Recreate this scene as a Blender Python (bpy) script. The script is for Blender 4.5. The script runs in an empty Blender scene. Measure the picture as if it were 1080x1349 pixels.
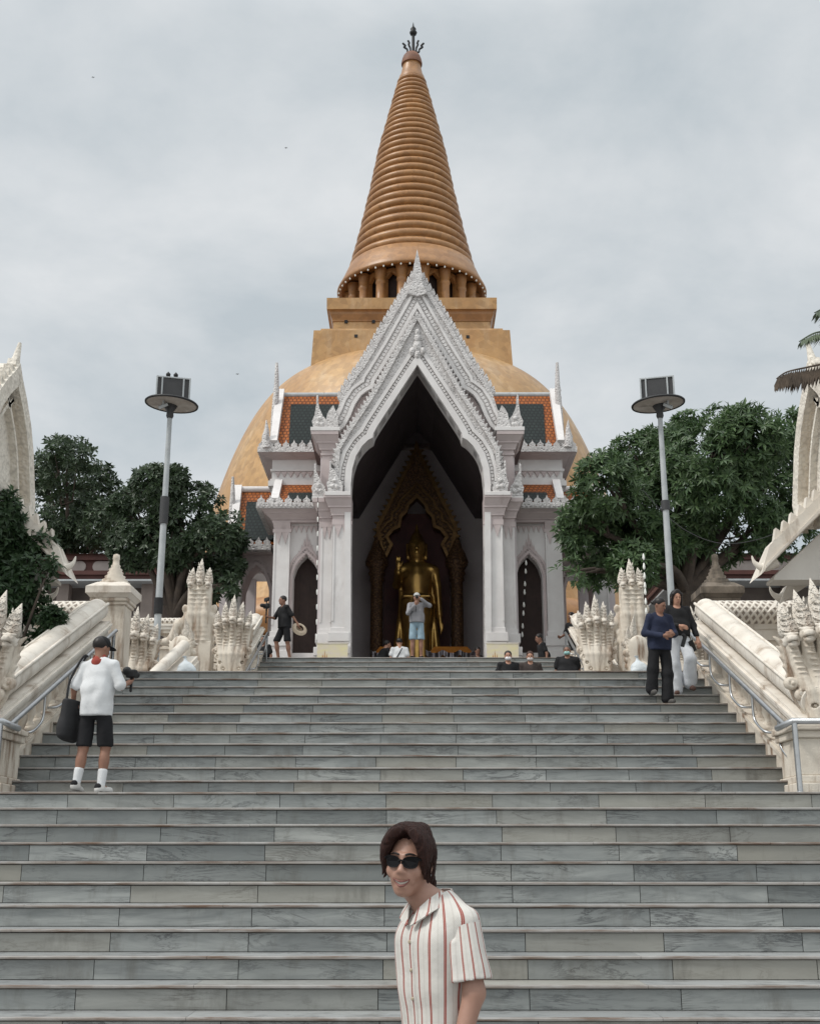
import bpy, math, random
import numpy as np
from mathutils import Vector, Matrix, Euler, noise
random.seed(7)
R = math.radians
S = bpy.context.scene
COL = S.collection
PI = math.pi
# ------------------------------------------------------------------ camera
F, PX, PY = 1575.0, 540.0, 674.5
PITCH, YAW, EYE = R(16.13), 0.00305, 1.58
cd = bpy.data.cameras.new('camera'); cam = bpy.data.objects.new('camera', cd); COL.objects.link(cam)
cam.location = (0, 0, EYE); cam.rotation_euler = (R(90) + PITCH, 0, YAW)
cd.sensor_fit = 'VERTICAL'; cd.sensor_height = 36; cd.sensor_width = 36
cd.lens = 36 * F / 1349; cd.clip_start = .05; cd.clip_end = 3000
S.camera = cam
_FW = Vector((-math.sin(YAW) * math.cos(PITCH), math.cos(YAW) * math.cos(PITCH), math.sin(PITCH)))
_RT = Vector((math.cos(YAW), math.sin(YAW), 0)); _UP = _RT.cross(_FW)
def at(px, py, Y):
    d = _FW + _RT * ((px - PX) / F) + _UP * ((PY - py) / F)
    return Vector((0, 0, EYE)) + d * (Y / d.y)
def zat(py, Y, px=545): return at(px, py, Y).z
def xat(px, py, Y): return at(px, py, Y).x
# ------------------------------------------------------------------ tags / objects
WL = {}
def tag(o, label=None, cat=None, group=None, kind=None):
    for k, v in (('label', label), ('category', cat), ('group', group), ('kind', kind)):
        if v: o[k] = v
    return o
def thing(name, label, cat, loc=(0, 0, 0), group=None, rot=0, scale=1):
    o = bpy.data.objects.new(name, None); COL.objects.link(o)
    o.location = loc; o.rotation_euler = (0, 0, rot); o.scale = (scale,) * 3 if not isinstance(scale, tuple) else scale
    o.empty_display_size = .2
    return tag(o, label, cat, group)
def root_off(o):
    v = Vector((0, 0, 0))
    while o is not None:
        v = v + Vector(o.location); o = o.parent
    return v
def kids(o): return [c for c in bpy.data.objects if c.parent == o]
def copy_tree(o, parent=None):
    c = o.copy(); COL.objects.link(c); c.parent = parent
    for ch in kids(o): copy_tree(ch, c)
    return c
def dup(o, label, loc, rot=0, scale=None, group=None):
    c = copy_tree(o); c.location = loc; c.rotation_euler = (0, 0, rot)
    if scale is not None: c.scale = scale if isinstance(scale, tuple) else (scale,) * 3
    c['label'] = label
    if group: c['group'] = group
    return c
# ------------------------------------------------------------------ mesh builder
class MB:
    def __init__(s): s.v = []; s.f = []; s.m = []; s.sm = []; s.cm = 0; s.cs = False
    def add(s, vs, fs, smooth=None):
        b = len(s.v); s.v += [tuple(v) for v in vs]
        for f in fs:
            s.f.append([b + i for i in f]); s.m.append(s.cm); s.sm.append(s.cs if smooth is None else smooth)
    def box(s, x0, x1, y0, y1, z0, z1):
        v = [(x0, y0, z0), (x1, y0, z0), (x1, y1, z0), (x0, y1, z0), (x0, y0, z1), (x1, y0, z1), (x1, y1, z1), (x0, y1, z1)]
        s.add(v, [(0, 3, 2, 1), (4, 5, 6, 7), (0, 1, 5, 4), (1, 2, 6, 5), (2, 3, 7, 6), (3, 0, 4, 7)], False)
    def cbox(s, c, sz, rot=None):
        h = [a / 2 for a in sz]; c = Vector(c)
        v = []
        for k in ((-1, -1, -1), (1, -1, -1), (1, 1, -1), (-1, 1, -1), (-1, -1, 1), (1, -1, 1), (1, 1, 1), (-1, 1, 1)):
            p = Vector((k[0] * h[0], k[1] * h[1], k[2] * h[2]))
            if rot is not None: p = rot @ p
            v.append(c + p)
        s.add(v, [(0, 3, 2, 1), (4, 5, 6, 7), (0, 1, 5, 4), (1, 2, 6, 5), (2, 3, 7, 6), (3, 0, 4, 7)], False)
    def loft(s, rings, closed=True, caps=True, smooth=True):
        n = len(rings[0]); vs = [p for r in rings for p in r]; fs = []
        for i in range(len(rings) - 1):
            for j in range(n if closed else n - 1):
                a = i * n + j; b = i * n + (j + 1) % n
                fs.append((a, b, b + n, a + n))
        s.add(vs, fs, smooth)
        if caps and closed:
            s.add(rings[0], [tuple(range(n))[::-1]], False); s.add(rings[-1], [tuple(range(n))], False)
    def lathe(s, prof, n=24, c=(0, 0, 0), smooth=True, caps=True, a0=0):
        c = Vector(c)
        s.loft([[c + Vector((r * math.cos(a0 + 2 * PI * j / n), r * math.sin(a0 + 2 * PI * j / n), z)) for j in range(n)] for r, z in prof], True, caps, smooth)
    def tube(s, pts, rad, n=8, caps=True, smooth=True):
        pts = [Vector(p) for p in pts]
        if not isinstance(rad, (list, tuple)): rad = [rad] * len(pts)
        rings = []; u = None
        for i, p in enumerate(pts):
            t = (pts[min(i + 1, len(pts) - 1)] - pts[max(i - 1, 0)]).normalized()
            if u is None:
                u = t.cross(Vector((0, 0, 1)) if abs(t.z) < .9 else Vector((1, 0, 0))).normalized()
            u = (u - t * u.dot(t)).normalized(); w = t.cross(u)
            rings.append([p + (u * math.cos(2 * PI * j / n) + w * math.sin(2 * PI * j / n)) * rad[i] for j in range(n)])
        s.loft(rings, True, caps, smooth)
    def prism(s, poly, y0, y1, smooth=False):          # poly in (x, z), extruded along y
        n = len(poly)
        a = [(p[0], y0, p[1]) for p in poly]; b = [(p[0], y1, p[1]) for p in poly]
        area = sum(poly[i][0] * poly[(i + 1) % n][1] - poly[(i + 1) % n][0] * poly[i][1] for i in range(n))
        fr = tuple(range(n)); bk = tuple(range(n, 2 * n))[::-1]
        sides = [(i, i + n, (i + 1) % n + n, (i + 1) % n) for i in range(n)]
        if area < 0: fr = fr[::-1]; bk = bk[::-1]; sides = [q[::-1] for q in sides]
        s.add(a + b, [fr, bk], False); s.add(a + b, sides, smooth)
    def prism_x(s, poly, x0, x1):                       # poly in (y, z), extruded along x
        n = len(poly)
        a = [(x0, p[0], p[1]) for p in poly]; b = [(x1, p[0], p[1]) for p in poly]
        s.add(a + b, [tuple(range(n))[::-1], tuple(range(n, 2 * n))] + [((i + 1) % n, (i + 1) % n + n, i + n, i) for i in range(n)], False)
    def strip(s, path, o0, o1, y0, y1, smooth=False):   # band between two offsets of an open (x, z) path
        A = offset(path, o0); B = offset(path, o1); n = len(path)
        for i in range(n - 1):
            q = [A[i], A[i + 1], B[i + 1], B[i]]
            v = [(p[0], y0, p[1]) for p in q] + [(p[0], y1, p[1]) for p in q]
            fs = [(3, 2, 1, 0), (4, 5, 6, 7), (0, 1, 5, 4), (2, 3, 7, 6)]
            if i == 0: fs.append((3, 0, 4, 7))
            if i == n - 2: fs.append((1, 2, 6, 5))
            s.add(v, fs, False)
    def build(s, name, mats, parent=None, world=True, bevel=0, recalc=True):
        me = bpy.data.meshes.new(name)
        off = root_off(parent) if (parent is not None and world) else Vector((0, 0, 0))
        me.from_pydata([(v[0] - off.x, v[1] - off.y, v[2] - off.z) for v in s.v], [], s.f)
        if not isinstance(mats, (list, tuple)): mats = [mats]
        for m in mats: me.materials.append(m)
        me.polygons.foreach_set('material_index', s.m); me.polygons.foreach_set('use_smooth', s.sm)
        if recalc:
            import bmesh
            bm = bmesh.new(); bm.from_mesh(me); bmesh.ops.recalc_face_normals(bm, faces=bm.faces); bm.to_mesh(me); bm.free()
        me.update()
        o = bpy.data.objects.new(name, me); COL.objects.link(o)
        if parent is not None: o.parent = parent
        if bevel:
            b = o.modifiers.new('bevel', 'BEVEL'); b.width = bevel; b.segments = 2; b.limit_method = 'ANGLE'; b.angle_limit = R(40)
        return o
def offset(path, d):
    out = []; n = len(path)
    for i in range(n):
        a = Vector(path[max(i - 1, 0)]); b = Vector(path[i]); c = Vector(path[min(i + 1, n - 1)])
        t0 = (b - a); t1 = (c - b)
        if t0.length < 1e-9: t0 = t1
        if t1.length < 1e-9: t1 = t0
        t0.normalize(); t1.normalize()
        n0 = Vector((-t0.y, t0.x)); n1 = Vector((-t1.y, t1.x))
        m = (n0 + n1)
        if m.length < 1e-6: m = n0
        m.normalize(); k = d / max(.45, m.dot(n0))
        out.append((b.x + m.x * k, b.y + m.y * k))
    return out
def resample(path, step):
    P = [Vector(p) for p in path]; out = [P[0].copy()]; acc = 0
    for a, b in zip(P, P[1:]):
        L = (b - a).length; t = step - acc
        while t <= L:
            out.append(a + (b - a) * (t / L)); t += step
        acc = (acc + L) % step if L else acc
        acc = L - (t - step)
    return out
def spline(pts, k=6):
    P = [Vector(p) for p in pts]; out = []
    for i in range(len(P) - 1):
        a = P[max(i - 1, 0)]; b = P[i]; c = P[i + 1]; d = P[min(i + 2, len(P) - 1)]
        for j in range(k):
            t = j / k
            out.append(.5 * ((2 * b) + (c - a) * t + (2 * a - 5 * b + 4 * c - d) * t * t + (3 * b - a - 3 * c + d) * t ** 3))
    out.append(P[-1]); return out
def box_obj(name, m, parent, *b, bevel=0):
    mb = MB(); mb.box(*b); return mb.build(name, m, parent, bevel=bevel)
# ------------------------------------------------------------------ signed distance modelling + surface nets
def V3(*a): return np.array(a, dtype=np.float32)
class SDF:
    """collects primitives; evaluated in order with smooth union"""
    def __init__(s): s.ops = []
    def cap(s, a, b, r0, r1=None, k=.02, mode=1): s.ops.append(('c', V3(*a), V3(*b), r0, r0 if r1 is None else r1, k, mode)); return s
    def chain(s, pts, rs, k=.02, mode=1):
        if not isinstance(rs, (list, tuple)): rs = [rs] * len(pts)
        for i in range(len(pts) - 1): s.cap(pts[i], pts[i + 1], rs[i], rs[i + 1], k, mode)
        return s
    def ell(s, c, r, rot=None, k=.02, mode=1):
        M = np.eye(3, dtype=np.float32) if rot is None else np.array(Euler([R(a) for a in rot]).to_matrix(), dtype=np.float32)
        s.ops.append(('e', V3(*c), V3(*r), M, k, mode)); return s
    def box(s, c, h, rot=None, rd=.01, k=.01, mode=1):
        M = np.eye(3, dtype=np.float32) if rot is None else np.array(Euler([R(a) for a in rot]).to_matrix(), dtype=np.float32)
        s.ops.append(('b', V3(*c), V3(*h), M, rd, k, mode)); return s
    def fn(s, f, k=.01, mode=1): s.ops.append(('f', f, k, mode)); return s
    def ev(s, P):
        d = None
        for o in s.ops:
            if o[0] == 'c':
                _, a, b, r0, r1, k, mode = o
                ba = b - a; pa = P - a; h = np.clip((pa @ ba) / max(float(ba @ ba), 1e-9), 0, 1)
                q = pa - h[:, None] * ba; e = np.sqrt((q * q).sum(1)) - (r0 + (r1 - r0) * h)
            elif o[0] == 'e':
                _, c, r, M, k, mode = o
                q = (P - c) @ M; q1 = q / r; k0 = np.sqrt((q1 * q1).sum(1)); q2 = q1 / r; k1 = np.sqrt((q2 * q2).sum(1)) + 1e-6
                e = k0 * (k0 - 1) / k1
            elif o[0] == 'b':
                _, c, hh, M, rd, k, mode = o
                q = np.abs((P - c) @ M) - (hh - rd); e = np.sqrt((np.maximum(q, 0) ** 2).sum(1)) + np.minimum(q.max(1), 0) - rd
            else:
                _, f, k, mode = o; e = f(P)
            if d is None: d = e; continue
            if mode == 2: d = d + e; continue
            if mode == 1: h = np.clip(.5 + .5 * (e - d) / k, 0, 1); d = e + (d - e) * h - k * h * (1 - h)
            elif mode == -1: h = np.clip(.5 - .5 * (d + e) / k, 0, 1); d = d + (-e - d) * h + k * h * (1 - h)
            else: h = np.clip(.5 - .5 * (e - d) / k, 0, 1); d = e + (d - e) * h + k * h * (1 - h)
        return d
def axis_pts(segs):
    out = [segs[0][0]]
    for a, b, h in segs:
        n = max(1, int(round((b - a) / h))); out += [a + (b - a) * (i + 1) / n for i in range(n)]
    return np.array(out, dtype=np.float32)
def nets(sdf, xs, ys, zs):
    nx, ny, nz = len(xs), len(ys), len(zs)
    D = np.empty((nx, ny, nz), dtype=np.float32); YY, ZZ = np.meshgrid(ys, zs, indexing='ij')
    st = max(1, 200000 // (ny * nz))
    for i in range(0, nx, st):
        j = min(nx, i + st)
        P = np.empty((j - i, ny, nz, 3), dtype=np.float32)
        P[..., 0] = xs[i:j, None, None]; P[..., 1] = YY; P[..., 2] = ZZ
        D[i:j] = sdf.ev(P.reshape(-1, 3)).reshape(j - i, ny, nz)
    I = D < 0
    cs = [(a, b, c) for a in (0, 1) for b in (0, 1) for c in (0, 1)]
    sl = lambda A, a, b, c: A[a:nx - 1 + a, b:ny - 1 + b, c:nz - 1 + c]
    cnt = sum(sl(I, *c).astype(np.int8) for c in cs)
    ids = np.argwhere((cnt > 0) & (cnt < 8)); n = len(ids)
    ax = [xs, ys, zs]; acc = np.zeros((n, 3)); num = np.zeros(n)
    for a in cs:
        for d in range(3):
            if a[d]: continue
            b = list(a); b[d] = 1
            i0 = ids + np.array(a); i1 = ids + np.array(b)
            d0 = D[i0[:, 0], i0[:, 1], i0[:, 2]]; d1 = D[i1[:, 0], i1[:, 1], i1[:, 2]]
            m = (d0 < 0) != (d1 < 0); t = np.where(m, d0 / np.where(m, d0 - d1, 1), 0)
            p0 = np.stack([ax[k][i0[:, k]] for k in range(3)], 1); p1 = np.stack([ax[k][i1[:, k]] for k in range(3)], 1)
            acc += np.where(m[:, None], p0 + (p1 - p0) * t[:, None], 0); num += m
    V = acc / np.maximum(num, 1)[:, None]
    idx = -np.ones((nx - 1, ny - 1, nz - 1), dtype=np.int64); idx[ids[:, 0], ids[:, 1], ids[:, 2]] = np.arange(n)
    Q = []
    for d in range(3):
        e = [0, 0, 0]; e[d] = 1
        A = I[:nx - e[0], :ny - e[1], :nz - e[2]]; B = I[e[0]:, e[1]:, e[2]:]
        w = np.argwhere(A != B); u, v = (d + 1) % 3, (d + 2) % 3
        ok = (w[:, u] > 0) & (w[:, v] > 0) & (w[:, u] < [nx, ny, nz][u] - 1) & (w[:, v] < [nx, ny, nz][v] - 1); w = w[ok]
        q = []
        for du, dv in ((1, 1), (0, 1), (0, 0), (1, 0)):
            c = w.copy(); c[:, u] -= du; c[:, v] -= dv; q.append(idx[c[:, 0], c[:, 1], c[:, 2]])
        q = np.stack(q, 1); fl = ~A[w[:, 0], w[:, 1], w[:, 2]]; q[fl] = q[fl][:, ::-1]; Q.append(q)
    return V, np.concatenate(Q)
def sdf_obj(name, sdf, lo, hi, h, m, parent=None, segs=None, loc=None):
    xs, ys, zs = [axis_pts(segs[k] if segs and segs[k] else [(lo[k], hi[k], h)]) for k in range(3)]
    V, Q = nets(sdf, xs, ys, zs)
    me = bpy.data.meshes.new(name); me.vertices.add(len(V)); me.vertices.foreach_set('co', V.astype(np.float32).ravel())
    me.loops.add(len(Q) * 4); me.loops.foreach_set('vertex_index', Q.astype(np.int32).ravel())
    me.polygons.add(len(Q)); me.polygons.foreach_set('loop_start', np.arange(0, len(Q) * 4, 4, dtype=np.int32))
    me.polygons.foreach_set('use_smooth', np.ones(len(Q), dtype=bool))
    for mm in (m if isinstance(m, (list, tuple)) else [m]): me.materials.append(mm)
    me.update(calc_edges=True); me.validate()
    o = bpy.data.objects.new(name, me); COL.objects.link(o)
    if parent is not None: o.parent = parent
    return o
# ------------------------------------------------------------------ materials
def folds(A, ph=0.0, s=1.0):
    return lambda P: (A * np.sin(s * (26 * P[:, 0] + 9 * P[:, 1] + 7 * P[:, 2]) + 2.2 * np.sin(s * 9 * P[:, 2] + ph)) * np.sin(s * (8 * P[:, 2] - 13 * P[:, 0] + 5 * P[:, 1]) + 1.3 + ph)).astype(np.float32)
class NT:
    def __init__(s, name):
        s.mat = bpy.data.materials.new(name); s.mat.use_nodes = True; s.t = s.mat.node_tree
        s.b = s.t.nodes['Principled BSDF']; s._c = None
    def n(s, typ, **kw):
        nd = s.t.nodes.new('ShaderNode' + typ)
        for k, v in kw.items():
            if k in nd.inputs: nd.inputs[k].default_value = v
            else: setattr(nd, k, v)
        return nd
    def l(s, a, b): s.t.links.new(a, b)
    def co(s, scale=(1, 1, 1), rot=(0, 0, 0), src='Object'):
        t = s.n('TexCoord'); m = s.n('Mapping'); m.inputs['Scale'].default_value = scale if isinstance(scale, tuple) else (scale,) * 3
        m.inputs['Rotation'].default_value = rot
        s.l(t.outputs[src], m.inputs['Vector']); return m.outputs['Vector']
    def noise(s, vec, scale=1, detail=5, rough=.6, dist=0):
        nd = s.n('TexNoise'); nd.inputs['Scale'].default_value = scale; nd.inputs['Detail'].default_value = detail
        nd.inputs['Roughness'].default_value = rough; nd.inputs['Distortion'].default_value = dist
        s.l(vec, nd.inputs['Vector']); return nd.outputs['Fac']
    def ramp(s, fac, stops):
        nd = s.n('ValToRGB'); e = nd.color_ramp.elements
        while len(e) < len(stops): e.new(.5)
        for el, (p, c) in zip(e, stops):
            el.position = p; el.color = (c, c, c, 1) if isinstance(c, (int, float)) else (*c, 1)
        s.l(fac, nd.inputs['Fac']); return nd.outputs['Color']
    def mix(s, fac, a, b, mode='MIX'):
        nd = s.n('Mix', data_type='RGBA', blend_type=mode)
        for sock, val in ((nd.inputs['Factor'], fac), (nd.inputs['A'], a), (nd.inputs['B'], b)):
            pass
        fi = nd.inputs[0]; A = nd.inputs[6]; B = nd.inputs[7]
        for sock, val in ((fi, fac), (A, a), (B, b)):
            if hasattr(val, 'is_linked') or isinstance(val, bpy.types.NodeSocket): s.l(val, sock)
            elif isinstance(val, (int, float)): sock.default_value = val if sock is fi else (val, val, val, 1)
            else: sock.default_value = (*val, 1)
        return nd.outputs[2]
    def math(s, op, a, b=None):
        nd = s.n('Math', operation=op)
        for i, v in ((0, a), (1, b)):
            if v is None: continue
            if isinstance(v, (int, float)): nd.inputs[i].default_value = v
            else: s.l(v, nd.inputs[i])
        return nd.outputs[0]
    def bump(s, h, strength=.5, dist=.01, chain=None):
        nd = s.n('Bump'); nd.inputs['Strength'].default_value = strength; nd.inputs['Distance'].default_value = dist
        s.l(h, nd.inputs['Height'])
        if chain is not None: s.l(chain, nd.inputs['Normal'])
        return nd.outputs['Normal']
    def fin(s, col=None, rough=None, nrm=None, metal=None, spec=None):
        for key, v in (('Base Color', col), ('Roughness', rough), ('Normal', nrm), ('Metallic', metal), ('Specular IOR Level', spec)):
            if v is None: continue
            i = s.b.inputs[key]
            if isinstance(v, bpy.types.NodeSocket): s.l(v, i)
            elif isinstance(v, tuple): i.default_value = (*v, 1)
            else: i.default_value = v
        return s.mat
def M(name, c1, c2=None, sc=3.0, rough=.75, bump=.25, bsc=30, bd=.01, metal=0, spec=.3, dirt=None, island=0, relief=None):
    t = NT(name); v = t.co()
    if c2 is None: c2 = tuple(a * .8 for a in c1)
    col = t.mix(t.ramp(t.noise(v, sc), [(.35, 0), (.68, 1)]), c1, c2)
    if island:
        g = t.n('NewGeometry'); f = t.math('MULTIPLY_ADD', g.outputs['Random Per Island'], island * 2); f.node.inputs[2].default_value = 1 - island
        col = t.mix(1.0, col, f, 'MULTIPLY')
    if dirt:
        dc, dsc, lo, hi = dirt
        f = t.ramp(t.noise(t.co(dsc), 1, 7, .65), [(lo, 0), (hi, 1)]); col = t.mix(f, col, dc)
    nr = None
    if relief:
        kind, rs, rd, st = relief
        vn = t.n('TexVoronoi'); vn.feature = kind; vn.inputs['Scale'].default_value = rs
        t.l(v, vn.inputs['Vector'])
        h = t.ramp(vn.outputs['Distance'], [(0, 0), (.45, 1)])
        nr = t.bump(h, st, rd)
        col = t.mix(t.ramp(vn.outputs['Distance'], [(0.0, 1), (.16, 0)]) if kind == 'DISTANCE_TO_EDGE' else t.ramp(vn.outputs['Distance'], [(.5, 0), (.9, .7)]), col, tuple(a * .62 for a in c2))
    if bump: nr = t.bump(t.noise(v, bsc, 6), bump, bd, nr)
    return t.fin(col, rough, nr, metal, spec)
# ------------------------------------------------------------------ light, sky
SUN_EL, SUN_AZ = R(50), R(-114)      # azimuth from +Y, negative = to the left
W = bpy.data.worlds.new('World'); S.world = W; W.use_nodes = True
wt = W.node_tree; wt.nodes.clear()
def wn(typ, **kw):
    n = wt.nodes.new('ShaderNode' + typ)
    for k, v in kw.items(): setattr(n, k, v)
    return n
out = wn('OutputWorld'); mixs = wn('MixShader'); b1 = wn('Background'); b2 = wn('Background')
sky = wn('TexSky', sky_type='NISHITA'); sky.sun_disc = False; sky.sun_elevation = SUN_EL; sky.sun_rotation = SUN_AZ
sky.air_density = 1.2; sky.dust_density = 2.5
b1.inputs['Strength'].default_value = .10
wt.links.new(sky.outputs[0], b1.inputs['Color'])
tc = wn('TexCoord'); sep = wn('SeparateXYZ'); wt.links.new(tc.outputs['Generated'], sep.inputs[0])
# cloud deck: direction projected on a flat layer far above
zz = wn('Math', operation='MAXIMUM'); zz.inputs[1].default_value = .0; wt.links.new(sep.outputs['Z'], zz.inputs[0])
za = wn('Math', operation='ADD'); za.inputs[1].default_value = .28; wt.links.new(zz.outputs[0], za.inputs[0])
dv = wn('VectorMath', operation='DIVIDE'); wt.links.new(tc.outputs['Generated'], dv.inputs[0]); wt.links.new(za.outputs[0], dv.inputs[1])
nz1 = wn('TexNoise'); nz1.inputs['Scale'].default_value = 3.0; nz1.inputs['Detail'].default_value = 7; nz1.inputs['Roughness'].default_value = .56; nz1.inputs['Distortion'].default_value = .15
wt.links.new(dv.outputs[0], nz1.inputs['Vector'])
cr = wn('ValToRGB'); e = cr.color_ramp.elements
e[0].position = .35; e[0].color = (.585, .640, .668, 1); e[1].position = .66; e[1].color = (.835, .855, .860, 1)
wt.links.new(nz1.outputs['Fac'], cr.inputs['Fac'])
# an overcast sky brightens towards the zenith
zr = wn('ValToRGB'); ez = zr.color_ramp.elements
ez[0].position = 0; ez[0].color = (.95, .95, .95, 1); ez[1].position = 1; ez[1].color = (2.35, 2.35, 2.35, 1)
e3 = ez.new(.62); e3.color = (1.0, 1.0, 1.0, 1)
wt.links.new(zz.outputs[0], zr.inputs['Fac'])
mu = wn('Mix', data_type='RGBA', blend_type='MULTIPLY'); mu.inputs[0].default_value = 1
wt.links.new(cr.outputs[0], mu.inputs[6]); wt.links.new(zr.outputs[0], mu.inputs[7]); # the brighter, sunward half of the cloud deck lies behind the camera
yr = wn('ValToRGB'); ey = yr.color_ramp.elements; ey[0].position = .10; ey[0].color = (1.65, 1.62, 1.58, 1); ey[1].position = .62; ey[1].color = (1, 1, 1, 1)
yma = wn('Math', operation='MULTIPLY_ADD'); yma.inputs[1].default_value = .5; yma.inputs[2].default_value = .5; wt.links.new(sep.outputs['Y'], yma.inputs[0]); wt.links.new(yma.outputs[0], yr.inputs['Fac'])
mu2 = wn('Mix', data_type='RGBA', blend_type='MULTIPLY'); mu2.inputs[0].default_value = 1; wt.links.new(mu.outputs[2], mu2.inputs[6]); wt.links.new(yr.outputs[0], mu2.inputs[7]); wt.links.new(mu2.outputs[2], b2.inputs['Color'])
b2.inputs['Strength'].default_value = 1.0
mixs.inputs[0].default_value = .86
wt.links.new(b1.outputs[0], mixs.inputs[1]); wt.links.new(b2.outputs[0], mixs.inputs[2]); wt.links.new(mixs.outputs[0], out.inputs['Surface'])
sl = bpy.data.lights.new('sun', 'SUN'); so = bpy.data.objects.new('sun', sl); COL.objects.link(so)
sl.energy = 2.1; sl.angle = R(11); sl.color = (1, .965, .91)
sd = Vector((math.sin(SUN_AZ) * math.cos(SUN_EL), math.cos(SUN_AZ) * math.cos(SUN_EL), math.sin(SUN_EL)))
so.rotation_euler = sd.to_track_quat('Z', 'Y').to_euler(); so.location = (0, 0, 60)
S.view_settings.view_transform = 'Standard'; S.view_settings.look = 'None'; S.view_settings.exposure = 0; S.view_settings.gamma = 1
S.cycles.max_bounces = 8; S.cycles.diffuse_bounces = 5; S.cycles.glossy_bounces = 3
S.cycles.use_denoising = True
# ------------------------------------------------------------------ materials
def marble(name, lo, hi, vein):
    t = NT(name); g = t.n('NewGeometry'); oi = t.n('ObjectInfo'); rnd = t.math('FRACT', t.math('ADD', t.math('MULTIPLY', g.outputs['Random Per Island'], 5.37), t.math('MULTIPLY', oi.outputs['Random'], 11.3)))
    v0 = t.co(1.0)
    ofs = t.n('VectorMath', operation='MULTIPLY_ADD'); t.l(v0, ofs.inputs[0]); ofs.inputs[1].default_value = (1, 1, 1)
    cmb = t.n('CombineXYZ'); t.l(t.math('MULTIPLY', rnd, 37.0), cmb.inputs[0]); t.l(t.math('MULTIPLY', rnd, 91.0), cmb.inputs[2]); t.l(cmb.outputs[0], ofs.inputs[2])
    v = ofs.outputs[0]
    rt = t.n('Mapping'); rt.inputs['Rotation'].default_value = (0, R(28), 0); rt.inputs['Scale'].default_value = (1.1, 3, 6.5); t.l(v, rt.inputs['Vector'])
    base = t.mix(t.ramp(rnd, [(0, 0), (1, 1)]), lo, hi)
    base = t.mix(t.ramp(t.noise(rt.outputs[0], 1.0, 8, .62, 1.2), [(.3, 0), (.7, 1)]), base, t.mix(.85, base, vein))
    w = t.noise(rt.outputs[0], .8, 9, .7, 2.4)
    vl = t.ramp(w, [(.462, 0), (.5, 1), (.538, 0)])
    pres = t.ramp(t.noise(v, 1.7, 3), [(.44, 0), (.62, .8)])
    base = t.mix(t.math('MULTIPLY', vl, pres), base, (.045, .047, .05))
    tint = t.ramp(t.math('FRACT', t.math('MULTIPLY', rnd, 7.31)), [(.72, 0), (.95, .55)])
    base = t.mix(tint, base, (.29, .27, .225))
    st = t.ramp(t.noise(t.co((2.2, 2.2, .7)), 1.4, 7, .7), [(.54, 0), (.74, .62)])
    base = t.mix(st, base, (.095, .088, .075))
    return t.fin(base, t.ramp(t.noise(v, 14), [(.3, .32), (.7, .5)]), t.bump(t.noise(v, 25, 5), .08, .01), spec=.4)
MARBLE = marble('grey_marble', (.180, .193, .188), (.375, .388, .374), (.140, .152, .152))
MTREAD = marble('tread_marble', (.235, .243, .24), (.36, .365, .357), (.22, .228, .23))
NOSE = M('nosing_marble', (.31, .302, .29), (.20, .172, .15), 2.6, .5, .15, dirt=((.12, .075, .05), (1.9, 1, 30), .47, .66))
GRIME_SHADE = M('joint_grime_and_shade', (.035, .032, .03), None, 4, .9, 0)
CREAM = M('cream_stucco', (.65, .595, .515), (.52, .46, .385), 2.4, .82, .5, 34, .014, dirt=((.17, .095, .05), (5, 5, .9), .51, .72))
CREAMW = M('pale_stucco', (.69, .645, .58), (.57, .52, .455), 2.0, .8, .4, 22, .01, dirt=((.24, .17, .115), (3, 3, 1.2), .55, .80))
CARVED = M('carved_stucco', (.70, .655, .585), (.58, .52, .45), 2.2, .85, .3, 40, .01, dirt=((.20, .12, .07), (5, 5, .8), .52, .78), relief=('F1', 34, .03, 1.0))
WHITE = M('white_plaster', (.665, .645, .635), (.58, .555, .545), 1.6, .75, .15, 18, .01, dirt=((.40, .37, .36), (2.5, 2.5, .7), .60, .86))
WORN = M('orn_plaster', (.65, .63, .62), (.54, .515, .505), 2.6, .85, .4, 36, .02, dirt=((.26, .25, .245), (3.5, 3.5, 3.5), .56, .76), relief=('F1', 13, .045, .9))
CARVW = M('carved_white_stucco', (.72, .675, .60), (.62, .57, .50), 2.2, .85, .3, 40, .01, dirt=((.40, .33, .26), (3, 3, 2), .60, .85), relief=('F1', 14, .025, .5))
PINK = M('pinkish_plaster', (.515, .445, .435), (.44, .375, .37), 1.8, .8, .2, 18, .01, dirt=((.30, .24, .23), (2.5, 2.5, .7), .60, .85))
def goldtile(name, a, b, c):
    t = NT(name); v = t.co(1.0)
    col = t.mix(t.ramp(t.noise(v, .16, 6, .6), [(.36, 0), (.66, 1)]), a, b)
    col = t.mix(t.ramp(t.noise(t.co((.5, .5, .09)), 1.0, 7, .7), [(.50, 0), (.78, .55)]), col, c)
    col = t.mix(t.ramp(t.noise(v, 1.6, 4), [(.40, 0), (.72, .35)]), col, tuple(x * .55 for x in a))
    vn = t.n('TexVoronoi'); vn.inputs['Scale'].default_value = 1.9; t.l(v, vn.inputs['Vector'])
    cc = t.n('SeparateColor'); t.l(vn.outputs['Color'], cc.inputs[0])
    col = t.mix(t.ramp(cc.outputs[0], [(0, .42), (1, 0)]), col, tuple(x * .5 for x in b))
    return t.fin(col, .42, t.bump(t.noise(v, 3.0, 4), .25, .05), spec=.5)
GOLDT = goldtile('golden_tile', (.505, .305, .125), (.38, .20, .072), (.64, .52, .37))  # pale colour is lighter tile, and stands in for haze and sky glare
GOLDR = goldtile('golden_ring_tile', (.40, .20, .072), (.29, .132, .044), (.36, .20, .092))
GOLDM = NT('gilded_metal'); _v = GOLDM.co(1.0)
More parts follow.
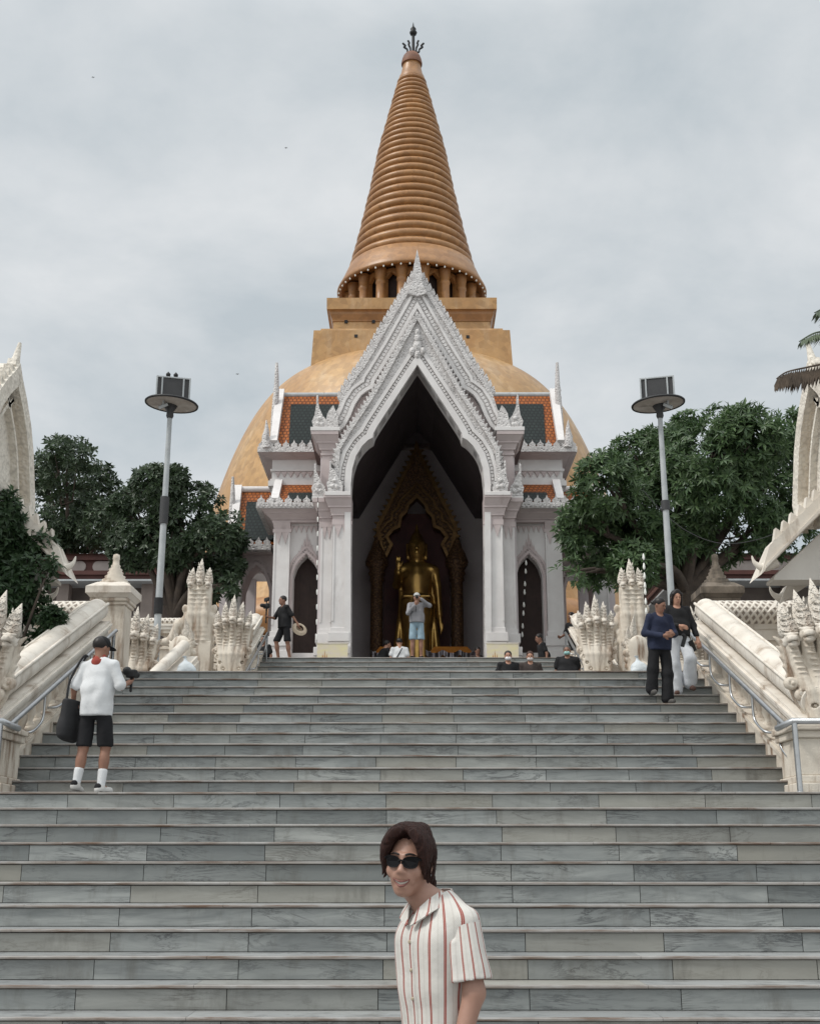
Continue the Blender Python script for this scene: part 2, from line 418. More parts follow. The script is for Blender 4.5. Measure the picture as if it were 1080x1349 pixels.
GOLDM = GOLDM.fin(GOLDM.mix(GOLDM.ramp(GOLDM.noise(_v, 1.6), [(.35, 0), (.66, 1)]), (.46, .29, .085), (.20, .115, .04)), .27, GOLDM.bump(GOLDM.noise(_v, 9), .12, .02), .85)
GILT = NT('carved_gilt'); _v = GILT.co(1.0); _vn = GILT.n('TexVoronoi'); _vn.inputs['Scale'].default_value = 16; GILT.l(_v, _vn.inputs['Vector'])
GILT = GILT.fin(GILT.mix(GILT.ramp(_vn.outputs['Distance'], [(.10, 0), (.6, 1)]), (.24, .135, .06), (.085, .045, .025)), .5, GILT.bump(_vn.outputs['Distance'], .9, .03), .35)
def rooftile(name, a, b, n=9.0):
    t = NT(name); v = t.co(1.0)
    m = t.n('Mapping'); m.inputs['Rotation'].default_value = (R(90), 0, 0); m.inputs['Scale'].default_value = (1, 1, 1); t.l(v, m.inputs['Vector'])
    br = t.n('TexBrick'); br.inputs['Scale'].default_value = 1.0; br.offset = .5
    br.inputs['Color1'].default_value = (*a, 1); br.inputs['Color2'].default_value = (*b, 1); br.inputs['Mortar'].default_value = (*[x * .3 for x in b], 1)
    br.inputs['Mortar Size'].default_value = .018; br.inputs['Brick Width'].default_value = .13; br.inputs['Row Height'].default_value = .14; t.l(m.outputs[0], br.inputs['Vector'])
    col = t.mix(t.ramp(t.noise(v, 1.5), [(.4, 0), (.75, .5)]), br.outputs['Color'], tuple(x * .55 for x in b))
    return t.fin(col, .6, t.bump(br.outputs['Fac'], -.5, .02), spec=.15)
ORANGE = rooftile('orange_roof_tile', (.36, .115, .026), (.28, .08, .02))
GREEN = rooftile('dark_green_roof_tile', (.022, .030, .028), (.014, .020, .019))
DARKW = M('dark_timber_and_shade', (.045, .028, .024), (.03, .02, .018), 3, .7)
MAROON = M('maroon_paint', (.085, .032, .026), (.06, .024, .02), 2, .6)
HALL = M('hall_plaster', (.60, .55, .555), (.53, .48, .485), 1.2, .8, .1)
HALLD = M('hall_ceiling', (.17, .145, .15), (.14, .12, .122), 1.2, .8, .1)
STEEL = M('brushed_steel', (.50, .51, .52), (.38, .39, .40), 6, .32, .05, metal=.9)
GREYM = M('galvanised_paint', (.42, .44, .45), (.33, .35, .36), 3, .5, .1, dirt=((.20, .17, .14), (9, 9, 2), .6, .8))
BLACK = M('black_plastic', (.012, .012, .013), (.02, .02, .021), 5, .5, .05)
DGREY = M('dark_grey_metal', (.05, .05, .052), None, 4, .5)
LINER = M('reflector_enamel', (.42, .39, .36), (.27, .235, .205), 2.5, .5, .1, dirt=((.10, .08, .065), (2, 2, 2), .55, .8))
PAVE = M('terrace_paving', (.30, .29, .28), (.23, .22, .215), .7, .7, .2)
EARTH = M('ground_paving', (.27, .26, .25), (.20, .195, .19), .5, .8, .3)
# ------------------------------------------------------------------ ground, terraces
RISE, SX = .172, -.19
gm = MB(); gm.add([(-700, -300, 0), (700, -300, 0), (700, 1500, 0), (-700, 1500, 0)], [(0, 1, 2, 3)]); tag(gm.build('ground', EARTH), kind='structure')
Y0 = 8.93 - 2 * .378          # nose of the first step
LZ1, LY1 = RISE * 13, Y0 + 12 * .378
UY = LY1 + .90; UT = .404
LZ2 = LZ1 + RISE * 12; LY2 = UY + 11 * UT
TZ = LZ2 + RISE * 12; TY = 29.53; TY0 = TY - 11 * UT
def terrain(name, *b): o = box_obj(name, PAVE, None, *b); tag(o, kind='structure'); return o
terrain('lower_landing', -12, 12, LY1 + .30, 60, .004, LZ1 - .004)
terrain('middle_landing', SX - 8.8, SX + 8.8, LY2 + .30, 60, LZ1 - .3, LZ2 - .004)
terrain('upper_terrace', -70, 70, TY + .30, 190, .006, TZ - .004)
def flight(name, label, n, y0, z0, tread, x0, x1, slab, joff, last):
    T = thing(name, label, 'staircase', ((x0 + x1) / 2, y0, z0))
    rnd = random.Random(len(name) * 7 + n)
    for i in range(n):
        y = y0 + i * tread; z1 = z0 + RISE * (i + 1); zb = z1 - RISE
        mb = MB()
        j0 = joff + rnd.uniform(-.04, .04)
        js = [x0] + [x for x in [j0 + slab * k for k in range(-30, 30)] if x0 + .15 < x < x1 - .15] + [x1]
        for a, b in zip(js, js[1:]):                      # riser slabs
            mb.box(a + .003, b - .003, y + .022, y + .05, zb + .005, z1 - .029)
        mb.cm = 2; mb.box(x0, x1, y + .034, y + .32, zb, z1 - .026)      # dark bed behind the joints, also a painted shade line under the nosing
        mb.cm = 1
        js2 = [x0] + [x for x in [j0 + .31 + slab * 1.5 * k for k in range(-30, 30)] if x0 + .15 < x < x1 - .15] + [x1]
        dep = tread + .03 if i < n - 1 else last
        for a, b in zip(js2, js2[1:]): mb.box(a + .0015, b - .0015, y + .03, y + dep, z1 - .023, z1)
        st = mb.build('step', [MARBLE, MTREAD, GRIME_SHADE], T)
        nb = MB()
        for a, b in zip(js2, js2[1:]):
            dz = rnd.uniform(-.0015, .0015)
            pr = [(y + .03, z1 - .023), (y + .004, z1 - .023), (y - .002, z1 - .018), (y - .002, z1 - .006), (y + .004, z1), (y + .03, z1)]
            nb.loft([[(a + .0015, p[0], p[1] + dz) for p in pr], [(b - .0015, p[0], p[1] + dz) for p in pr]], True, True, False)
        nb.build('nosing', NOSE, st)
    return T
flight('marble_staircase', 'wide lower flight of grey veined marble steps behind the man in a striped shirt', 13, Y0, 0, .378, -9, 9, 1.10, -.25, .6)
flight('marble_staircase', 'middle flight of grey marble steps between the two cream sloping balustrades', 12, UY, LZ1, UT, SX - 4.52, SX + 4.52, .95, -.42, .6)
flight('marble_staircase', 'short upper marble flight rising to the shrine doorway between the small naga statues', 12, TY0, LZ2, UT, -4.15, 4.15, 1.2, .1, .6)
# ------------------------------------------------------------------ the great chedi
CD = 110.0
def cw(w, py, D=CD): # pixel half width and row -> radius, height
    a = at(541.5 - w, py, D); b = at(541.5 + w, py, D); return (b.x - a.x) / 2, (a.z + b.z) / 2
CX = at(542.5, 400, CD).x
chedi = thing('golden_chedi', 'huge bell shaped golden chedi with ringed spire towering behind the white shrine', 'chedi', (CX, CD, TZ))
def ch(name, prof, m, n=96, parent=chedi, smooth=True):
    mb = MB(); mb.lathe(prof, n, (CX, CD, 0), smooth, True); return mb.build(name, m, parent)
# dome
prof = [(29, TZ), (28.2, 8.2), (24.6, 13.0), (22.6, 17.5), (20.84, 22.62), (20.31, 25.81), (19.7, 28.79), (19.05, 31.56), (18.35, 34.12), (17.61, 36.46), (16.82, 38.57), (15.98, 40.46), (15.07, 42.11), (14.05, 43.52), (12.88, 44.67), (11.44, 45.55), (9.4, 46.13), (5, 46.32), (.05, 46.36)]
dm = MB(); sp = spline([Vector((a, b)) for a, b in prof[1:-1]], 4)
dm.lathe([prof[0]] + [(p.x, p.y) for p in sp] + [prof[-1]], 128, (CX, CD, 0)); dome_o = dm.build('dome', GOLDT, chedi)
def ringm(name, pr, m): ch(name, pr, m, 128)
ringm('base_moulding', [(24.9, 13.2), (25.6, 13.5), (25.9, 14.6), (25.6, 15.6), (25.0, 15.9)], GOLDR)
ringm('base_moulding', [(23.4, 17.6), (24.7, 17.8), (25.1, 18.9), (24.9, 19.8), (23.9, 20.6), (22.2, 21.0)], GOLDR)
ringm('base_band', [(25.35, 12.9), (25.35, 13.25)], CREAMW)
ringm('base_band', [(24.95, 17.0), (24.95, 17.4)], CREAMW)
ringm('base_band', [(25.05, 15.85), (24.9, 17.05)], GREEN)
# square harmika blocks
def block(mb, hw_b, z_b, hw_t, z_t):
    a = [(CX - hw_b, CD - hw_b, z_b), (CX + hw_b, CD - hw_b, z_b), (CX + hw_b, CD + hw_b, z_b), (CX - hw_b, CD + hw_b, z_b)]
    b = [(CX - hw_t, CD - hw_t, z_t), (CX + hw_t, CD - hw_t, z_t), (CX + hw_t, CD + hw_t, z_t), (CX - hw_t, CD + hw_t, z_t)]
    mb.add(a + b, [(3, 2, 1, 0), (4, 5, 6, 7), (0, 1, 5, 4), (1, 2, 6, 5), (2, 3, 7, 6), (3, 0, 4, 7)], False)
def fw(w, py, D): return w / F * D / (_FW.y + _UP.y * (PY - py) / F) , at(542, py, D).z
hw1, zt1 = fw(129, 435, CD - 9.0); hw1b, zb1 = fw(134, 480, CD - 9.3)
mb = MB(); block(mb, hw1b, zb1 - 1.5, hw1, zt1); mb.build('lower_terrace_block', GOLDT, chedi)
hw2, zt2 = fw(111.5, 392.5, CD - 7.9); hw2b, zb2 = fw(105, 432, CD - 7.4)
hs = zt2 - zt1
mb = MB(); block(mb, hw2 - .55, zt1 + .003, hw2 - .62, zt1 + hs * .44)
mb.build('square_box', GOLDT, chedi)
mb = MB()
for a, z_a, b, z_b in ((hw2 - .52, .44, hw2 - .50, .47), (hw2 - .50, .47, hw2 - .30, .60), (hw2 - .30, .60, hw2 - .26, .66), (hw2 - .26, .66, hw2 - .12, .70)):
    block(mb, a, zt1 + hs * z_a, b, zt1 + hs * z_b)
mb.build('cornice_moulding', GOLDR, chedi)
mb = MB(); block(mb, hw2, zt1 + hs * .70, hw2 + .02, zt2); mb.build('cornice_slab', GOLDT, chedi)
mb = MB(); block(mb, hw2 - 1.9, zt2 + .002, hw2 - 2.0, zt2 + .5); block(mb, hw1 - .5, zt1, hw1 - .62, zt1 + .45)
mb.build('plinth_course', GOLDT, chedi)
hb = MB()
for px, py in ((456, 423), (492, 423), (469, 443), (595, 424), (616, 444)):
    p = at(px, py, CD - hw1 + (0 if py > 435 else 1.5)); hb.cbox((p.x, p.y - .02 if py > 435 else CD - hw2 + .56, p.z), (.3, .12, .3))
hb.build('drain_hole', BLACK, chedi)
# colonnaded drum
rim, zr_ = cw(98, 391)
zd = zt2
rc = rim * .87
ch('drum_core', [(rc - 1.5, zd - .3), (rc - 1.5, zr_ + .6)], DARKW, 64)  # dark colour stands in for the shade inside the arcade openings
ch('drum_base', [(rc + .25, zd - .2), (rc + .25, zd + .28), (rc + .1, zd + .45), (rc - 1.2, zd + .45)], GOLDT, 64)
NCOL = 18
for k in range(NCOL):
    a = -PI / 2 + (k + .55) * 2 * PI / NCOL
    c = (CX + math.cos(a) * (rc - .35), CD + math.sin(a) * (rc - .35), 0); H = zr_ - zd
    mb = MB(); b = zd + .4; t = zr_ + .25
    mb.lathe([(.58, b), (.58, b + .25), (.50, b + .35), (.54, b + .5), (.45, b + .6), (.43, b + H * .55), (.50, b + H * .58), (.50, b + H * .64), (.44, b + H * .67), (.54, b + H * .85), (.60, t)], 16, c)
    # engaged pier behind each column closing the arcade
    u = Vector((math.cos(a), math.sin(a), 0)); w = Vector((-u.y, u.x, 0))
    base = Vector((CX, CD, 0)) + u * (rc - .75)
    q = []
    for s_, d_ in ((-.42, -.35), (.42, -.35), (.42, .2), (-.42, .2)): q.append(base + w * s_ + u * d_)
    mb.loft([[p + Vector((0, 0, b)) for p in q], [p + Vector((0, 0, t)) for p in q]], True, True, False)
    # arch haunches
    for sgn in (-1, 1):
        hq = [base + w * sgn * s_ + u * d_ for s_, d_ in ((.40, -.3), (1.1, -.3), (1.1, .12), (.40, .12))]
        mb.loft([[p + Vector((0, 0, t - (.95 if i in (0, 3) else .35))) for i, p in enumerate(hq)], [p + Vector((0, 0, t)) for p in hq]], True, True, False)
    mb.build('drum_column', GOLDR, chedi)
# spire with stacked rings
s_top_r, s_top_z = cw(17.5, 106); s_bot_r, s_bot_z = cw(82, 360)
ctrl = [cw(w, y) for w, y in ((82.5, 360), (67.5, 311), (55.5, 255), (43.6, 199), (30.5, 152), (17.5, 106))]
ctrl[1] = cw(69, 311)
sk = [(rim - .35, zr_ - .02), (rim, zr_), (rim + .02, zr_ + .22)] + [cw(w, y) for w, y in ((94.5, 382), (90, 373.5))] + [(ctrl[0][0] + .1, ctrl[0][1] - .05), (ctrl[0][0] - .4, ctrl[0][1] + .05)]
under = [(rc - 1.3, zr_ + .55), (rc + .1, zr_ + .45), (rim - .5, zr_ + .12)]
ch('spire_skirt', under + sk, GOLDR, 128)
def rad_at(z):
    for (ra, za_), (rb, zb_) in zip(ctrl, ctrl[1:]):
        if za_ <= z <= zb_: return ra + (rb - ra) * (z - za_) / (zb_ - za_)
    return ctrl[-1][0]
NR = 29; zA, zB = ctrl[0][1], ctrl[-1][1]; prof = []
q = .978; tot = sum(q ** i for i in range(NR)); z = zA
for i in range(NR):
    h = (zB - zA) * q ** i / tot
    r = rad_at(z + h / 2) + .05 * math.sin(i * 2.7) * (r0j := random.uniform(.2, 1))
    for t_ in (0.0, .06, .2, .4, .6, .8, .94):
        bulge = math.sin(PI * min(1, t_ / .94)) ** .6 if 0 < t_ < .94 else 0
        rr = r - (t_ - .5) * h * .25
        prof.append((rr + random.uniform(-.012, .012) - .36 * (.5 + r / 12) + .45 * (.5 + r / 12) * bulge, z + t_ * h))
    z += h
spire = ch('spire', prof, GOLDR, 96)
cap = [cw(w, y) for w, y in ((17.5, 107), (16.5, 103), (14.8, 100), (13.6, 96), (11.8, 88), (11.5, 83))]
ch('spire_neck', cap, GOLDR, 48)
ch('spire_cap', [cw(w, y) for w, y in ((13.6, 86), (13.8, 84), (12.6, 79), (11, 75), (8.5, 72), (2, 70.5))], M('aged_copper', (.22, .10, .055), (.14, .07, .05), 1.0, .6, .1), 48)
# trident finial
fm = MB(); fx = CX + at(544.5, 60, CD).x - at(542.5, 60, CD).x
def fz(y): return at(544, y, CD).z
u1 = fz(59) - fz(60)
fm.tube([(fx, CD, fz(72)), (fx, CD, fz(45))], .16, 8)
fm.lathe([(.05, fz(47)), (.34, fz(45.5)), (.42, fz(43)), (.26, fz(40)), (.32, fz(38.5)), (.10, fz(35)), (.02, fz(29.5))], 10, (fx, CD, 0))
for sx in (-1, 1):
    for w, yb, yt in ((5.5, 66.5, 55), (11, 68, 58.5)):
        pts = [(fx, CD, fz(68.5)), (fx + sx * u1 * w * .55, CD, fz(yb + .8)), (fx + sx * u1 * w * .62, CD, fz(yb - 3)), (fx + sx * u1 * w * .95, CD, fz(yt + 3.5)), (fx + sx * u1 * w * .8, CD, fz(yt + 1.8)), (fx + sx * u1 * w * 1.08, CD, fz(yt - 1.5))]
        fm.tube(spline([Vector(p) for p in pts], 3), .11, 6)
fm.build('trident_finial', BLACK, chedi)
# lamps under the spire rim
LAMP = NT('white_lamp_glass').fin((.8, .8, .76), .3)
lb = MB(); lb.lathe([(.02, -.10), (.09, -.02), (.08, .08), (.03, .14)], 6); bulb0 = lb.build('rim_lamp', LAMP, chedi, world=False)
for k in range(54):
    a = 2 * PI * (k + .3) / 54; o = bulb0 if k == 0 else bulb0.copy()
    if k: COL.objects.link(o); o.parent = chedi
    o.location = (math.cos(a) * (rim - .15), math.sin(a) * (rim - .15), zr_ - .16 - TZ)
# ------------------------------------------------------------------ the white shrine porch
PYY = 32.0
XP = at(550, 600, PYY).x
porch = thing('white_shrine', 'white gabled shrine with carved pointed arch doorway and orange roofs below the golden chedi', 'shrine', (XP, PYY, TZ))
def HP(w, py, Y):                       # half width in pixels from the shrine axis -> (half width, height)
    a = at(550 - w, py, Y); b = at(550 + w, py, Y); return (b.x - a.x) / 2, (a.z + b.z) / 2
def half(pts, Y, s): return [(XP + s * HP(w, y, Y)[0], HP(w, y, Y)[1]) for w, y in pts]
def full(pts, Y):                       # left foot -> apex -> right foot
    L = half(pts, Y, -1); Rr = half(pts, Y, 1); return L + Rr[::-1][1 if abs(pts[-1][0]) < .01 else 0:]
FOOT = 867
op = [(88, 868), (88, 700), (88, 640), (86, 618), (81, 601), (73, 588), (65, 580), (59, 577), (58, 571), (53, 562), (42, 545), (25, 519), (0, 481)]
OPEN = full(op, PYY); OPEN[0] = (OPEN[0][0], TZ); OPEN[-1] = (OPEN[-1][0], TZ)
# ---- front wall with the doorway cut in it: faces between opening and outer outline
outl = [(109, 868), (109, 660), (108, 626), (106, 592), (92, 568), (71, 537), (56, 514), (28, 464), (0, 414)]
def ring_wall(mb, inner, outer, y0, y1, n=60):
    def rs(p, n):
        P = [Vector(q) for q in p]; L = [0]
        for a, b in zip(P, P[1:]): L.append(L[-1] + (b - a).length)
        o = []; 
        for i in range(n):
            t = L[-1] * i / (n - 1); k = max(j for j in range(len(L)) if L[j] <= t + 1e-9); k = min(k, len(P) - 2)
            o.append(P[k] + (P[k + 1] - P[k]) * ((t - L[k]) / max(L[k + 1] - L[k], 1e-9)))
        return o
    h = len(inner) // 2
    A = rs(inner[:h + 1], n)[:-1] + rs(inner[h:], n); g = len(outer) // 2
    B = rs(outer[:g + 1], n)[:-1] + rs(outer[g:], n)
    for i in range(len(A) - 1):
        q = [A[i], A[i + 1], B[i + 1], B[i]]
        v = [(p[0], y0, p[1]) for p in q] + [(p[0], y1, p[1]) for p in q]
        mb.add(v, [(3, 2, 1, 0), (4, 5, 6, 7), (0, 1, 5, 4), (2, 3, 7, 6)], False)
OUTL = full(outl, PYY); OUTL[0] = (OUTL[0][0], TZ); OUTL[-1] = (OUTL[-1][0], TZ)
mb = MB(); ring_wall(mb, OPEN, OUTL, PYY + .12, PYY + .75); mb.build('doorway_wall', WHITE, porch)
mb = MB(); mb.strip(OPEN, .0, .17, PYY - .05, PYY + .55); mb.build('doorway_lip', WHITE, porch)
arch = OPEN[2:-2]
mb = MB(); mb.strip(arch, .30, .40, PYY - .01, PYY + .2); mb.strip(arch, .17, .20, PYY + .02, PYY + .2)
for i, p in enumerate(resample(arch, .105)):
    pass
def along(path, d, step):
    P = offset(path, d); P = resample(P, step); out = []
    for i in range(len(P)):
        t = P[min(i + 1, len(P) - 1)] - P[max(i - 1, 0)]
        if t.length > 1e-6: out.append((P[i], t.normalized()))
    return out
for p, t in along(arch, .25, .105):
    mb.cbox((p.x, PYY + .085, p.y), (.080, .10, .075), Matrix.Rotation(-math.atan2(t.y, t.x), 3, 'Y'))
mb.build('bead_moulding', WHITE, porch)
# ---- inner carved gable band
INN = full(outl[1:], PYY)
mb = MB()
n = len(INN)
ip = offset(arch, .40)
h = len(ip) // 2
ring_wall(mb, [tuple(p) for p in ip], INN, PYY + .03, PYY + .5, 50)
mb.build('inner_gable_band', WORN, porch)
mb = MB(); mb.strip(INN, -.09, .03, PYY - .06, PYY + .5)
for p, t in along(INN, .02, .15):
    nrm = Vector((-t.y, t.x)); q = p + nrm * .12 + t * .05 * (1 if p.x < XP else -1)
    a = p - t * .07; b = p + t * .07
    mb.prism([(a.x, a.y), (q.x, q.y), (b.x, b.y)], PYY + .02, PYY + .3)
mb.build('inner_gable_crest', WORN, porch)
# rosette and tracery on the apex of the inner gable
mb = MB()
for (w, y, r) in ((0, 456, .17), (0, 446, .13), (0, 438, .10), (7, 463, .11), (-7, 463, .11), (0, 468, .13)):
    hx, z = HP(abs(w), y, PYY); x = XP + (hx if w > 0 else -hx)
    mb.lathe([(r, 0), (r * .8, .05), (r * .35, .08), (.01, .09)], 10, (0, 0, 0))
    k = 10 * 4 + 20
    for i in range(len(mb.v) - k, len(mb.v)):
        v = mb.v[i]; mb.v[i] = (x + v[0] * .8, PYY - .0 - v[2], z + v[1] * 1.3)
mb.build('apex_rosette', WORN, porch)
# ---- outer gable, half a metre behind
Y2 = PYY + .55
og_in = [(112, 574), (104, 571), (95, 562), (88, 549), (82, 534), (74, 522), (66, 516), (58, 512), (56, 503), (50, 494), (28, 458), (0, 408)]
og_out = [(124, 556), (112, 550), (104, 540), (99, 523), (90, 505), (81, 492), (73, 482), (58, 457), (43, 430), (32, 412), (23, 397), (14, 383), (8, 373), (0, 358)]
GI = full(og_in, Y2); GO = full(og_out, Y2)
mb = MB(); ring_wall(mb, GI, GO, Y2, Y2 + .55, 60); mb.build('outer_gable_band', WORN, porch)
mb = MB(); mb.strip(GI, .0, .10, Y2 - .10, Y2 + .4); mb.strip(GI, .30, .38, Y2 - .06, Y2 + .2)
for p, t in along(GI, .21, .12):
    mb.cbox((p.x, Y2 - .0, p.y), (.092, .05, .09), Matrix.Rotation(-math.atan2(t.y, t.x), 3, 'Y'))
mb.build('bead_moulding', WHITE, porch)
mb = MB(); mb.strip(GO, -.10, .02, Y2 - .05, Y2 + .55)
for p, t in along(GO[3:-3], .0, .21):
    s_ = 1 if p.x < XP else -1
    nrm = Vector((-t.y, t.x)); q = p + nrm * .20 + t * .16 * s_; m_ = p + nrm * .16 - t * .02 * s_
    a = p - t * .12 * s_; b = p + t * .1 * s_
    mb.prism([(a.x, a.y), (m_.x, m_.y), (q.x, q.y), (b.x, b.y)], Y2 + .05, Y2 + .3)
mb.build('outer_gable_crest', WORN, porch)
# apex finial
mb = MB(); pts = [(0, 330.5), (2, 340), (4.5, 352), (5.6, 359), (7.2, 364), (5.6, 369), (8.5, 380), (13, 388), (0, 392)]
P = half(pts, Y2 - .05, -1) + half(pts[1:-1], Y2 - .05, 1)[::-1]
mb.prism(P, Y2 - .16, Y2 + .22); mb.build('apex_finial', WORN, porch, bevel=.03)
# tympanum between the gables
mb = MB(); ring_wall(mb, INN[1:-1], full([(113, 590), (113, 575)] + og_in[1:-1] + [(0, 404)], Y2), Y2 + .14, Y2 + .5, 50); mb.build('tympanum_wall', PINK, porch)
# ---- flame horns
def flame(w0, w1, yb, tipw, tipy, Y, s, name='flame_finial', th=.3):
    W_ = w1 - w0
    pts = [(w0, yb), (w0 - W_ * .05, yb - W_ * .35), (w0 + W_ * .06, yb - W_ * .75), (w0 + W_ * .28, yb - W_ * 1.0), (w0 + W_ * .5, yb - W_ * 1.5), (tipw - 1.2, tipy + (yb - tipy) * .25), (tipw - 1, tipy),
           (tipw + .8, tipy + 3), (tipw + 1.2, tipy + (yb - tipy) * .3), (w1 - W_ * .12, yb - W_ * 1.05), (w1 + W_ * .08, yb - W_ * .6), (w1, yb - W_ * .3), (w1, yb)]
    mb = MB(); mb.prism(half(pts, Y, s), Y - th / 2, Y + th / 2)
    for i, (fw_, fy_) in enumerate(((.35, .35), (.65, .4), (.5, .8))):
        hx, z = HP(w0 + W_ * fw_, yb - W_ * fy_, Y)
        mb.lathe([(.08, 0), (.06, .03), (.01, .045)], 8)
        for k in range(len(mb.v) - (8 * 3 + 16), len(mb.v)):
            v = mb.v[k]; mb.v[k] = (XP + s * hx + v[0], Y - th / 2 - v[2], z + v[1])
    return mb.build(name, WORN, porch, bevel=.03)
for s in (-1, 1):
    flame(119, 137, 568, 131.5, 521, Y2 - .1, s)
    mb = MB(); mb.prism(half([(104, 552), (110, 537), (114, 541), (118, 548), (122, 568), (104, 568)], Y2 - .1, s), Y2 - .3, Y2 + .1); mb.build('flame_finial', WORN, porch, bevel=.03)
    flame(99, 118, 650, 114.5, 607, PYY - .05, s)
    flame(121, 138, 655, 134.5, 611, PYY + .38, s)
# ---- profiled cornices: stacked slabs widening upwards (x outwards, y forwards)
def cornice(mb, x0, x1, yf, yb, z0, z1, fl, steps, s, side_in=False):
    """flare from body (x0..x1 outward, front yf) at z0 to overhang fl at z1"""
    z = z0
    for a, b, o0, o1 in steps:
        za, zb = z0 + (z1 - z0) * a, z0 + (z1 - z0) * b
        def ringp(o, zz):
            xi = x0 - (o if side_in else 0); xo = x1 + o
            return [(XP + s * xi, yf - o, zz), (XP + s * xo, yf - o, zz), (XP + s * xo, yb, zz), (XP + s * xi, yb, zz)]
        mb.loft([ringp(fl * o0, za), ringp(fl * o1, zb)], True, True, False)
CAP = ((0, .10, .12, .12), (.10, .24, .04, .10), (.24, .30, .22, .22), (.30, .52, .22, .42), (.52, .58, .52, .52), (.58, .84, .52, .92), (.84, 1, 1, 1.02))
def zz(y, Y): return HP(100, y, Y)[1]
def ww(w, y, Y): return HP(w, y, Y)[0]
def petals(mb, x0, x1, z0, z1, yf, s, n):                    # zigzag leaf frieze as small raised wedges
    w = (x1 - x0) / n
    for i in range(n):
        a = x0 + w * i
        mb.prism([(XP + s * a, z1), (XP + s * (a + w), z1), (XP + s * (a + w / 2), z0)], yf - .03, yf + .02)
def antefix(mb, x0, x1, z, yf, s, step=.24, h=.2):
    n = max(1, int((x1 - x0) / step)); w = (x1 - x0) / n
    for i in range(n):
        a = x0 + w * (i + .5)
        mb.prism([(XP + s * (a - w * .36), z), (XP + s * (a + w * .36), z), (XP + s * (a + w * .42), z + h * .4), (XP + s * (a + w * .12), z + h * .7), (XP + s * a, z + h * 1.15), (XP + s * (a - w * .12), z + h * .7), (XP + s * (a - w * .42), z + h * .4)], yf, yf + .08)
def pilaster(name, w0, w1, yf, yb, y_base, y_cap0, y_cap1, fl, s, n=2, gap=True):
    x0, x1 = ww(w0, 780, yf), ww(w1, 780, yf)
    zc0, zc1 = zz(y_cap0, yf), zz(y_cap1, yf); zb = zz(y_base, yf)
    mb = MB()
    mb.box(*sorted((XP + s * x0, XP + s * x1)), yf, yb, zb - .02, zc0)
    # sunk face panel edge fillets
    for a, b in ((x0, x0 + .05), (x1 - .05, x1)): mb.box(*sorted((XP + s * a, XP + s * b)), yf - .02, yf + .01, zb + .25, zc0 - .02)
    root = mb.build('pilaster', WHITE, porch)
    mb = MB(); petals(mb, x0 + .03, x1 - .03, zc0 - .42, zc0 - .08, yf - .004, s, n); mb.box(*sorted((XP + s * (x0 - .03), XP + s * (x1 + .03))), yf - .04, yf, zc0 - .08, zc0 + .02)
    mb.build('leaf_collar', PINK, root)
    mb = MB(); cornice(mb, x0, x1, yf, yb, zc0, zc1, fl, CAP, s); mb.build('capital', PINK, root)
    mb = MB()
    zt = zb; H = zb - TZ
    for a, b, o in ((0, .30, .16), (.30, .42, .10), (.42, .62, .13), (.62, .72, .05), (.72, .94, .09), (.94, 1.06, .03)):
        mb.box(*sorted((XP + s * (x0 - (o if not gap else 0)), XP + s * (x1 + o))), yf - o, yb, TZ + H * a, TZ + H * b)
    mb.build('base', WHITE, root, bevel=.012)
    return x0, x1, zc0, zc1
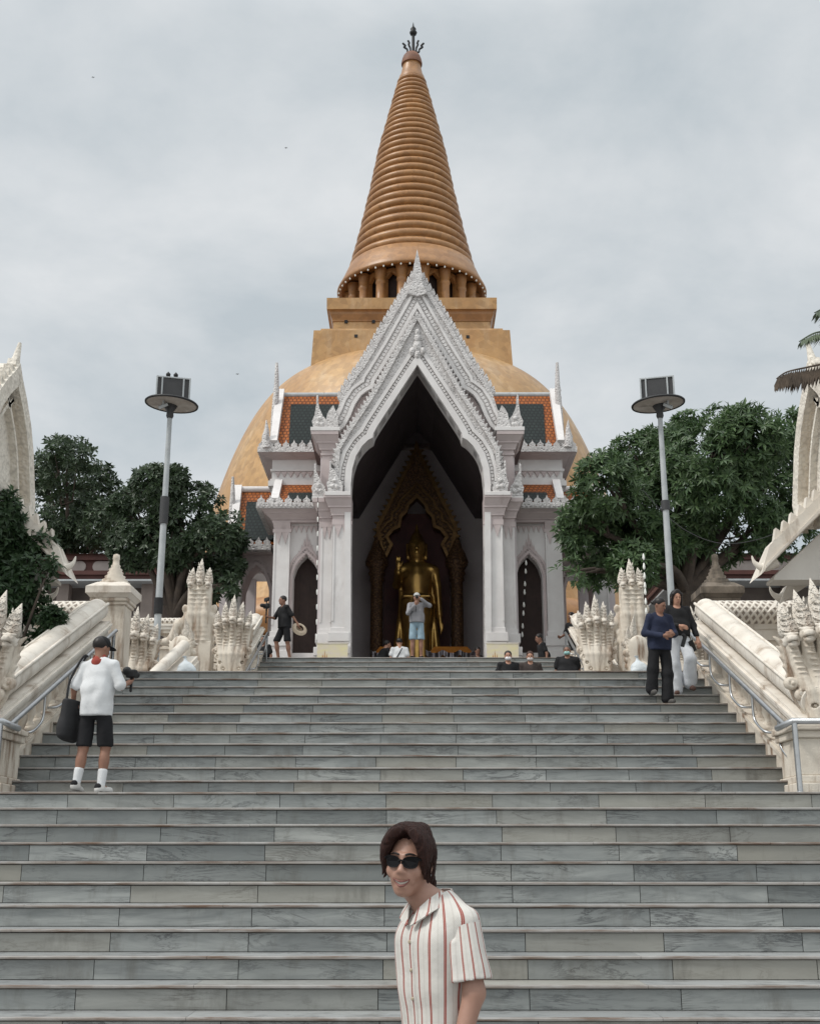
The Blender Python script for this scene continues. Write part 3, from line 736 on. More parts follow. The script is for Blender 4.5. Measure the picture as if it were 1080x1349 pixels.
for s in (-1, 1):
    pilaster('p', 89, 113, PYY + .02, PYY + .75, 830, 688, 653, .26, s, 2)
    pilaster('p', 113.2, 129, PYY + .36, PYY + 1.1, 832, 691, 659, .24, s, 2)
    # carved block carried by the capital and slab under it
    mb = MB(); a, b = ww(88, 650, PYY - .2), ww(122, 650, PYY - .2)
    mb.box(*sorted((XP + s * a, XP + s * b)), PYY - .26, PYY + .5, zz(653, PYY - .2), zz(648, PYY - .2)); mb.build('abacus', WHITE, porch, bevel=.01)
    mb = MB(); a, b = ww(119, 655, PYY + .15), ww(139, 655, PYY + .15)
    mb.box(*sorted((XP + s * a, XP + s * b)), PYY + .12, PYY + .9, zz(659, PYY + .15), zz(654, PYY + .15)); mb.build('abacus', WHITE, porch, bevel=.01)
    mb = MB(); mb.prism(half([(89, 648), (118, 648), (117, 625), (112, 606), (106, 596), (90, 600)], PYY + .1, s), PYY + .08, PYY + .5); mb.build('carved_spandrel', WORN, porch)
    # pier under the outer gable horn
    yq = Y2 - .05
    mb = MB(); x0, x1 = ww(104, 610, yq), ww(126, 610, yq)
    mb.box(*sorted((XP + s * x0, XP + s * x1)), yq, yq + 1.2, zz(655, yq), zz(600, yq))
    cornice(mb, x0, x1, yq, yq + 1.2, zz(600, yq), zz(572, yq), .30, CAP, s); mb.build('gable_pier', PINK, porch)
    mb = MB(); mb.box(*sorted((XP + s * (x0 - .05), XP + s * (x1 + .32))), yq - .32, yq + 1.2, zz(572, yq) + .003, zz(567, yq)); mb.build('abacus', WHITE, porch, bevel=.01)
    # ---- side wing
    YW = 33.4
    xi, xo = ww(112, 780, YW), ww(191, 780, YW)
    zA = zz(690, YW)
    # wall with arched door
    dl, dr = ww(131, 800, YW), ww(165, 800, YW)
    zsp, zap, zb = zz(752, YW), zz(733, YW), zz(860, YW)
    mid = (dl + dr) / 2
    dpath = [(dl, zb), (dl, zsp - .15), (dl + .08, zsp + .12), (dl + (mid - dl) * .5, (zsp + zap) / 2 + .08), (mid, zap + .05), (dr - (mid - dl) * .5, (zsp + zap) / 2 + .08), (dr - .08, zsp + .12), (dr, zsp - .15), (dr, zb)]
    dp = [(XP + s * a, b) for a, b in dpath]
    if s > 0: dp = dp
    else: dp = dp[::-1]
    ow = sorted((XP + s * xi, XP + s * xo))
    outer = [(ow[0], TZ), (ow[0], zA - .4), (ow[0], zA), ((dp[4][0]), zA), (ow[1], zA), (ow[1], zA - .4), (ow[1], TZ)]
    inner = [(dp[0][0], TZ)] + dp + [(dp[-1][0], TZ)]
    mb = MB(); ring_wall(mb, inner, outer, YW, YW + .5, 40); mb.build('wing_wall', WHITE, porch)
    mb = MB(); mb.box(*sorted((dp[0][0], dp[-1][0])), YW + .02, YW + .5, TZ, zb); mb.build('door_sill', WHITE, porch)
    fr = MB(); fr.strip(dp, .02, .09, YW - .06, YW + .1); fr.strip(dp, .14, .20, YW - .04, YW + .06)
    for p, t in along(dp, .115, .075): fr.cbox((p.x, YW - .015, p.y), (.045, .05, .045), Matrix.Rotation(-math.atan2(t.y, t.x), 3, 'Y'))
    x_ = XP + s * mid
    for k in range(9):                                    # leaf crest over the arch
        t_ = (k - 4) / 4; hz = zap + .02 + (1 - abs(t_)) * .0
        cx_ = x_ + t_ * (dr - dl) * .33; cz = zap + .14 - abs(t_) * (zap - zsp) * .62
        hh = .42 * (1 - abs(t_)) + .13
        fr.prism([(cx_ - .07, cz - .05), (cx_ + .07, cz - .05), (cx_ + .05 + t_ * .03, cz + hh * .5), (cx_ + t_ * .05, cz + hh)], YW - .03, YW + .06)
    fr.build('door_surround', PINK, porch)
    # door leaves, half open in shadow
    mb = MB()
    for k in range(5):
        w = (dr - dl) / 5
        mb.box(*sorted((XP + s * (dl + w * k), XP + s * (dl + w * (k + 1)))), YW + .40 + .012 * (k % 2), YW + .46, zb, zap + .12)
    mb.build('door_leaf', DARKW, porch)
    # frieze
    mb = MB(); petals(mb, ww(130, 695, YW), ww(169, 695, YW), zz(702, YW), zz(693, YW), YW - .004, s, 6); mb.build('leaf_frieze', PINK, porch)
    pilaster('p', 170, 191.5, YW - .16, YW + .5, 835, 698, 687, .05, s, 2, False)
    # wing entablature
    mb = MB(); cornice(mb, ww(113, 680, YW), xo + .06, YW - .18, YW + 2.4, zz(690, YW), zz(669, YW - .4), .34, ((0, .2, 0, 0), (.2, .26, .1, .1), (.26, .6, .1, .55), (.6, .68, .62, .62), (.68, .96, .62, 1), (.96, 1, 1.0, 1.0)), s); mb.build('wing_cornice', PINK, porch)
    yc = YW - .18 - .40; ze = zz(669, yc); zf = zz(661.5, yc)
    mb = MB(); xe = xo + .06 + .42
    mb.box(*sorted((XP + s * ww(124, 665, YW), XP + s * xe)), yc, YW + 2.4, ze + .002, zf)
    antefix(mb, ww(126, 665, YW), xe, zf, yc + .02, s)
    for k in range(14):
        t_ = xe - (xe - ww(126, 665, YW)) * (k + .5) / 14
        mb.cbox((XP + s * t_, yc - .01, (ze + zf) / 2), (.07, .05, .10))
    mb.build('eave_antefix', WORN, porch)
    # lower roof strip
    ya, yb_ = yc + .14, YW + 1.7
    def rpt(w, y, Yq): hx, z = HP(w, y, Yq); return (XP + s * hx, Yq, z)
    def roofpanel(name, m, q, lift, thick=.05):
        v = [Vector(p) for p in q]; nrm = (v[1] - v[0]).cross(v[3] - v[0]).normalized()
        if nrm.z < 0: nrm = -nrm
        mb = MB(); mb.loft([[p + nrm * (lift - thick) for p in v], [p + nrm * lift for p in v]], True, True, False); return mb.build(name, m, porch)
    roofpanel('orange_roof', ORANGE, [rpt(186, 661, ya), rpt(126, 661, ya), rpt(126, 638, yb_), rpt(180, 638, yb_)], 0)
    roofpanel('green_roof_panel', GREEN, [rpt(170, 661, ya + .02), rpt(126, 661, ya + .02), rpt(126, 650, ya + .9), rpt(170, 650, ya + .9)], .035, .04)
    roofpanel('roof_verge', WHITE, [rpt(193, 661, ya), rpt(183, 661, ya), rpt(177, 636, yb_ + .02), rpt(187, 636, yb_ + .02)], .12, .14)
    # upper wall
    YU = YW + 1.75; xu = ww(191, 620, YU)
    mb = MB(); mb.box(*sorted((XP + s * ww(100, 620, YU), XP + s * xu)), YU, YU + 6, zz(664, YU) - .3, zz(606, YU)); mb.build('upper_wall', WHITE, porch)
    mb = MB()
    for ya_, yb2, o in ((641, 634, .10), (634, 631, .05), (621, 618, .05)): mb.box(*sorted((XP + s * ww(112, 620, YU), XP + s * (xu + o))), YU - o, YU + 5.5, zz(ya_, YU), zz(yb2, YU) - .004)
    mb.build('string_course', WHITE, porch)
    mb = MB(); petals(mb, ww(128, 625, YU), xu - .08, zz(629, YU), zz(621.5, YU), YU - .006, s, 7); mb.build('leaf_frieze', PINK, porch)
    mb = MB(); cornice(mb, ww(108, 600, YU), xu, YU, YU + 5, zz(606, YU), zz(595, YU - .4), .38, ((0, .12, .05, .05), (.12, .55, .05, .55), (.55, .65, .62, .62), (.65, .95, .62, 1), (.95, 1, 1, 1)), s); mb.build('upper_cornice', PINK, porch)
    yc = YU - .42; ze = zz(595, yc); zf = zz(588, yc); xe = xu + .42
    mb = MB(); mb.box(*sorted((XP + s * ww(118, 590, YU), XP + s * xe)), yc, YU + 5, ze + .002, zf); antefix(mb, ww(134, 590, YU), xe, zf, yc + .02, s)
    mb.build('eave_antefix', WORN, porch)
    ya, yb_ = yc + .14, YU + 2.0
    roofpanel('orange_roof', ORANGE, [rpt(187, 587, ya), rpt(100, 587, ya), rpt(100, 520, yb_), rpt(179, 520, yb_)], 0)
    roofpanel('green_roof_panel', GREEN, [rpt(169, 587, ya + .02), rpt(100, 587, ya + .02), rpt(100, 534, ya + 1.75), rpt(166, 534, ya + 1.75)], .04, .04)
    mb = MB(); p0 = rpt(92, 521, yb_); p1 = rpt(176, 521, yb_)
    mb.tube([p0, p1], .11, 8); mb.box(*sorted((p0[0], p1[0])), yb_ - .05, yb_ + .4, p0[2] - .3, p0[2]); mb.build('roof_ridge', GREYM, porch)
    roofpanel('roof_verge', WHITE, [rpt(193, 587, ya), rpt(184, 587, ya), rpt(174, 519, yb_ + .02), rpt(185, 519, yb_ + .02)], .2, .22)
    mb = MB(); P = [rpt(w, y, yb_ - .8) for w, y in ((188, 588), (187.5, 560), (186.5, 535), (185, 515), (184.6, 495), (184.4, 478))]
    mb.tube(P, [.16, .13, .11, .09, .07, .045], 8)
    for k, (w, y) in enumerate(((191, 575), (190, 560), (189.5, 548), (188.8, 536), (188, 526), (187.4, 516))):
        a = Vector(rpt(w - 2, y + 3, yb_ - .8)); b = Vector(rpt(w + .6, y - 6, yb_ - .8)); mb.tube([a, (a + b) / 2 + Vector((s * .03, 0, 0)), b], [.06, .05, .01], 6)
    mb.build('gable_finial', WORN, porch)
    mb = MB(); P = [rpt(w, y, ya - .1) for w, y in ((198, 590), (199.5, 575), (198, 565), (198.6, 553))]; mb.tube(P, [.14, .12, .07, .01], 8); mb.build('eave_finial', WORN, porch)
    # ---- outer low wing
    YO = 36.2
    xi, xo = xo_prev if False else ww(190, 780, YO), ww(252, 780, YO)
    dl, dr = ww(196, 800, YO), ww(231, 800, YO); zsp, zap = zz(768, YO), zz(745, YO); mid = (dl + dr) / 2
    dpath = [(dl, TZ), (dl, zsp - .2), (dl + .1, zsp + .12), (dl + (mid - dl) * .5, (zsp + zap) / 2 + .1), (mid, zap), (dr - (mid - dl) * .5, (zsp + zap) / 2 + .1), (dr - .1, zsp + .12), (dr, zsp - .2), (dr, TZ)]
    dp = [(XP + s * a, b) for a, b in dpath]; dp = dp if s > 0 else dp[::-1]
    zA = zz(730, YO); ow = sorted((XP + s * xi, XP + s * xo))
    mb = MB(); ring_wall(mb, dp, [(ow[0], TZ), (ow[0], zA - .4), (ow[0], zA), (dp[4][0], zA), (ow[1], zA), (ow[1], zA - .4), (ow[1], TZ)], YO, YO + .8, 40); mb.build('gallery_wall', PINK, porch)
    fr = MB(); fr.strip(dp, .02, .10, YO - .06, YO + .1); fr.strip(dp, .16, .22, YO - .04, YO + .06)
    for p, t in along(dp, .13, .09): fr.cbox((p.x, YO - .015, p.y), (.05, .05, .05), Matrix.Rotation(-math.atan2(t.y, t.x), 3, 'Y'))
    x_ = XP + s * mid
    for k in range(9):
        t_ = (k - 4) / 4; cx_ = x_ + t_ * (dr - dl) * .33; cz = zap + .14 - abs(t_) * (zap - zsp) * .62; hh = .42 * (1 - abs(t_)) + .13
        fr.prism([(cx_ - .07, cz - .05), (cx_ + .07, cz - .05), (cx_ + .05 + t_ * .03, cz + hh * .5), (cx_ + t_ * .05, cz + hh)], YO - .03, YO + .06)
    fr.build('door_surround', PINK, porch)
    pilaster('p', 232, 252, YO - .2, YO + .8, 838, 735, 722, .05, s, 2, False)
    mb = MB(); cornice(mb, ww(190, 720, YO), xo + .05, YO - .2, YO + 2.5, zz(731, YO), zz(724, YO), .3, ((0, .2, 0, 0), (.2, .7, .1, .6), (.7, 1, .7, 1)), s); mb.build('wing_cornice', PINK, porch)
    yc = YO - .54; ze = zz(724, yc); zf = zz(716, yc); xe = xo + .40
    mb = MB(); mb.box(*sorted((XP + s * ww(190, 720, YO), XP + s * xe)), yc, YO + 2.5, ze + .002, zf); antefix(mb, ww(190, 720, YO), xe, zf, yc + .02, s); mb.build('eave_antefix', WORN, porch)
    ya, yb_ = yc + .14, YO + 2.2
    roofpanel('orange_roof', ORANGE, [rpt(240, 716, ya), rpt(186, 716, ya), rpt(186, 647, yb_), rpt(233, 647, yb_)], 0)
    roofpanel('green_roof_panel', GREEN, [rpt(228, 712, ya + .05), rpt(186, 712, ya + .05), rpt(186, 662, ya + 1.95), rpt(224, 662, ya + 1.95)], .04, .04)
    mb = MB(); p0 = rpt(186, 645, yb_); p1 = rpt(232, 645, yb_); mb.tube([p0, p1], .12, 8); mb.box(*sorted((p0[0], p1[0])), yb_, yb_ + 1.2, zA - .1, p0[2] - .05); mb.build('roof_ridge', WHITE, porch)
    mb = MB(); mb.box(*sorted((XP + s * ww(213, 780, YO + 3), XP + s * ww(260, 780, YO + 3))), YO + 3, YO + 3.3, TZ, zA); mb.build('gallery_back_wall', HALL, porch)
    roofpanel('roof_verge', WHITE, [rpt(247, 716, ya), rpt(238, 716, ya), rpt(230, 644, yb_ + .02), rpt(240, 644, yb_ + .02)], .16, .2)
    mb = MB(); P = [rpt(w, y, yb_ - 1) for w, y in ((246, 712), (244, 690), (243, 665), (242.6, 645), (242.4, 628))]; mb.tube(P, [.16, .13, .10, .07, .04], 8); mb.build('gable_finial', WORN, porch)
# ---- hall behind the doorway
hw = ww(94, 800, PYY) + .55; YB = 41.0; zc = zz(575, PYY) + .2
mb = MB(); zr = zz(481, PYY) + .5
for s in (-1, 1): mb.box(*sorted((XP + s * hw, XP + s * (hw + .3))), PYY + .72, YB, TZ, zc)
mb.box(XP - hw - .3, XP + hw + .3, YB, YB + .3, TZ, zr)
mb.build('hall_wall', HALL, porch)
mb = MB()
for s in (-1, 1):
    a = [(XP + s * (hw + .3), zc - .02), (XP, zr + .6), (XP, zr + .85), (XP + s * (hw + .6), zc)]
    mb.prism(a, PYY + .74, YB + .3)
mb.box(XP - hw, XP + hw, YB - .5, YB - .02, zat(584, YB - .5), zat(570, YB - .5))
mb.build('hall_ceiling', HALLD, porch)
terr = MB(); terr.box(XP - hw - .3, XP + hw + .3, PYY + .1, YB, TZ - .1, TZ + .012); terr.build('hall_floor', PAVE, porch)
mb = MB()
for s in (-1, 1):                        # nave roof behind the gables, body of the shrine
    mb.prism([(XP + s * (hw + .31), TZ), (XP + s * (ww(100, 700, 36)), TZ), (XP + s * ww(100, 700, 36), zz(600, 36)), (XP + s * (hw + .62), zc + .2), (XP + s * (hw + .31), zc)], PYY + 1.12, YB + 6)
mb.build('nave_wall', PINK, porch)
mb = MB()
for s in (-1, 1): mb.prism([(XP + s * ww(112, 575, Y2), zz(575, Y2)), (XP + s * ww(88, 545, Y2), zz(545, Y2)), (XP, zz(404, Y2)), (XP, zz(412, Y2) - .05), (XP + s * ww(108, 575, Y2), zz(575, Y2))], Y2 + .5, YB + 6)
mb.build('nave_roof', ORANGE, porch)
mb = MB()
for s in (-1, 1): mb.prism([(XP + s * (ww(112, 575, Y2) - .06), zz(578, Y2)), (XP, zz(412, Y2) - .12), (XP, zz(412, Y2) - .5), (XP + s * (ww(108, 575, Y2) - .3), zz(578, Y2))], Y2 + .56, YB + 5.9)
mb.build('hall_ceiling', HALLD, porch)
# ------------------------------------------------------------------ balustrades
def vase(mb, c, H, r=.085, n=12):
    pr = [(.95, 0), (.95, .08), (.6, .12), (.75, .2), (1.0, .34), (.92, .48), (.55, .68), (.42, .80), (.5, .84), (.75, .88), (.75, .92), (.95, .93), (.95, 1)]
    mb.lathe([(r * a, c[2] + H * b) for a, b in pr], n, (c[0], c[1], 0))
def sloped(s, xin, y0, z0, run, rise, label, name='sloping_balustrade', tail=.2, sp=.30):
    k = rise / run; y1 = y0 + run
    T = thing(name, label, 'balustrade', (xin, y0, z0))
    def slab(mb, xa, xb, o0, o1, ya=None, yb=None):
        ya = y0 - tail if ya is None else ya; yb = y1 + .12 if yb is None else yb
        za = z0 + (ya - y0) * k; zb = z0 + (yb - y0) * k
        mb.loft([[(xin + s * x, ya, za + o) for x, o in ((xa, o0), (xb, o0), (xb, o1), (xa, o1))], [(xin + s * x, yb, zb + o) for x, o in ((xa, o0), (xb, o0), (xb, o1), (xa, o1))]], True, True, False)
    mb = MB(); slab(mb, -.02, .40, -.9, .13); slab(mb, -.05, .43, .06, .105); mb.build('stringer', CREAM, T)
    n = int(run / sp)
    for i in range(n):
        y = y0 + .05 + i * sp; z = z0 + (y - y0) * k + .10
        mb = MB(); vase(mb, (xin + s * .15, y, z), .52); mb.build('baluster', CREAM, T)
    mb = MB(); slab(mb, .0, .36, .56, .615); slab(mb, -.035, .395, .615, .665); slab(mb, -.055, .41, .665, .70); slab(mb, -.02, .38, .70, .74); slab(mb, -.005, .36, .52, .56); mb.build('top_rail', CREAMW, T)
    L = math.hypot(run + tail, rise); m = max(3, int(L / .52)); mb = MB(); mb.cs = True
    for i in range(m):
        a, b = i / m, (i + 1) / m
        pa = Vector((xin + s * .18, y0 - tail + (run + tail + .06) * a, 0)); pb = Vector((xin + s * .18, y0 - tail + (run + tail + .06) * b, 0))
        pa.z = z0 + (pa.y - y0) * k + .93; pb.z = z0 + (pb.y - y0) * k + .93
        d = (pb - pa).normalized() * .004; mb.tube([pa + d * .2, pa + d, pb - d, pb - d * .2], [.165, .169, .169, .165], 24)
    for dx, dz in ((.155, .115), (-.16, .09)):
        pa = Vector((xin + s * (.18 + dx), y0 - tail, z0 - tail * k + .93 + dz)); pb = Vector((xin + s * (.18 + dx), y1 + .06, z0 + (run + .06) * k + .93 + dz)); mb.tube([pa, pb], .022, 8)
    mb.build('coping', CREAMW, T)
    return T
def handrail(s, xin, y0, z0, run, rise, label, nb=5):
    k = rise / run; y1 = y0 + run; x = xin - s * .13
    T = thing('metal_handrail', label, 'handrail', (x, y0, z0))
    f = lambda y, o: Vector((x, y, z0 + (y - y0) * k + o))
    mb = MB(); mb.tube([f(y0 - .25, .60), f(y1 - .05, .60), f(y1 + .06, .60)], .032, 10); mb.build('rail', STEEL, T)
    for i in range(nb):
        y = y0 + .25 + (run - .5) * i / (nb - 1); a = f(y, .59)
        P = spline([a, a + Vector((0, 0, -.26)), a + Vector((s * .01, -.10, -.34 - .10 * k)), a + Vector((s * .04, -.30, -.36 - .3 * k)), a + Vector((s * .16, -.34, -.36 - .34 * k))], 4)
        mb = MB(); mb.tube(P, .016, 7); mb.build('bracket', STEEL, T)
    mb = MB()
    for dx in (0, .0):
        mb.tube([f(y1 - .05, -.15), f(y1 - .05, .60)], .026, 10)
    mb.build('post', STEEL, T)
    return T
XL, XR = SX - 4.50, SX + 4.50
sloped(-1, XL, UY, LZ1 + RISE, 11 * UT, 11 * RISE, 'cream sloping balustrade with round coping beside the man in the white shirt')
sloped(1, XR, UY, LZ1 + RISE, 11 * UT, 11 * RISE, 'cream sloping balustrade with round coping beside the two women')
handrail(-1, XL, UY, LZ1 + RISE, 11 * UT, 11 * RISE, 'steel handrail on the balustrade next to the man with the tote bag')
handrail(1, XR, UY, LZ1 + RISE, 11 * UT, 11 * RISE, 'steel handrail on the balustrade next to the two women')
sloped(-1, -3.78, TY0, LZ2 + RISE, 11 * UT, 11 * RISE, 'short cream balustrade of the upper flight near the man with a straw hat', sp=.34)
sloped(1, 3.92, TY0, LZ2 + RISE, 11 * UT, 11 * RISE, 'short cream balustrade of the upper flight behind the man in a green mask', sp=.34)
handrail(-1, -3.78, TY0, LZ2 + RISE, 11 * UT, 11 * RISE, 'steel handrail of the upper flight near the man with a straw hat', 4)
handrail(1, 3.92, TY0, LZ2 + RISE, 11 * UT, 11 * RISE, 'steel handrail of the upper flight behind the man in a green mask', 4)
# level railings on the lower landing, before the big nagas
for s, side in ((-1, 'before the naga beside the man in the white shirt'), (1, 'before the big naga on the women\'s side')):
    xp = xat(1043, 950, 13.0) if s > 0 else xat(4, 950, 13.0)
    zt = zat(950, 13.0, 1043)
    T = thing('metal_railing', 'level steel railing on the landing ' + side, 'railing', (xp, 13.0, LZ1))
    mb = MB(); mb.tube([(xp - s * .03, 13.45, zt - .03), (xp, 13.0, zt), (xp + s * 1.6, 13.0, zt)], .036, 10); mb.build('rail', STEEL, T)
    for dx in (.02, 1.5):
        mb = MB(); mb.tube([(xp + s * dx, 13.0, LZ1 - .01), (xp + s * dx, 13.0, zt)], .030, 10); mb.lathe([(.07, LZ1), (.07, LZ1 + .012), (.03, LZ1 + .02)], 12, (xp + s * dx, 13.0, 0)); mb.build('post', STEEL, T)
# parapets of the middle landing and of the terrace, retaining walls
def parapet(label, xa, xb, y, z0, z1, name='balustrade_wall', gap=True, th=.42, zb=None):
    xa, xb = sorted((xa, xb)); T = thing(name, label, 'balustrade', ((xa + xb) / 2, y, z0)); H = z1 - z0
    mb = MB(); mb.box(xa, xb, y, y + th, (z0 if zb is None else zb), z0 + H * .30); mb.box(xa - .03, xb + .03, y - .04, y + th + .04, z0 + H * .24, z0 + H * .28); mb.build('plinth', CREAM, T)
    mb = MB(); zt = z0 + H * .62
    mb.box(xa, xb, y + .02, y + th - .02, zt, z0 + H * .70); mb.cm = 1
    mb.box(xa, xb, y - .02, y + th + .02, z0 + H * .70 + .001, z0 + H * .78); mb.box(xa, xb, y - .05, y + th + .05, z0 + H * .78 + .001, z0 + H * .83); mb.build('moulding', [CREAM, CREAMW], T)
    n = max(2, int((xb - xa) / .36)); w = (xb - xa) / n
    for i in range(n):
        if i % 5 == 4:
            mb = MB(); mb.box(xa + w * i + .02, xa + w * (i + 1) - .02, y + .02, y + th - .02, z0 + H * .30, zt)
        else:
            mb = MB(); vase(mb, (xa + w * (i + .5), y + th / 2, z0 + H * .30), H * .32, .13, 12)
        mb.build('baluster', CREAM, T)
    mb = MB(); cy, cz, r = y + th / 2, z0 + H * .90, H * .105
    n = 16; rings = []
    m = int((xb - xa) / .05)
    for i in range(m + 1):
        x = xa + (xb - xa) * i / m
        rings.append([(x, cy + (r * 1.9) * math.cos(2 * PI * j / n), cz + r * math.sin(2 * PI * j / n)) for j in range(n)])
    mb.loft(rings, True, True, True); mb.build('coping', DIAPER, T)
    return T
t = NT('diaper_coping'); v = t.co(1.0)
def _w(rot):
    m = t.n('Mapping'); m.inputs['Rotation'].default_value = (0, rot, 0); t.l(v, m.inputs['Vector'])
    w = t.n('TexWave'); w.inputs['Scale'].default_value = 3.6; w.inputs['Distortion'].default_value = .2; t.l(m.outputs[0], w.inputs['Vector']); return w.outputs['Fac']
h_ = t.math('MAXIMUM', _w(R(40)), _w(R(-40)))
DIAPER = t.fin(t.mix(t.ramp(h_, [(.35, 0), (.8, 1)]), (.24, .20, .165), (.66, .61, .54)), .85, t.bump(h_, .8, .02))
zp = zat(790, 19.2, 985)
parapet('cream parapet with net patterned coping behind the big naga on the women\'s side', SX + 5.05, SX + 8.8, 19.2, LZ2 - .9, zp, zb=LZ1)
parapet('cream parapet with net patterned coping behind the dark shrub', SX - 5.05, SX - 8.8, 19.2, LZ2 - .9, zp, zb=LZ1)
for s, lab in ((-1, 'terrace parapet behind the lamp post and small nagas, stupa pillar before it'), (1, 'terrace parapet behind the two women in the shade of the tree')):
    parapet(lab, s * 4.55, s * 9.4, TY + .05, TZ - .05, zat(812, TY, 220), zb=TZ - .1)
    T = thing('retaining_wall', 'cream moulded retaining wall below the terrace parapet ' + ('near the lamp and nagas' if s < 0 else 'behind the women'), 'wall', (s * 7, TY, LZ2))
    mb = MB(); xs = sorted((s * 4.45, s * 9.4)); mb.box(*xs, TY + .08, TY + .5, LZ2 - .01, TZ - .12); mb.box(*xs, TY - .04, TY + .5, TZ - .30, TZ - .16); mb.box(*xs, TY - .08, TY + .5, LZ2, LZ2 + .4); mb.build('wall_face', CREAM, T)
# pedestal pillars with little stupas
def stupa(px, py, Y, label, m, m2):
    p = at(px, py, Y); x = p.x; z0 = LZ2
    zc0, zc1 = zat(792, Y, px), zat(775, Y, px); zt = zat(730, Y, px)
    T = thing('stupa_pillar', label, 'pillar', (x, Y, z0))
    mb = MB(); h = .27
    for a, b, o in ((z0, z0 + .3, .10), (z0 + .3, z0 + .4, .05), (z0 + .4, zc0 - .12, 0), (zc0 - .12, zc0 - .06, .03), (zc0 - .06, zc0, .06)): mb.box(x - h - o, x + h + o, Y - h - o, Y + h + o, a, b - .001)
    mb.build('shaft', m, T, bevel=.012)
    mb = MB()
    def sq(r0, za, r1, zb): mb.loft([[(x + r0 * a, Y + r0 * b, za) for a, b in ((-1, -1), (1, -1), (1, 1), (-1, 1))], [(x + r1 * a, Y + r1 * b, zb) for a, b in ((-1, -1), (1, -1), (1, 1), (-1, 1))]], True, True, False)
    sq(h + .06, zc0, h + .12, zc0 + .07); sq(h + .13, zc0 + .071, h + .13, zc0 + .19); sq(h + .13, zc0 + .191, h - .02, zc1 + .06); mb.build('cap', m2, T, bevel=.012)
    H = zt - zc1 - .05; b = zc1 + .05
    mb = MB(); mb.lathe([(.27, b), (.27, b + H * .07), (.22, b + H * .09), (.225, b + H * .16), (.17, b + H * .20), (.18, b + H * .28), (.13, b + H * .33), (.14, b + H * .40), (.11, b + H * .44), (.12, b + H * .50), (.075, b + H * .56), (.085, b + H * .62), (.06, b + H * .66), (.055, b + H * .80), (.065, b + H * .84), (.055, b + H * .97), (.02, b + H)], 20, (x, Y, 0)); mb.build('spire', m, T)
TREE_SHADE = M('tree_shade_stucco', (.20, .165, .13), (.095, .078, .062), 3, .9, .4, 26, .012, dirt=((.03, .026, .022), (4, 4, 1.5), .48, .7))  # tree's shade put into the stucco colour, with dark stains
stupa(150, 790, 20.6, 'square cream pillar with tiny stupa top at the head of the steps by the lamp', CREAM, CREAMW)
stupa(945, 790, 21.6, 'square pillar coloured as in tree shade, with tiny stupa top behind the women', TREE_SHADE, TREE_SHADE)
# ------------------------------------------------------------------ naga statues
NAGA = {}
def naga_meshes():
    h = SDF()
    h.ell((0, 0, .02), (.070, .085, .075)); h.ell((0, -.085, -.012), (.052, .085, .045), k=.03); h.ell((0, -.15, -.012), (.046, .04, .036), k=.02)
    h.ell((0, -.07, -.055), (.045, .085, .028), (8, 0, 0), k=.012)
    h.box((0, -.13, -.034), (.07, .075, .004), (4, 0, 0), .002, .006, -1)
    for s in (-1, 1):
        h.cap((s * .02, -.075, .048), (s * .062, -.04, .066), .016, .012, .012); h.ell((s * .042, -.072, .026), (.016, .016, .014), k=.004)
        h.ell((s * .018, -.172, .005), (.014, .016, .012), k=.008)
        h.cap((s * .06, .0, .0), (s * .085, .05, .05), .022, .006, .02); h.cap((s * .06, .01, -.03), (s * .08, .06, .0), .02, .006, .02)
    o = sdf_obj('head', h, (-.12, -.22, -.11), (.12, .13, .12), .0085, CREAMW); NAGA['head'] = o.data; bpy.data.objects.remove(o)
    c = MB(); n = 18; pr = [(.070, 0), (.082, .04), (.080, .12), (.070, .22), (.052, .34), (.030, .46), (.012, .55), (.002, .60)]
    rings = []
    for r, z in pr:
        ring = []
        for j in range(n):
            a = 2 * PI * j / n; rr = r * (1 + .10 * math.cos(3 * a + PI)) * (1 + .07 * math.sin(z * 60))
            ring.append((rr * math.cos(a), rr * .75 * math.sin(a) + .25 * z * z, z))
        rings.append(ring)
    c.loft(rings, True, True, True)
    for k in range(4):
        z = .06 + k * .1; r = .082 * (1 - z * 1.3)
        for s in (-1, 1): c.tube([(s * r * .2, -r * .75, z), (s * r * .75, -r * .62, z + .03), (s * r * .98, -r * .15, z + .10)], [.012, .012, .004], 6)
    for q in range(len(c.v)): c.v[q] = (c.v[q][0] * 1.12, c.v[q][1] * 1.1, c.v[q][2] * .88)
    o = c.build('crest', CARVED); NAGA['crest'] = o.data; bpy.data.objects.remove(o)
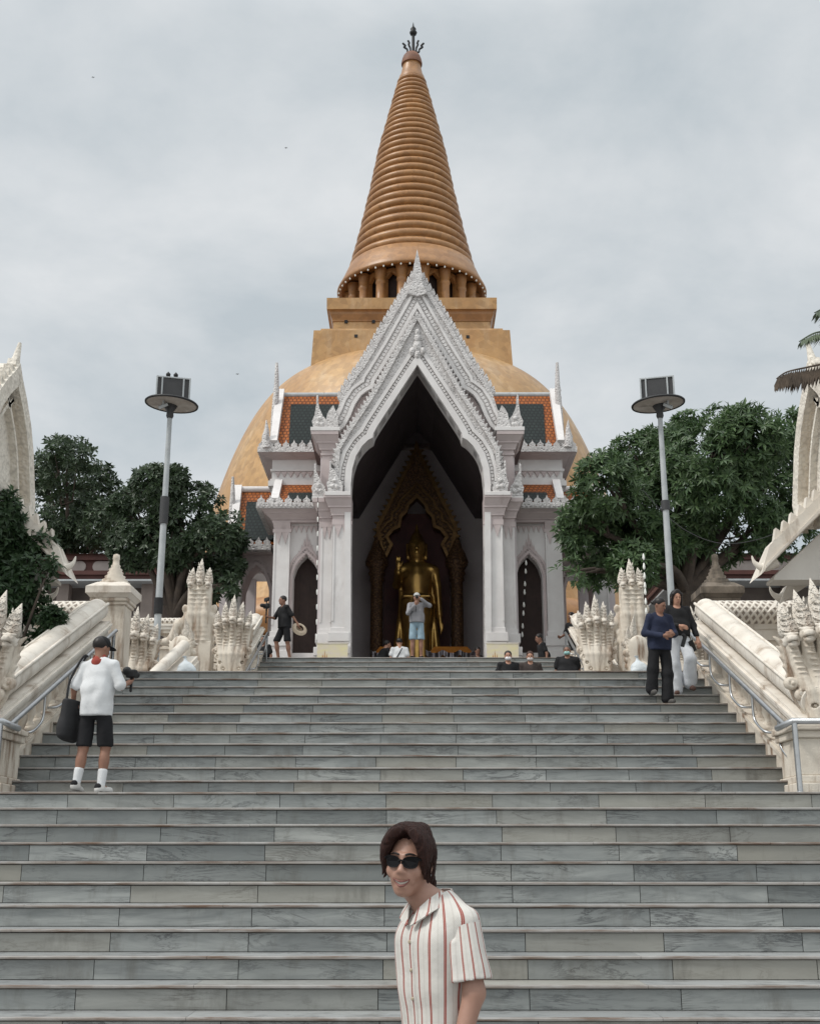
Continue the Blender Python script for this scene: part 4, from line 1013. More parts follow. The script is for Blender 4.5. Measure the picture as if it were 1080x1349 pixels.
def naga_body(n, sp, H, w0):
    b = SDF(); P = []; hw_ = sp * (n - 1) / 2
    b.ell((0, .10, .06), (w0, .24, .22)); b.ell((0, -.02, .26), (w0 * 1.05, .18, .32), k=.08)
    # the spread hood behind the necks
    b.ell((0, .05, H * .52), (hw_ + .05, .10, H * .55), k=.06); b.ell((0, .06, H * .80), (hw_ + .09, .09, H * .36), k=.06)
    for i in range(n):
        u = i - (n - 1) / 2; f = u / ((n - 1) / 2)
        x = u * sp; z = H - .10 * f * f * H
        a = (x * .62, -.10, .06); m1 = (x * .72, -.17 + .05 * abs(f), H * .36); m2 = (x * .90, -.10 + .06 * abs(f), H * .68); e = (x, -.13 + .08 * abs(f), z - .02)
        b.chain([a, m1, m2, e], [.095, .092, .082, .070], k=.014)
        P.append((x, -.16 + .08 * abs(f), z + .03, f))
        for k in range(14):                                 # belly scutes
            t_ = .10 + k * .064
            q = np.array(a) * (1 - t_) ** 2 + 2 * t_ * (1 - t_) * np.array(m1) + t_ * t_ * np.array(e)
            b.ell((q[0], q[1] - .056, q[2]), (.055, .034, .013), k=.006)
    for s in (-1, 1):                                       # curled scrolls at the foot and flame edge of the hood
        for k in range(4):
            c = (s * (w0 * .62 + .07 * k * (hw_ / .35)), -.12 + .02 * k, .08 + .13 * k)
            b.ell(c, (.085, .07, .075), k=.02); b.ell((c[0], c[1] - .07, c[2]), (.042, .035, .042), k=.01, mode=-1); b.ell((c[0] + .008, c[1] - .05, c[2]), (.022, .035, .022), k=.005)
        for k in range(6):
            z = H * (.35 + .11 * k); b.cap((s * (hw_ * (.8 + .05 * k)), .05, z), (s * (hw_ * (.86 + .05 * k) + .10), .05, z + .10), .05, .015, .03)
    W = max(hw_, w0) + .26
    o = sdf_obj('body', b, (-W, -.36, -.08), (W, .38, H + .26), .0135, CREAM); me = o.data; bpy.data.objects.remove(o)
    return me, P
def child(name, me, parent, loc=(0, 0, 0), rot=(0, 0, 0), sc=(1, 1, 1)):
    o = bpy.data.objects.new(name, me); COL.objects.link(o); o.parent = parent; o.location = loc; o.rotation_euler = rot; o.scale = sc; return o
def naga(label, loc, n, sp, H, w0, ped, pedw, hs=1.0, cs=1.0, rot=0, scale=1, tall=1.0):
    key = (n, sp, H, w0)
    if key not in NAGA: NAGA[key] = naga_body(n, sp, H, w0)
    me, P = NAGA[key]
    T = thing('naga_statue', label, 'statue', loc, 'many headed naga statues along the steps', rot, scale)
    mb = MB(); w, d = pedw
    for a, b, o in ((0, .12, .07), (.12, .2, .03), (.2, ped - .14, 0), (ped - .14, ped - .06, .04), (ped - .06, ped, .07)):
        mb.box(-w - o, w + o, -d - o, d + o, a, b - .001)
    mb.build('pedestal', CREAM, T, world=False, bevel=.012)
    body = child('body', me, T, (0, 0, ped + .02))
    for x, y, z, f in P:
        s_ = hs * (1 - .12 * abs(f)); hd = child('head', NAGA['head'], T, (x, y, ped + .02 + z), (R(-4), R(4) * f, R(8) * f), (s_,) * 3)
        child('crest', NAGA['crest'], hd, (0, .015, .06), (R(4), R(7) * f, 0), (cs, cs, cs * (tall - .32 * abs(f))))
    return T
naga_meshes()
big = ('big cream naga statue with tall pointed crowns beside the railing on the women\'s side', 'big cream naga statue half cut by the frame beside the man in the white shirt')
naga(big[0], (xat(1104, 900, 13.55), 13.55, LZ1), 7, .172, 1.02, .40, .74, (.62, .34), 1.32, 1.0, tall=1.0)
naga(big[1], (xat(-50, 900, 13.55), 13.55, LZ1), 7, .172, 1.02, .40, .74, (.62, .34), 1.32, 1.0, tall=1.0)
naga('small five headed naga near the man with a straw hat', (xat(308, 830, 24.6), 24.6, LZ2), 5, .15, 1.05, .26, .9, (.38, .3), 1.14, .86)
naga('small five headed rust streaked naga behind the seated man in a green mask', (xat(784, 830, 24.6), 24.6, LZ2), 5, .15, 1.05, .26, .9, (.38, .3), 1.14, .86)
naga('low five headed naga seen just past the cap of the man in the white shirt', (xat(180, 850, 22.6), 22.6, LZ2), 5, .165, .95, .30, .32, (.40, .3), 1.2, .85)
naga('low naga mostly hidden behind the woman in black', (xat(912, 850, 22.6), 22.6, LZ2), 5, .165, .95, .30, .32, (.40, .3), 1.2, .85)
naga('pale naga turned away before the tall naga pillar near the lamp', (xat(241, 830, 24.4), 24.4, LZ2), 3, .17, .72, .22, .82, (.34, .26), 1.1, .75, rot=PI * .86)
naga('pale naga turned away before the tall crowned naga pillar by the women', (xat(838, 830, 24.4), 24.4, LZ2), 3, .17, .72, .22, .82, (.34, .26), 1.1, .85, rot=-PI * .86)
# tall three crowned pillars
def tall(label, px, Y):
    x = xat(px, 800, Y); T = thing('naga_pillar', label, 'statue', (x, Y, LZ2), 'tall crowned naga pillars')
    b = SDF(); z1, z2, z3 = zat(853, Y, px) - LZ2, zat(812, Y, px) - LZ2, zat(775, Y, px) - LZ2
    b.box((0, 0, (z1 + z2) / 2), (.30, .24, (z2 - z1) / 2 + .05), None, .10, .05); b.box((0, 0, (z2 + z3) / 2), (.25, .19, (z3 - z2) / 2 + .1), None, .12, .12)
    for s in (-1, 0, 1):
        b.chain([(s * .14, -.16, z1 + .1), (s * .15, -.20, z2), (s * .18, -.16, z3 - .05)], [.11, .10, .085], k=.03)
        for k in range(12):
            z = z1 + .12 + (z3 - z1 - .2) * k / 11
            b.ell((s * .15, -.235, z), (.08, .05, .020), k=.02)
    for s in (-1, 1):
        for k in range(5): b.ell((s * (.30 + .03 * math.sin(k * 2)), -.02, z1 + .15 + .18 * k), (.07, .08, .10), k=.06)
        b.chain([(s * .25, 0, z2 - .1), (s * .45, 0, z2 - .2), (s * .62, .02, z1 + .15), (s * .8, .02, z1 + .12)], [.14, .12, .10, .08], k=.05)
    o = sdf_obj('body', b, (-1, -.4, z1 - .1), (1, .35, z3 + .25), .02, CREAM, T)
    mb = MB(); zz_ = 0
    for k, (w, hgt) in enumerate(((.52, .2), (.46, .12), (.40, .2), (.44, .10), (.38, .14), (.34, .12))):
        mb.box(-w, w, -w * .8, w * .8, zz_, zz_ + hgt - .001); zz_ += hgt
    mb.box(-.32, .32, -.26, .26, zz_, z1 + .1); mb.build('pedestal', CREAM, T, world=False, bevel=.012)
    for s in (-1, 0, 1):
        hd = child('head', NAGA['head'], T, (s * .19, -.19, z3 + .02 + (.06 if s == 0 else 0)), (R(-4), 0, R(6) * s), (1, 1, 1.1))
        child('crest', NAGA['crest'], hd, (0, .02, .05), (0, R(2) * s, 0), (1.15, 1.15, .98 if s == 0 else .72))
tall('tall cream pillar of three crowned naga heads beside the lamp post', 264, 26.4)
tall('tall rust stained pillar of three crowned naga heads beside the women', 831, 26.4)
# short sloping rail stub beside it
T = thing('balustrade_end', 'short white sloping balustrade end beside the white plastic bag near the lamp', 'balustrade', at(205, 880, 22.4))
a, b = at(200, 892, 21.9), at(243, 850, 23.2)
mb = MB(); mb.tube([a, b], .11, 18); mb.build('coping', CREAMW, T)
mb = MB(); q = [(-.16, -.32), (.16, -.32), (.16, -.10), (-.16, -.10)]
mb.loft([[(p.x + .12 + u, p.y - .02, p.z + w - .12) for u, w in q] for p in (a, b)], True, True, False); mb.build('top_rail', CREAMW, T)
mb = MB(); mb.loft([[(p.x + .2 + u * .8, p.y, (p.z - .3 if w > -.2 else LZ2)) for u, w in q] for p in (a, b)], True, True, False); mb.build('stringer', CREAM, T)
# ------------------------------------------------------------------ Buddha image and its gilded niche
YS = 38.4
cx = at(549, 780, YS).x; zb = TZ + .55
bud = thing('buddha_statue', 'tall standing golden Buddha statue with one hand raised inside the dark doorway', 'statue', (cx, YS, TZ))
def sx_(w): return w / 40.8
def sz_(y): return zat(y, YS, 549) - TZ
b = SDF(); zH = sz_(722); zS = sz_(746); zW = sz_(788); zF = .62
hw_ = sx_(19)
b.ell((0, 0, zH), (.30, .31, .42)); b.ell((0, -.02, zH - .24), (.24, .25, .22), k=.1); b.ell((0, .03, zH + .38), (.18, .19, .16), k=.08); b.cap((0, .03, zH + .45), (0, .03, zH + .85), .10, .02, .05)
b.cap((0, .02, zH - .4), (0, .03, zS - .05), .19, .24, .10)
b.cap((0, -.29, zH + .06), (0, -.36, zH - .10), .045, .06, .05); b.ell((0, -.27, zH - .22), (.09, .05, .028), k=.03)
for s in (-1, 1):
    b.cap((s * .31, .02, zH + .12), (s * .30, .0, zH - .36), .045, .055, .03); b.cap((s * .06, -.27, zH + .1), (s * .2, -.23, zH + .12), .02, .012, .02); b.ell((s * .12, -.26, zH + .03), (.055, .03, .02), k=.02)
    b.cap((s * .2, .02, zS - .02), (s * .50, .02, zS - .12), .18, .19, .12)
    b.cap((s * .19, .0, zW - .2), (s * .20, .0, zF), .30, .22, .12)
b.ell((0, 0, zS - .50), (.50, .32, .55), k=.15); b.ell((0, 0, zW + .1), (.40, .29, .5), k=.2); b.ell((0, 0, zW - .45), (.48, .33, .6), k=.2)
# left arm hanging, right forearm raised
b.chain([(.58, .02, zS - .15), (.68, .04, zW + .35), (.74, -.05, zW - .55)], [.16, .13, .09], k=.05); b.cap((.74, -.05, zW - .55), (.78, -.08, zW - .95), .085, .05, .04)
for k in range(4): b.cap((.74 + .035 * k, -.10, zW - .85), (.77 + .035 * k, -.12, zW - 1.25 + .05 * k), .026, .018, .015)
b.chain([(-.58, .02, zS - .15), (-.66, .06, zW + .45), (-.60, -.42, zW + .75)], [.16, .14, .10], k=.05); b.ell((-.60, -.46, zW + .98), (.10, .05, .17), k=.05)
for k in range(4): b.cap((-.67 + .045 * k, -.46, zW + 1.08), (-.68 + .05 * k, -.46, zW + 1.32 - .03 * abs(k - 1.5)), .026, .02, .015)
b.cap((-.52, -.46, zW + .93), (-.46, -.49, zW + 1.12), .03, .02, .02)
# belt and central pleat, outer robe falling from both arms
b.box((0, -.02, zW), (.47, .34, .06), None, .03, .03); b.box((0, -.30, (zW + zF) / 2), (.10, .07, (zW - zF) / 2), None, .03, .04)
for s in (-1, 1):
    b.chain([(s * .62, .10, zS - .5), (s * .52, .10, zW + .2), (s * .56, .10, zW - .7), (s * .66, .08, zF + .9), (s * .62, .06, zF + .05)], [.05, .06, .09, .15, .10], k=.06)
    b.chain([(s * .50, .16, zS - .5), (s * .42, .16, zW), (s * .45, .16, zF + .2)], [.10, .12, .14], k=.08)
b.ell((0, 0, .58), (.95, .7, .14), k=.03)
sdf_obj('figure', b, (-1.05, -.75, .42), (1.05, .6, zH + 1.0), .032, GOLDM, bud)
mb = MB(); mb.lathe([(1.25, 0), (1.25, .12), (1.1, .2), (1.2, .3), (1.0, .4), (1.05, .5)], 32); mb.build('lotus_base', GILT, bud, world=False)
niche = thing('gilded_niche', 'dark gilded arched niche with ringed columns framing the golden Buddha', 'niche', (cx, 39.6, TZ))
YN = 39.4
inn = [(40, 735), (32, 718), (38, 708), (31, 699), (22, 695), (20, 682), (13, 675), (11, 667), (0, 656)]
ou = [(43, 738), (48, 722), (51, 705), (52, 694), (44, 678), (33, 656), (20, 630), (8, 606), (0, 586)]
def full2(pts, Y):
    def one(w, y, s): p = at(549 + s * w, y, Y); return (p.x, p.z)
    L = [one(w, y, -1) for w, y in pts]; Q = [one(w, y, 1) for w, y in pts]; return L + Q[::-1][1:]
A, B = full2(inn, YN), full2(ou, YN)
mb = MB(); ring_wall(mb, A, B, YN, YN + .4, 60); mb.build('pediment', GILT, niche)
mb = MB(); mb.strip(A, -.02, .09, YN - .12, YN + .1); mb.strip(A, .30, .37, YN - .08, YN + .05); mb.strip(B, -.10, .03, YN - .10, YN + .2)
for p, t_ in along(B, -.02, .22): mb.prism([(p.x - t_.x * .09, p.y - t_.y * .09), (p.x - t_.y * .2, p.y + t_.x * .2), (p.x + t_.x * .09, p.y + t_.y * .09)], YN, YN + .1)
for p, t_ in along(A, .20, .16): mb.cbox((p.x, YN - .03, p.y), (.07, .06, .07))
mb.build('arch_moulding', M('old_gilding', (.21, .125, .05), (.11, .06, .025), 5, .45, .3, metal=.7), niche)
for s in (-1, 1):
    p = at(549 + s * 53, 800, YN); zc_ = zat(741, YN); H = zc_ - TZ
    mb = MB(); mb.lathe([(.42, TZ), (.42, TZ + .5), (.30, TZ + .55), (.36, TZ + .7), (.28, TZ + .8), (.32, TZ + .95), (.26, TZ + 1.05), (.30, TZ + 1.2), (.21, TZ + 1.3), (.20, zc_ - .7), (.26, zc_ - .62), (.22, zc_ - .5), (.30, zc_ - .4), (.25, zc_ - .28), (.38, zc_ - .1), (.38, zc_)], 20, (p.x, YN, 0)); mb.build('column', GILT, niche)
    mb = MB(); mb.lathe([(.4, zc_), (.3, zc_ + .3), (.2, zc_ + .5), (.08, zc_ + .9), (.01, zc_ + 1.2)], 16, (p.x, YN, 0)); mb.build('column_finial', GILT, niche)
mb = MB(); mb.box(cx - 1.12, cx + 1.12, YN + .45, YN + .55, TZ, zat(672, YN)); mb.build('back_panel', M('dark_red_panel', (.085, .03, .028), (.05, .02, .02), 2, .6), niche)
# offering canopies with orange cloth and white scalloped trim
CLOTH = M('orange_cloth', (.50, .20, .03), (.36, .13, .025), 5, .8, .2); TRIM = M('white_trim_cloth', (.60, .57, .60), (.45, .42, .46), 6, .85, .3)
YC = 36.4
for (xa, xb, lab) in ((494, 530, 'orange cloth canopy with white scalloped trim, left of the man in denim shorts'), (566, 622, 'orange cloth canopy with white scalloped trim, right of the man in denim shorts')):
    a, c = at(xa, 850, YC), at(xb, 850, YC); x0, x1 = a.x, c.x; zt = a.z
    T = thing('offering_canopy', lab, 'canopy', ((x0 + x1) / 2, YC, TZ), 'offering canopies before the Buddha')
    mb = MB(); mb.loft([[(x0 - .1, YC - .1, zt - .34), (x1 + .1, YC - .1, zt - .34), (x1 + .1, YC + 1.0, zt - .34), (x0 - .1, YC + 1.0, zt - .34)], [(x0 + .15, YC + .25, zt), (x1 - .15, YC + .25, zt), (x1 - .15, YC + .65, zt), (x0 + .15, YC + .65, zt)]], True, True, False); mb.build('cloth_top', CLOTH, T)
    mb = MB(); n = 40; top = []; bot = []
    for i in range(n + 1):
        f = i / n; x = x0 - .12 + (x1 - x0 + .24) * f; sc = abs(math.sin(f * PI * 3)); top.append((x, YC - .13 + .02 * math.sin(f * 60), zt - .16 - .1 * sc)); bot.append((x, YC - .14 + .03 * math.sin(f * 60), zt - .30 - .2 * sc))
    for i in range(n): mb.add([top[i], top[i + 1], bot[i + 1], bot[i]], [(0, 1, 2, 3), (3, 2, 1, 0)], True)
    mb.build('scalloped_trim', TRIM, T, recalc=False)
    for dx, dy in ((x0, YC - .05), (x1, YC - .05), (x0, YC + .95), (x1, YC + .95)):
        mb = MB(); mb.tube([(dx, dy, TZ), (dx, dy, zt - .2)], .035, 8); mb.build('post', GREYM, T)
    mb = MB(); mb.box(x0 + .1, x1 - .1, YC + .1, YC + .8, TZ + .012, TZ + .75); mb.build('table', DARKW, T)
# framed picture boards at the foot of the inner pilasters
BOARD = NT('painted_board'); _v = BOARD.co((1, 1, 1)); BOARD = BOARD.fin(BOARD.mix(BOARD.ramp(BOARD.noise(BOARD.co((2, 1, 7)), 1.2, 3), [(.35, 0), (.7, 1)]), (.66, .60, .36), (.62, .55, .50)), .6)
for s, lab in ((-1, 'pale yellow board with a faint orange shrine sketch, near the straw hat'), (1, 'pale yellow board with a faint orange shrine sketch, above the man in white mask')):
    xa, xb = (418, 458) if s < 0 else (641, 683); Yb = 31.55
    p0, p1 = at(xa, 848, Yb), at(xb, 862, Yb); x0, x1 = p0.x, p1.x; z1 = p0.z; z0 = TZ + .02
    T = thing('picture_board', lab, 'board', ((x0 + x1) / 2, Yb, z0), 'picture boards beside the doorway')
    mb = MB(); mb.box(x0, x1, Yb, Yb + .04, z0, z1); mb.build('panel', BOARD, T)
    mb = MB(); u = (z1 - z0) / 20; xc_ = x0 + (x1 - x0) * .25; w = u
    for dx in (-1.6, 0, 1.6):
        mb.prism([(xc_ + (dx - .5) * w, z0 + 4 * u), (xc_ + (dx + .5) * w, z0 + 4 * u), (xc_ + (dx + .5) * w, z0 + 9 * u), (xc_ + dx * w, z0 + (15 if dx == 0 else 12) * u), (xc_ + (dx - .5) * w, z0 + 9 * u)], Yb - .004, Yb + .01)
    mb.box(x0 + (x1 - x0) * .5, x1 - .06, Yb - .004, Yb + .01, z0 + 5 * u, z0 + 7 * u); mb.build('painted_sketch', M('faded_orange_paint', (.52, .27, .13), None, 8, .7), T)
    mb = MB(); mb.box(x0 - .02, x1 + .02, Yb - .01, Yb + .05, z1, z1 + .03); mb.box(x0 - .02, x1 + .02, Yb - .01, Yb + .05, z0 - .015, z0); mb.build('frame', CREAMW, T)
# ------------------------------------------------------------------ lamp posts
def lamp(label, px0, py0, px1, py1, Y, s):
    x = (xat(px0, py0, Y) + xat(px1, py1, Y)) / 2; zt = zat(548, Y, px1); z0 = LZ2
    T = thing('lamp_post', label, 'lamp post', (x, Y, z0))
    mb = MB(); mb.tube([(x, Y, z0), (x, Y, zat(700, Y, x)), (x, Y, zt + .02)], [.085, .07, .052], 14); mb.lathe([(.22, z0), (.22, z0 + .03), (.1, z0 + .05)], 14, (x, Y, 0)); mb.build('pole', GREYM, T)
    for ya, yb in ((788, 809), (655, 690)) if s < 0 else ((660, 672),):
        mb = MB(); mb.tube([(x, Y, zat(yb, Y, px0)), (x, Y, zat(ya, Y, px0))], .10, 12); mb.build('band', BLACK if ya > 700 else DGREY, T)
    c = Vector((x + s * -.02, Y, zat(536, Y, px1))); Rd = .60
    rot = Euler((R(2), R(4) * -s, 0)).to_matrix()
    def lat(mb, prof, n=40):
        k = len(mb.v); mb.lathe(prof, n, (0, 0, 0), True, False)
        for i in range(k, len(mb.v)): mb.v[i] = tuple(c + rot @ Vector(mb.v[i]))
    mb = MB(); lat(mb, [(.06, -.02), (.16, .045), (.35, .085), (Rd - .03, .06)]); mb.build('reflector', LINER, T, recalc=False)
    mb = MB(); lat(mb, [(Rd - .035, .05), (Rd, .045), (Rd + .005, .075), (Rd - .02, .10), (.3, .135), (.05, .15)]); mb.build('shade_rim', BLACK, T)
    mb = MB(); mb.lathe([(.06, c.z - .28), (.085, c.z - .22), (.075, c.z - .12), (.16, c.z + .02), (.14, c.z + .06)], 14, (x, Y, 0)); mb.build('collar', DGREY, T)
    mb = MB(); p = c + Vector((s * -.16 * -1 * (1 if s < 0 else -1) * -1, -.18, -.06)); p = c + Vector((-.14 if s < 0 else .17, -.2, -.05)); r2 = Euler((R(35), R(-25) * (1 if s < 0 else -1), 0)).to_matrix()
    mb.cbox(p, (.22, .14, .06), r2); mb.cbox(p + Vector((0, .0, .08)), (.05, .04, .12)); mb.build('small_floodlight', GREYM, T, bevel=.008)
    mb = MB(); mb.cbox(p + r2 @ Vector((0, 0, -.034)), (.17, .10, .01), r2); mb.build('floodlight_glass', DGREY, T)
    # floodlight rack standing on the disc, turned a little
    rz = Matrix.Rotation(R(14) * (1 if s < 0 else -1), 3, 'Z'); b0 = c + Vector((.0, .05, .14)); wid = .76; hgt = .60
    def rb(mb, x0, x1, y0, y1, z0_, z1_): mb.cbox(b0 + rz @ Vector(((x0 + x1) / 2, (y0 + y1) / 2, (z0_ + z1_) / 2)), (x1 - x0, y1 - y0, z1_ - z0_), rz)
    mb = MB(); w = wid / 2
    for xx in (-w, -w + .12, w - .16, w - .02): rb(mb, xx, xx + .035, -.05, .05, 0, hgt)
    rb(mb, -w, w + .015, -.048, .048, hgt - .035, hgt - .001); rb(mb, -w, w + .015, -.048, .048, .0, .03); mb.build('rack_frame', GREYM, T, bevel=.004)
    mb = MB(); rb(mb, -w + .155, w - .16, -.03, .10, .05, hgt - .04); rb(mb, -w + .035, -w + .12, -.02, .03, .05, hgt - .05); rb(mb, w - .125, w - .02, -.02, .03, .05, hgt - .05); mb.build('floodlight', DGREY, T)
    if s < 0:
        for k in (-.12, .05):
            mb = MB(); q = b0 + rz @ Vector((k, 0, hgt)); mb.lathe([(.02, 0), (.05, .03), (.055, .07), (.03, .10), (.005, .13)], 10, q); mb.build('insulator', BLACK, T)
    return T
lamp('grey lamp post with disc shade and two knobs on its floodlight rack', 205, 835, 226, 548, 25.4, -1)
lamp('grey lamp post with white disc shade standing before the big green tree', 884, 778, 868, 548, 25.4, 1)
# ------------------------------------------------------------------ cloister galleries
for s in (-1, 1):
    Yg = 44.0; xc_ = xat(237, 760, Yg) if s < 0 else xat(886, 760, Yg); far = s * 34
    T = thing('cloister_gallery', 'dark cloister gallery with maroon eaves ' + ('behind the lamp post and pale stupa pillar' if s < 0 else 'in the shade of the big green tree'), 'gallery', (s * 20, Yg, TZ))
    zt, z1, z2, z3 = zat(729, Yg), zat(752, Yg), zat(763, Yg), zat(790, Yg)
    X = lambda a, b: sorted((a, b))
    mb = MB(); mb.box(*X(xc_ + s * 1.0, far), Yg + 1.2, 70, TZ, z2); mb.build('wall', M('dark_brown_plaster', (.15, .125, .11), (.10, .085, .078), 1, .85), T)  # wall plaster is dark brown all over
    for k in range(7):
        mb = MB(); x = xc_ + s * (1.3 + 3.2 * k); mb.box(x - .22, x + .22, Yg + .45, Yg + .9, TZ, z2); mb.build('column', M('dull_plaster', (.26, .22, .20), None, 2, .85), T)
    mb = MB(); mb.box(*X(xc_, far), Yg, 72, z2, z1); mb.box(*X(xc_ - s * .1, far), Yg - .1, 72, z1 - .16, z1 - .002); mb.build('eave', MAROON, T)
    mb = MB(); mb.box(*X(xc_ - s * .02, far), Yg - .06, 72, z2 - .07, z2 - .002); mb.build('gutter', GREYM, T)
    mb = MB(); mb.box(*X(xc_ + s * .5, far), Yg + .5, 70, z1 + .002, zt); mb.box(*X(xc_ + s * .35, far), Yg + .35, 70, zt - .16, zt + .05); mb.build('clerestory', MAROON, T)
    for k in range(6):
        xa = xc_ + s * (1.15 + 2.55 * k); mb = MB(); w = 2.3; h = (zt - z1) * .62; r = h / 2; zc_ = (zt + z1) / 2 - .05
        cxs = xa + s * w / 2; pts = []
        for j in range(9): a = -PI / 2 + PI * j / 8; pts.append((cxs + w / 2 - r + r * math.cos(a), zc_ + r * math.sin(a)))
        for j in range(9): a = PI / 2 + PI * j / 8; pts.append((cxs - w / 2 + r + r * math.cos(a), zc_ + r * math.sin(a)))
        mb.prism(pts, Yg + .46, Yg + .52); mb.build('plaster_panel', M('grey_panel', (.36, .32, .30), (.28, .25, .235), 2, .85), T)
    mb = MB(); q = [(xc_ + s * .2, Yg + .2), (far, Yg + .2), (far, 71), (xc_ + s * .2, 71)]; q2 = [(xc_ + s * 4, Yg + 3.5), (far, Yg + 3.5), (far, 68), (xc_ + s * 4, 68)]
    mb.loft([[(a, b, zt + .05) for a, b in q], [(a, b, zt + .5) for a, b in q2]], True, True, False); mb.build('roof', M('old_roof_tiles', (.10, .06, .045), (.06, .04, .035), 2, .8), T)
# ------------------------------------------------------------------ side pavilions
SOFF = M('eave_soffit', (.70, .67, .62), (.60, .57, .53), 1.5, .8, .1)
BEIGE = M('beige_tympanum', (.64, .53, .38), (.56, .46, .33), 1.5, .8, .2)
for s in (-1, 1):
    T = thing('white_pavilion', 'ornate white pavilion cut by the frame ' + ('behind the dark green shrub' if s < 0 else 'below the brown palm frond'), 'pavilion', (s * 8.2, 17.2, LZ1))
    gx = 5.9; yc = 16.3
    g = [(17.42, 6.35), (17.52, 6.75), (17.36, 7.15), (17.22, 7.5), (17.0, 7.85), (16.72, 8.15), (16.45, 8.38), (yc, 8.55)]
    path = [(y, z) for y, z in g] + [(2 * yc - y, z) for y, z in g[::-1][1:]]
    def sx_strip(name, m, o0, o1, x0, x1):
        mb = MB(); A_ = offset(path, o0); B_ = offset(path, o1)
        for i in range(len(path) - 1):
            q = [A_[i], A_[i + 1], B_[i + 1], B_[i]]
            v = [(s * x0, p[0], p[1]) for p in q] + [(s * x1, p[0], p[1]) for p in q]
            mb.add(v, [(3, 2, 1, 0), (4, 5, 6, 7), (0, 1, 5, 4), (1, 2, 6, 5), (2, 3, 7, 6), (3, 0, 4, 7)], False)
        return mb, B_
    mb, B_ = sx_strip('', None, -.02, .22, gx - .12, gx + .2)
    for p, t_ in along(path, -.02, .17):
        n_ = Vector((t_.y, -t_.x)); q = p + n_ * .10; a = p - t_ * .07; b_ = p + t_ * .07
        mb.prism_x([(a.x, a.y), (q.x, q.y), (b_.x, b_.y)], s * (gx - .08), s * (gx + .05))
    mb.build('bargeboard', CARVW, T)
    mb, _ = sx_strip('', None, .22, .40, gx + .06, gx + .14); mb.build('tympanum_border', BEIGE, T)
    mb, _ = sx_strip('', None, .40, .46, gx - .02, gx + .12); mb.build('inner_moulding', CARVW, T)
    mb = MB(); mb.prism_x([(yc - .95, 6.3), (yc + .95, 6.3), (yc + .92, 7.2), (yc + .70, 7.82), (yc + .25, 8.32), (yc, 8.5), (yc - .25, 8.32), (yc - .70, 7.82), (yc - .92, 7.2)], s * (gx + .08), s * (gx + .20)); mb.build('tympanum', CARVW, T)
    mb = MB(); mb.tube(spline([Vector((s * (gx - .0), yc + .0, 8.35)), Vector((s * (gx - .02), yc, 8.50)), Vector((s * (gx - .04), yc + .02, 8.68)), Vector((s * (gx - .07), yc + .03, 8.92))], 4), [.13] + [.12 - .105 * i / 12 for i in range(12)], 8); mb.build('roof_finial', CARVW, T)
    mb = MB(); mb.prism_x([(p[0], p[1]) for p in path], s * (gx + .21), s * 11); mb.build('upper_roof', CREAMW, T)
    for tier, (xa, za, Yf, L, ht) in enumerate(((5.0, 5.5, 16.8, 3.2, .28), (5.43, 5.20, 17.5, 2.6, .20))):
        k = (.96, .64)[tier]; mb = MB()
        def pr(o): return [(s * xa, za + o), (s * (xa + L), za + L * k + o), (s * (xa + 2 * L), za + o)]
        A_, B_ = pr(0), pr(ht)
        mb.prism([A_[0], A_[1], A_[2], (B_[2][0] - s * .15, B_[2][1] + .15 * k), B_[1], (B_[0][0] + s * .15, B_[0][1] + .15 * k)], Yf - .01, Yf + .22)
        mb.prism([(A_[0][0] + s * .06, A_[0][1] + .08), (A_[1][0], A_[1][1] + .04), (A_[2][0] - s * .06, A_[2][1] + .08), (A_[2][0] - s * .06, A_[2][1] + ht * .45), (A_[1][0], A_[1][1] + ht * .5), (A_[0][0] + s * .06, A_[0][1] + ht * .45)], Yf - .05, Yf)
        n = 26
        for i in range(2, n):
            f = (i + .5) / n; x = xa + L * f; z = za + L * k * f + ht
            mb.prism([(s * (x - .07), z - .06), (s * (x + .07), z + .05), (s * (x - .03), z + .13)], Yf + .03, Yf + .15)
        mb.build('rake_board', CREAMW, T)
        mb = MB(); p0 = Vector((s * (xa + .08), Yf + .1, za + .13)); P = spline([p0 + Vector((s * .18, 0, .08)), p0 + Vector((0, 0, .0)), p0 + Vector((-s * .08, 0, .02)), p0 + Vector((-s * .14, 0, .08)), p0 + Vector((-s * .165, 0, .17))], 4)
        mb.tube(P, [.09 - .082 * i / (len(P) - 1) for i in range(len(P))], 8); mb.build('eave_horn', CREAMW, T)
        mb = MB(); mb.prism([(s * (xa + .25), za - .03), (s * (xa + 2 * L - .25), za - .03), (s * (xa + 2 * L - .25), za + .02), (s * (xa + L), za + L * k * .85), (s * (xa + .25), za + .02)], Yf + .22, Yf + .62); mb.build('soffit', SOFF, T)
        mb = MB(); mb.prism([(B_[0][0] + s * .3, B_[0][1] + .3 * k), (B_[1][0], B_[1][1]), (B_[2][0] - s * .3, B_[2][1] + .3 * k), (A_[2][0] - s * .02, A_[2][1] + .02), (A_[1][0], A_[1][1]), (A_[0][0] + s * .02, A_[0][1] + .02)], Yf + .22, Yf + .7); mb.build('lower_roof', CREAMW, T)
    mb = MB(); mb.box(*sorted((s * 5.95, s * 11)), 17.5, 20.2, LZ1 - .004, 5.07); mb.build('wall', CREAMW, T)
    for y in (17.2,):
        for x in (6.1, 8.2, 10.4):
            mb = MB(); mb.box(*sorted((s * x, s * (x + .4))), y - .1, y + .3, LZ1 - .004, 5.06); mb.build('pillar', CREAMW, T)
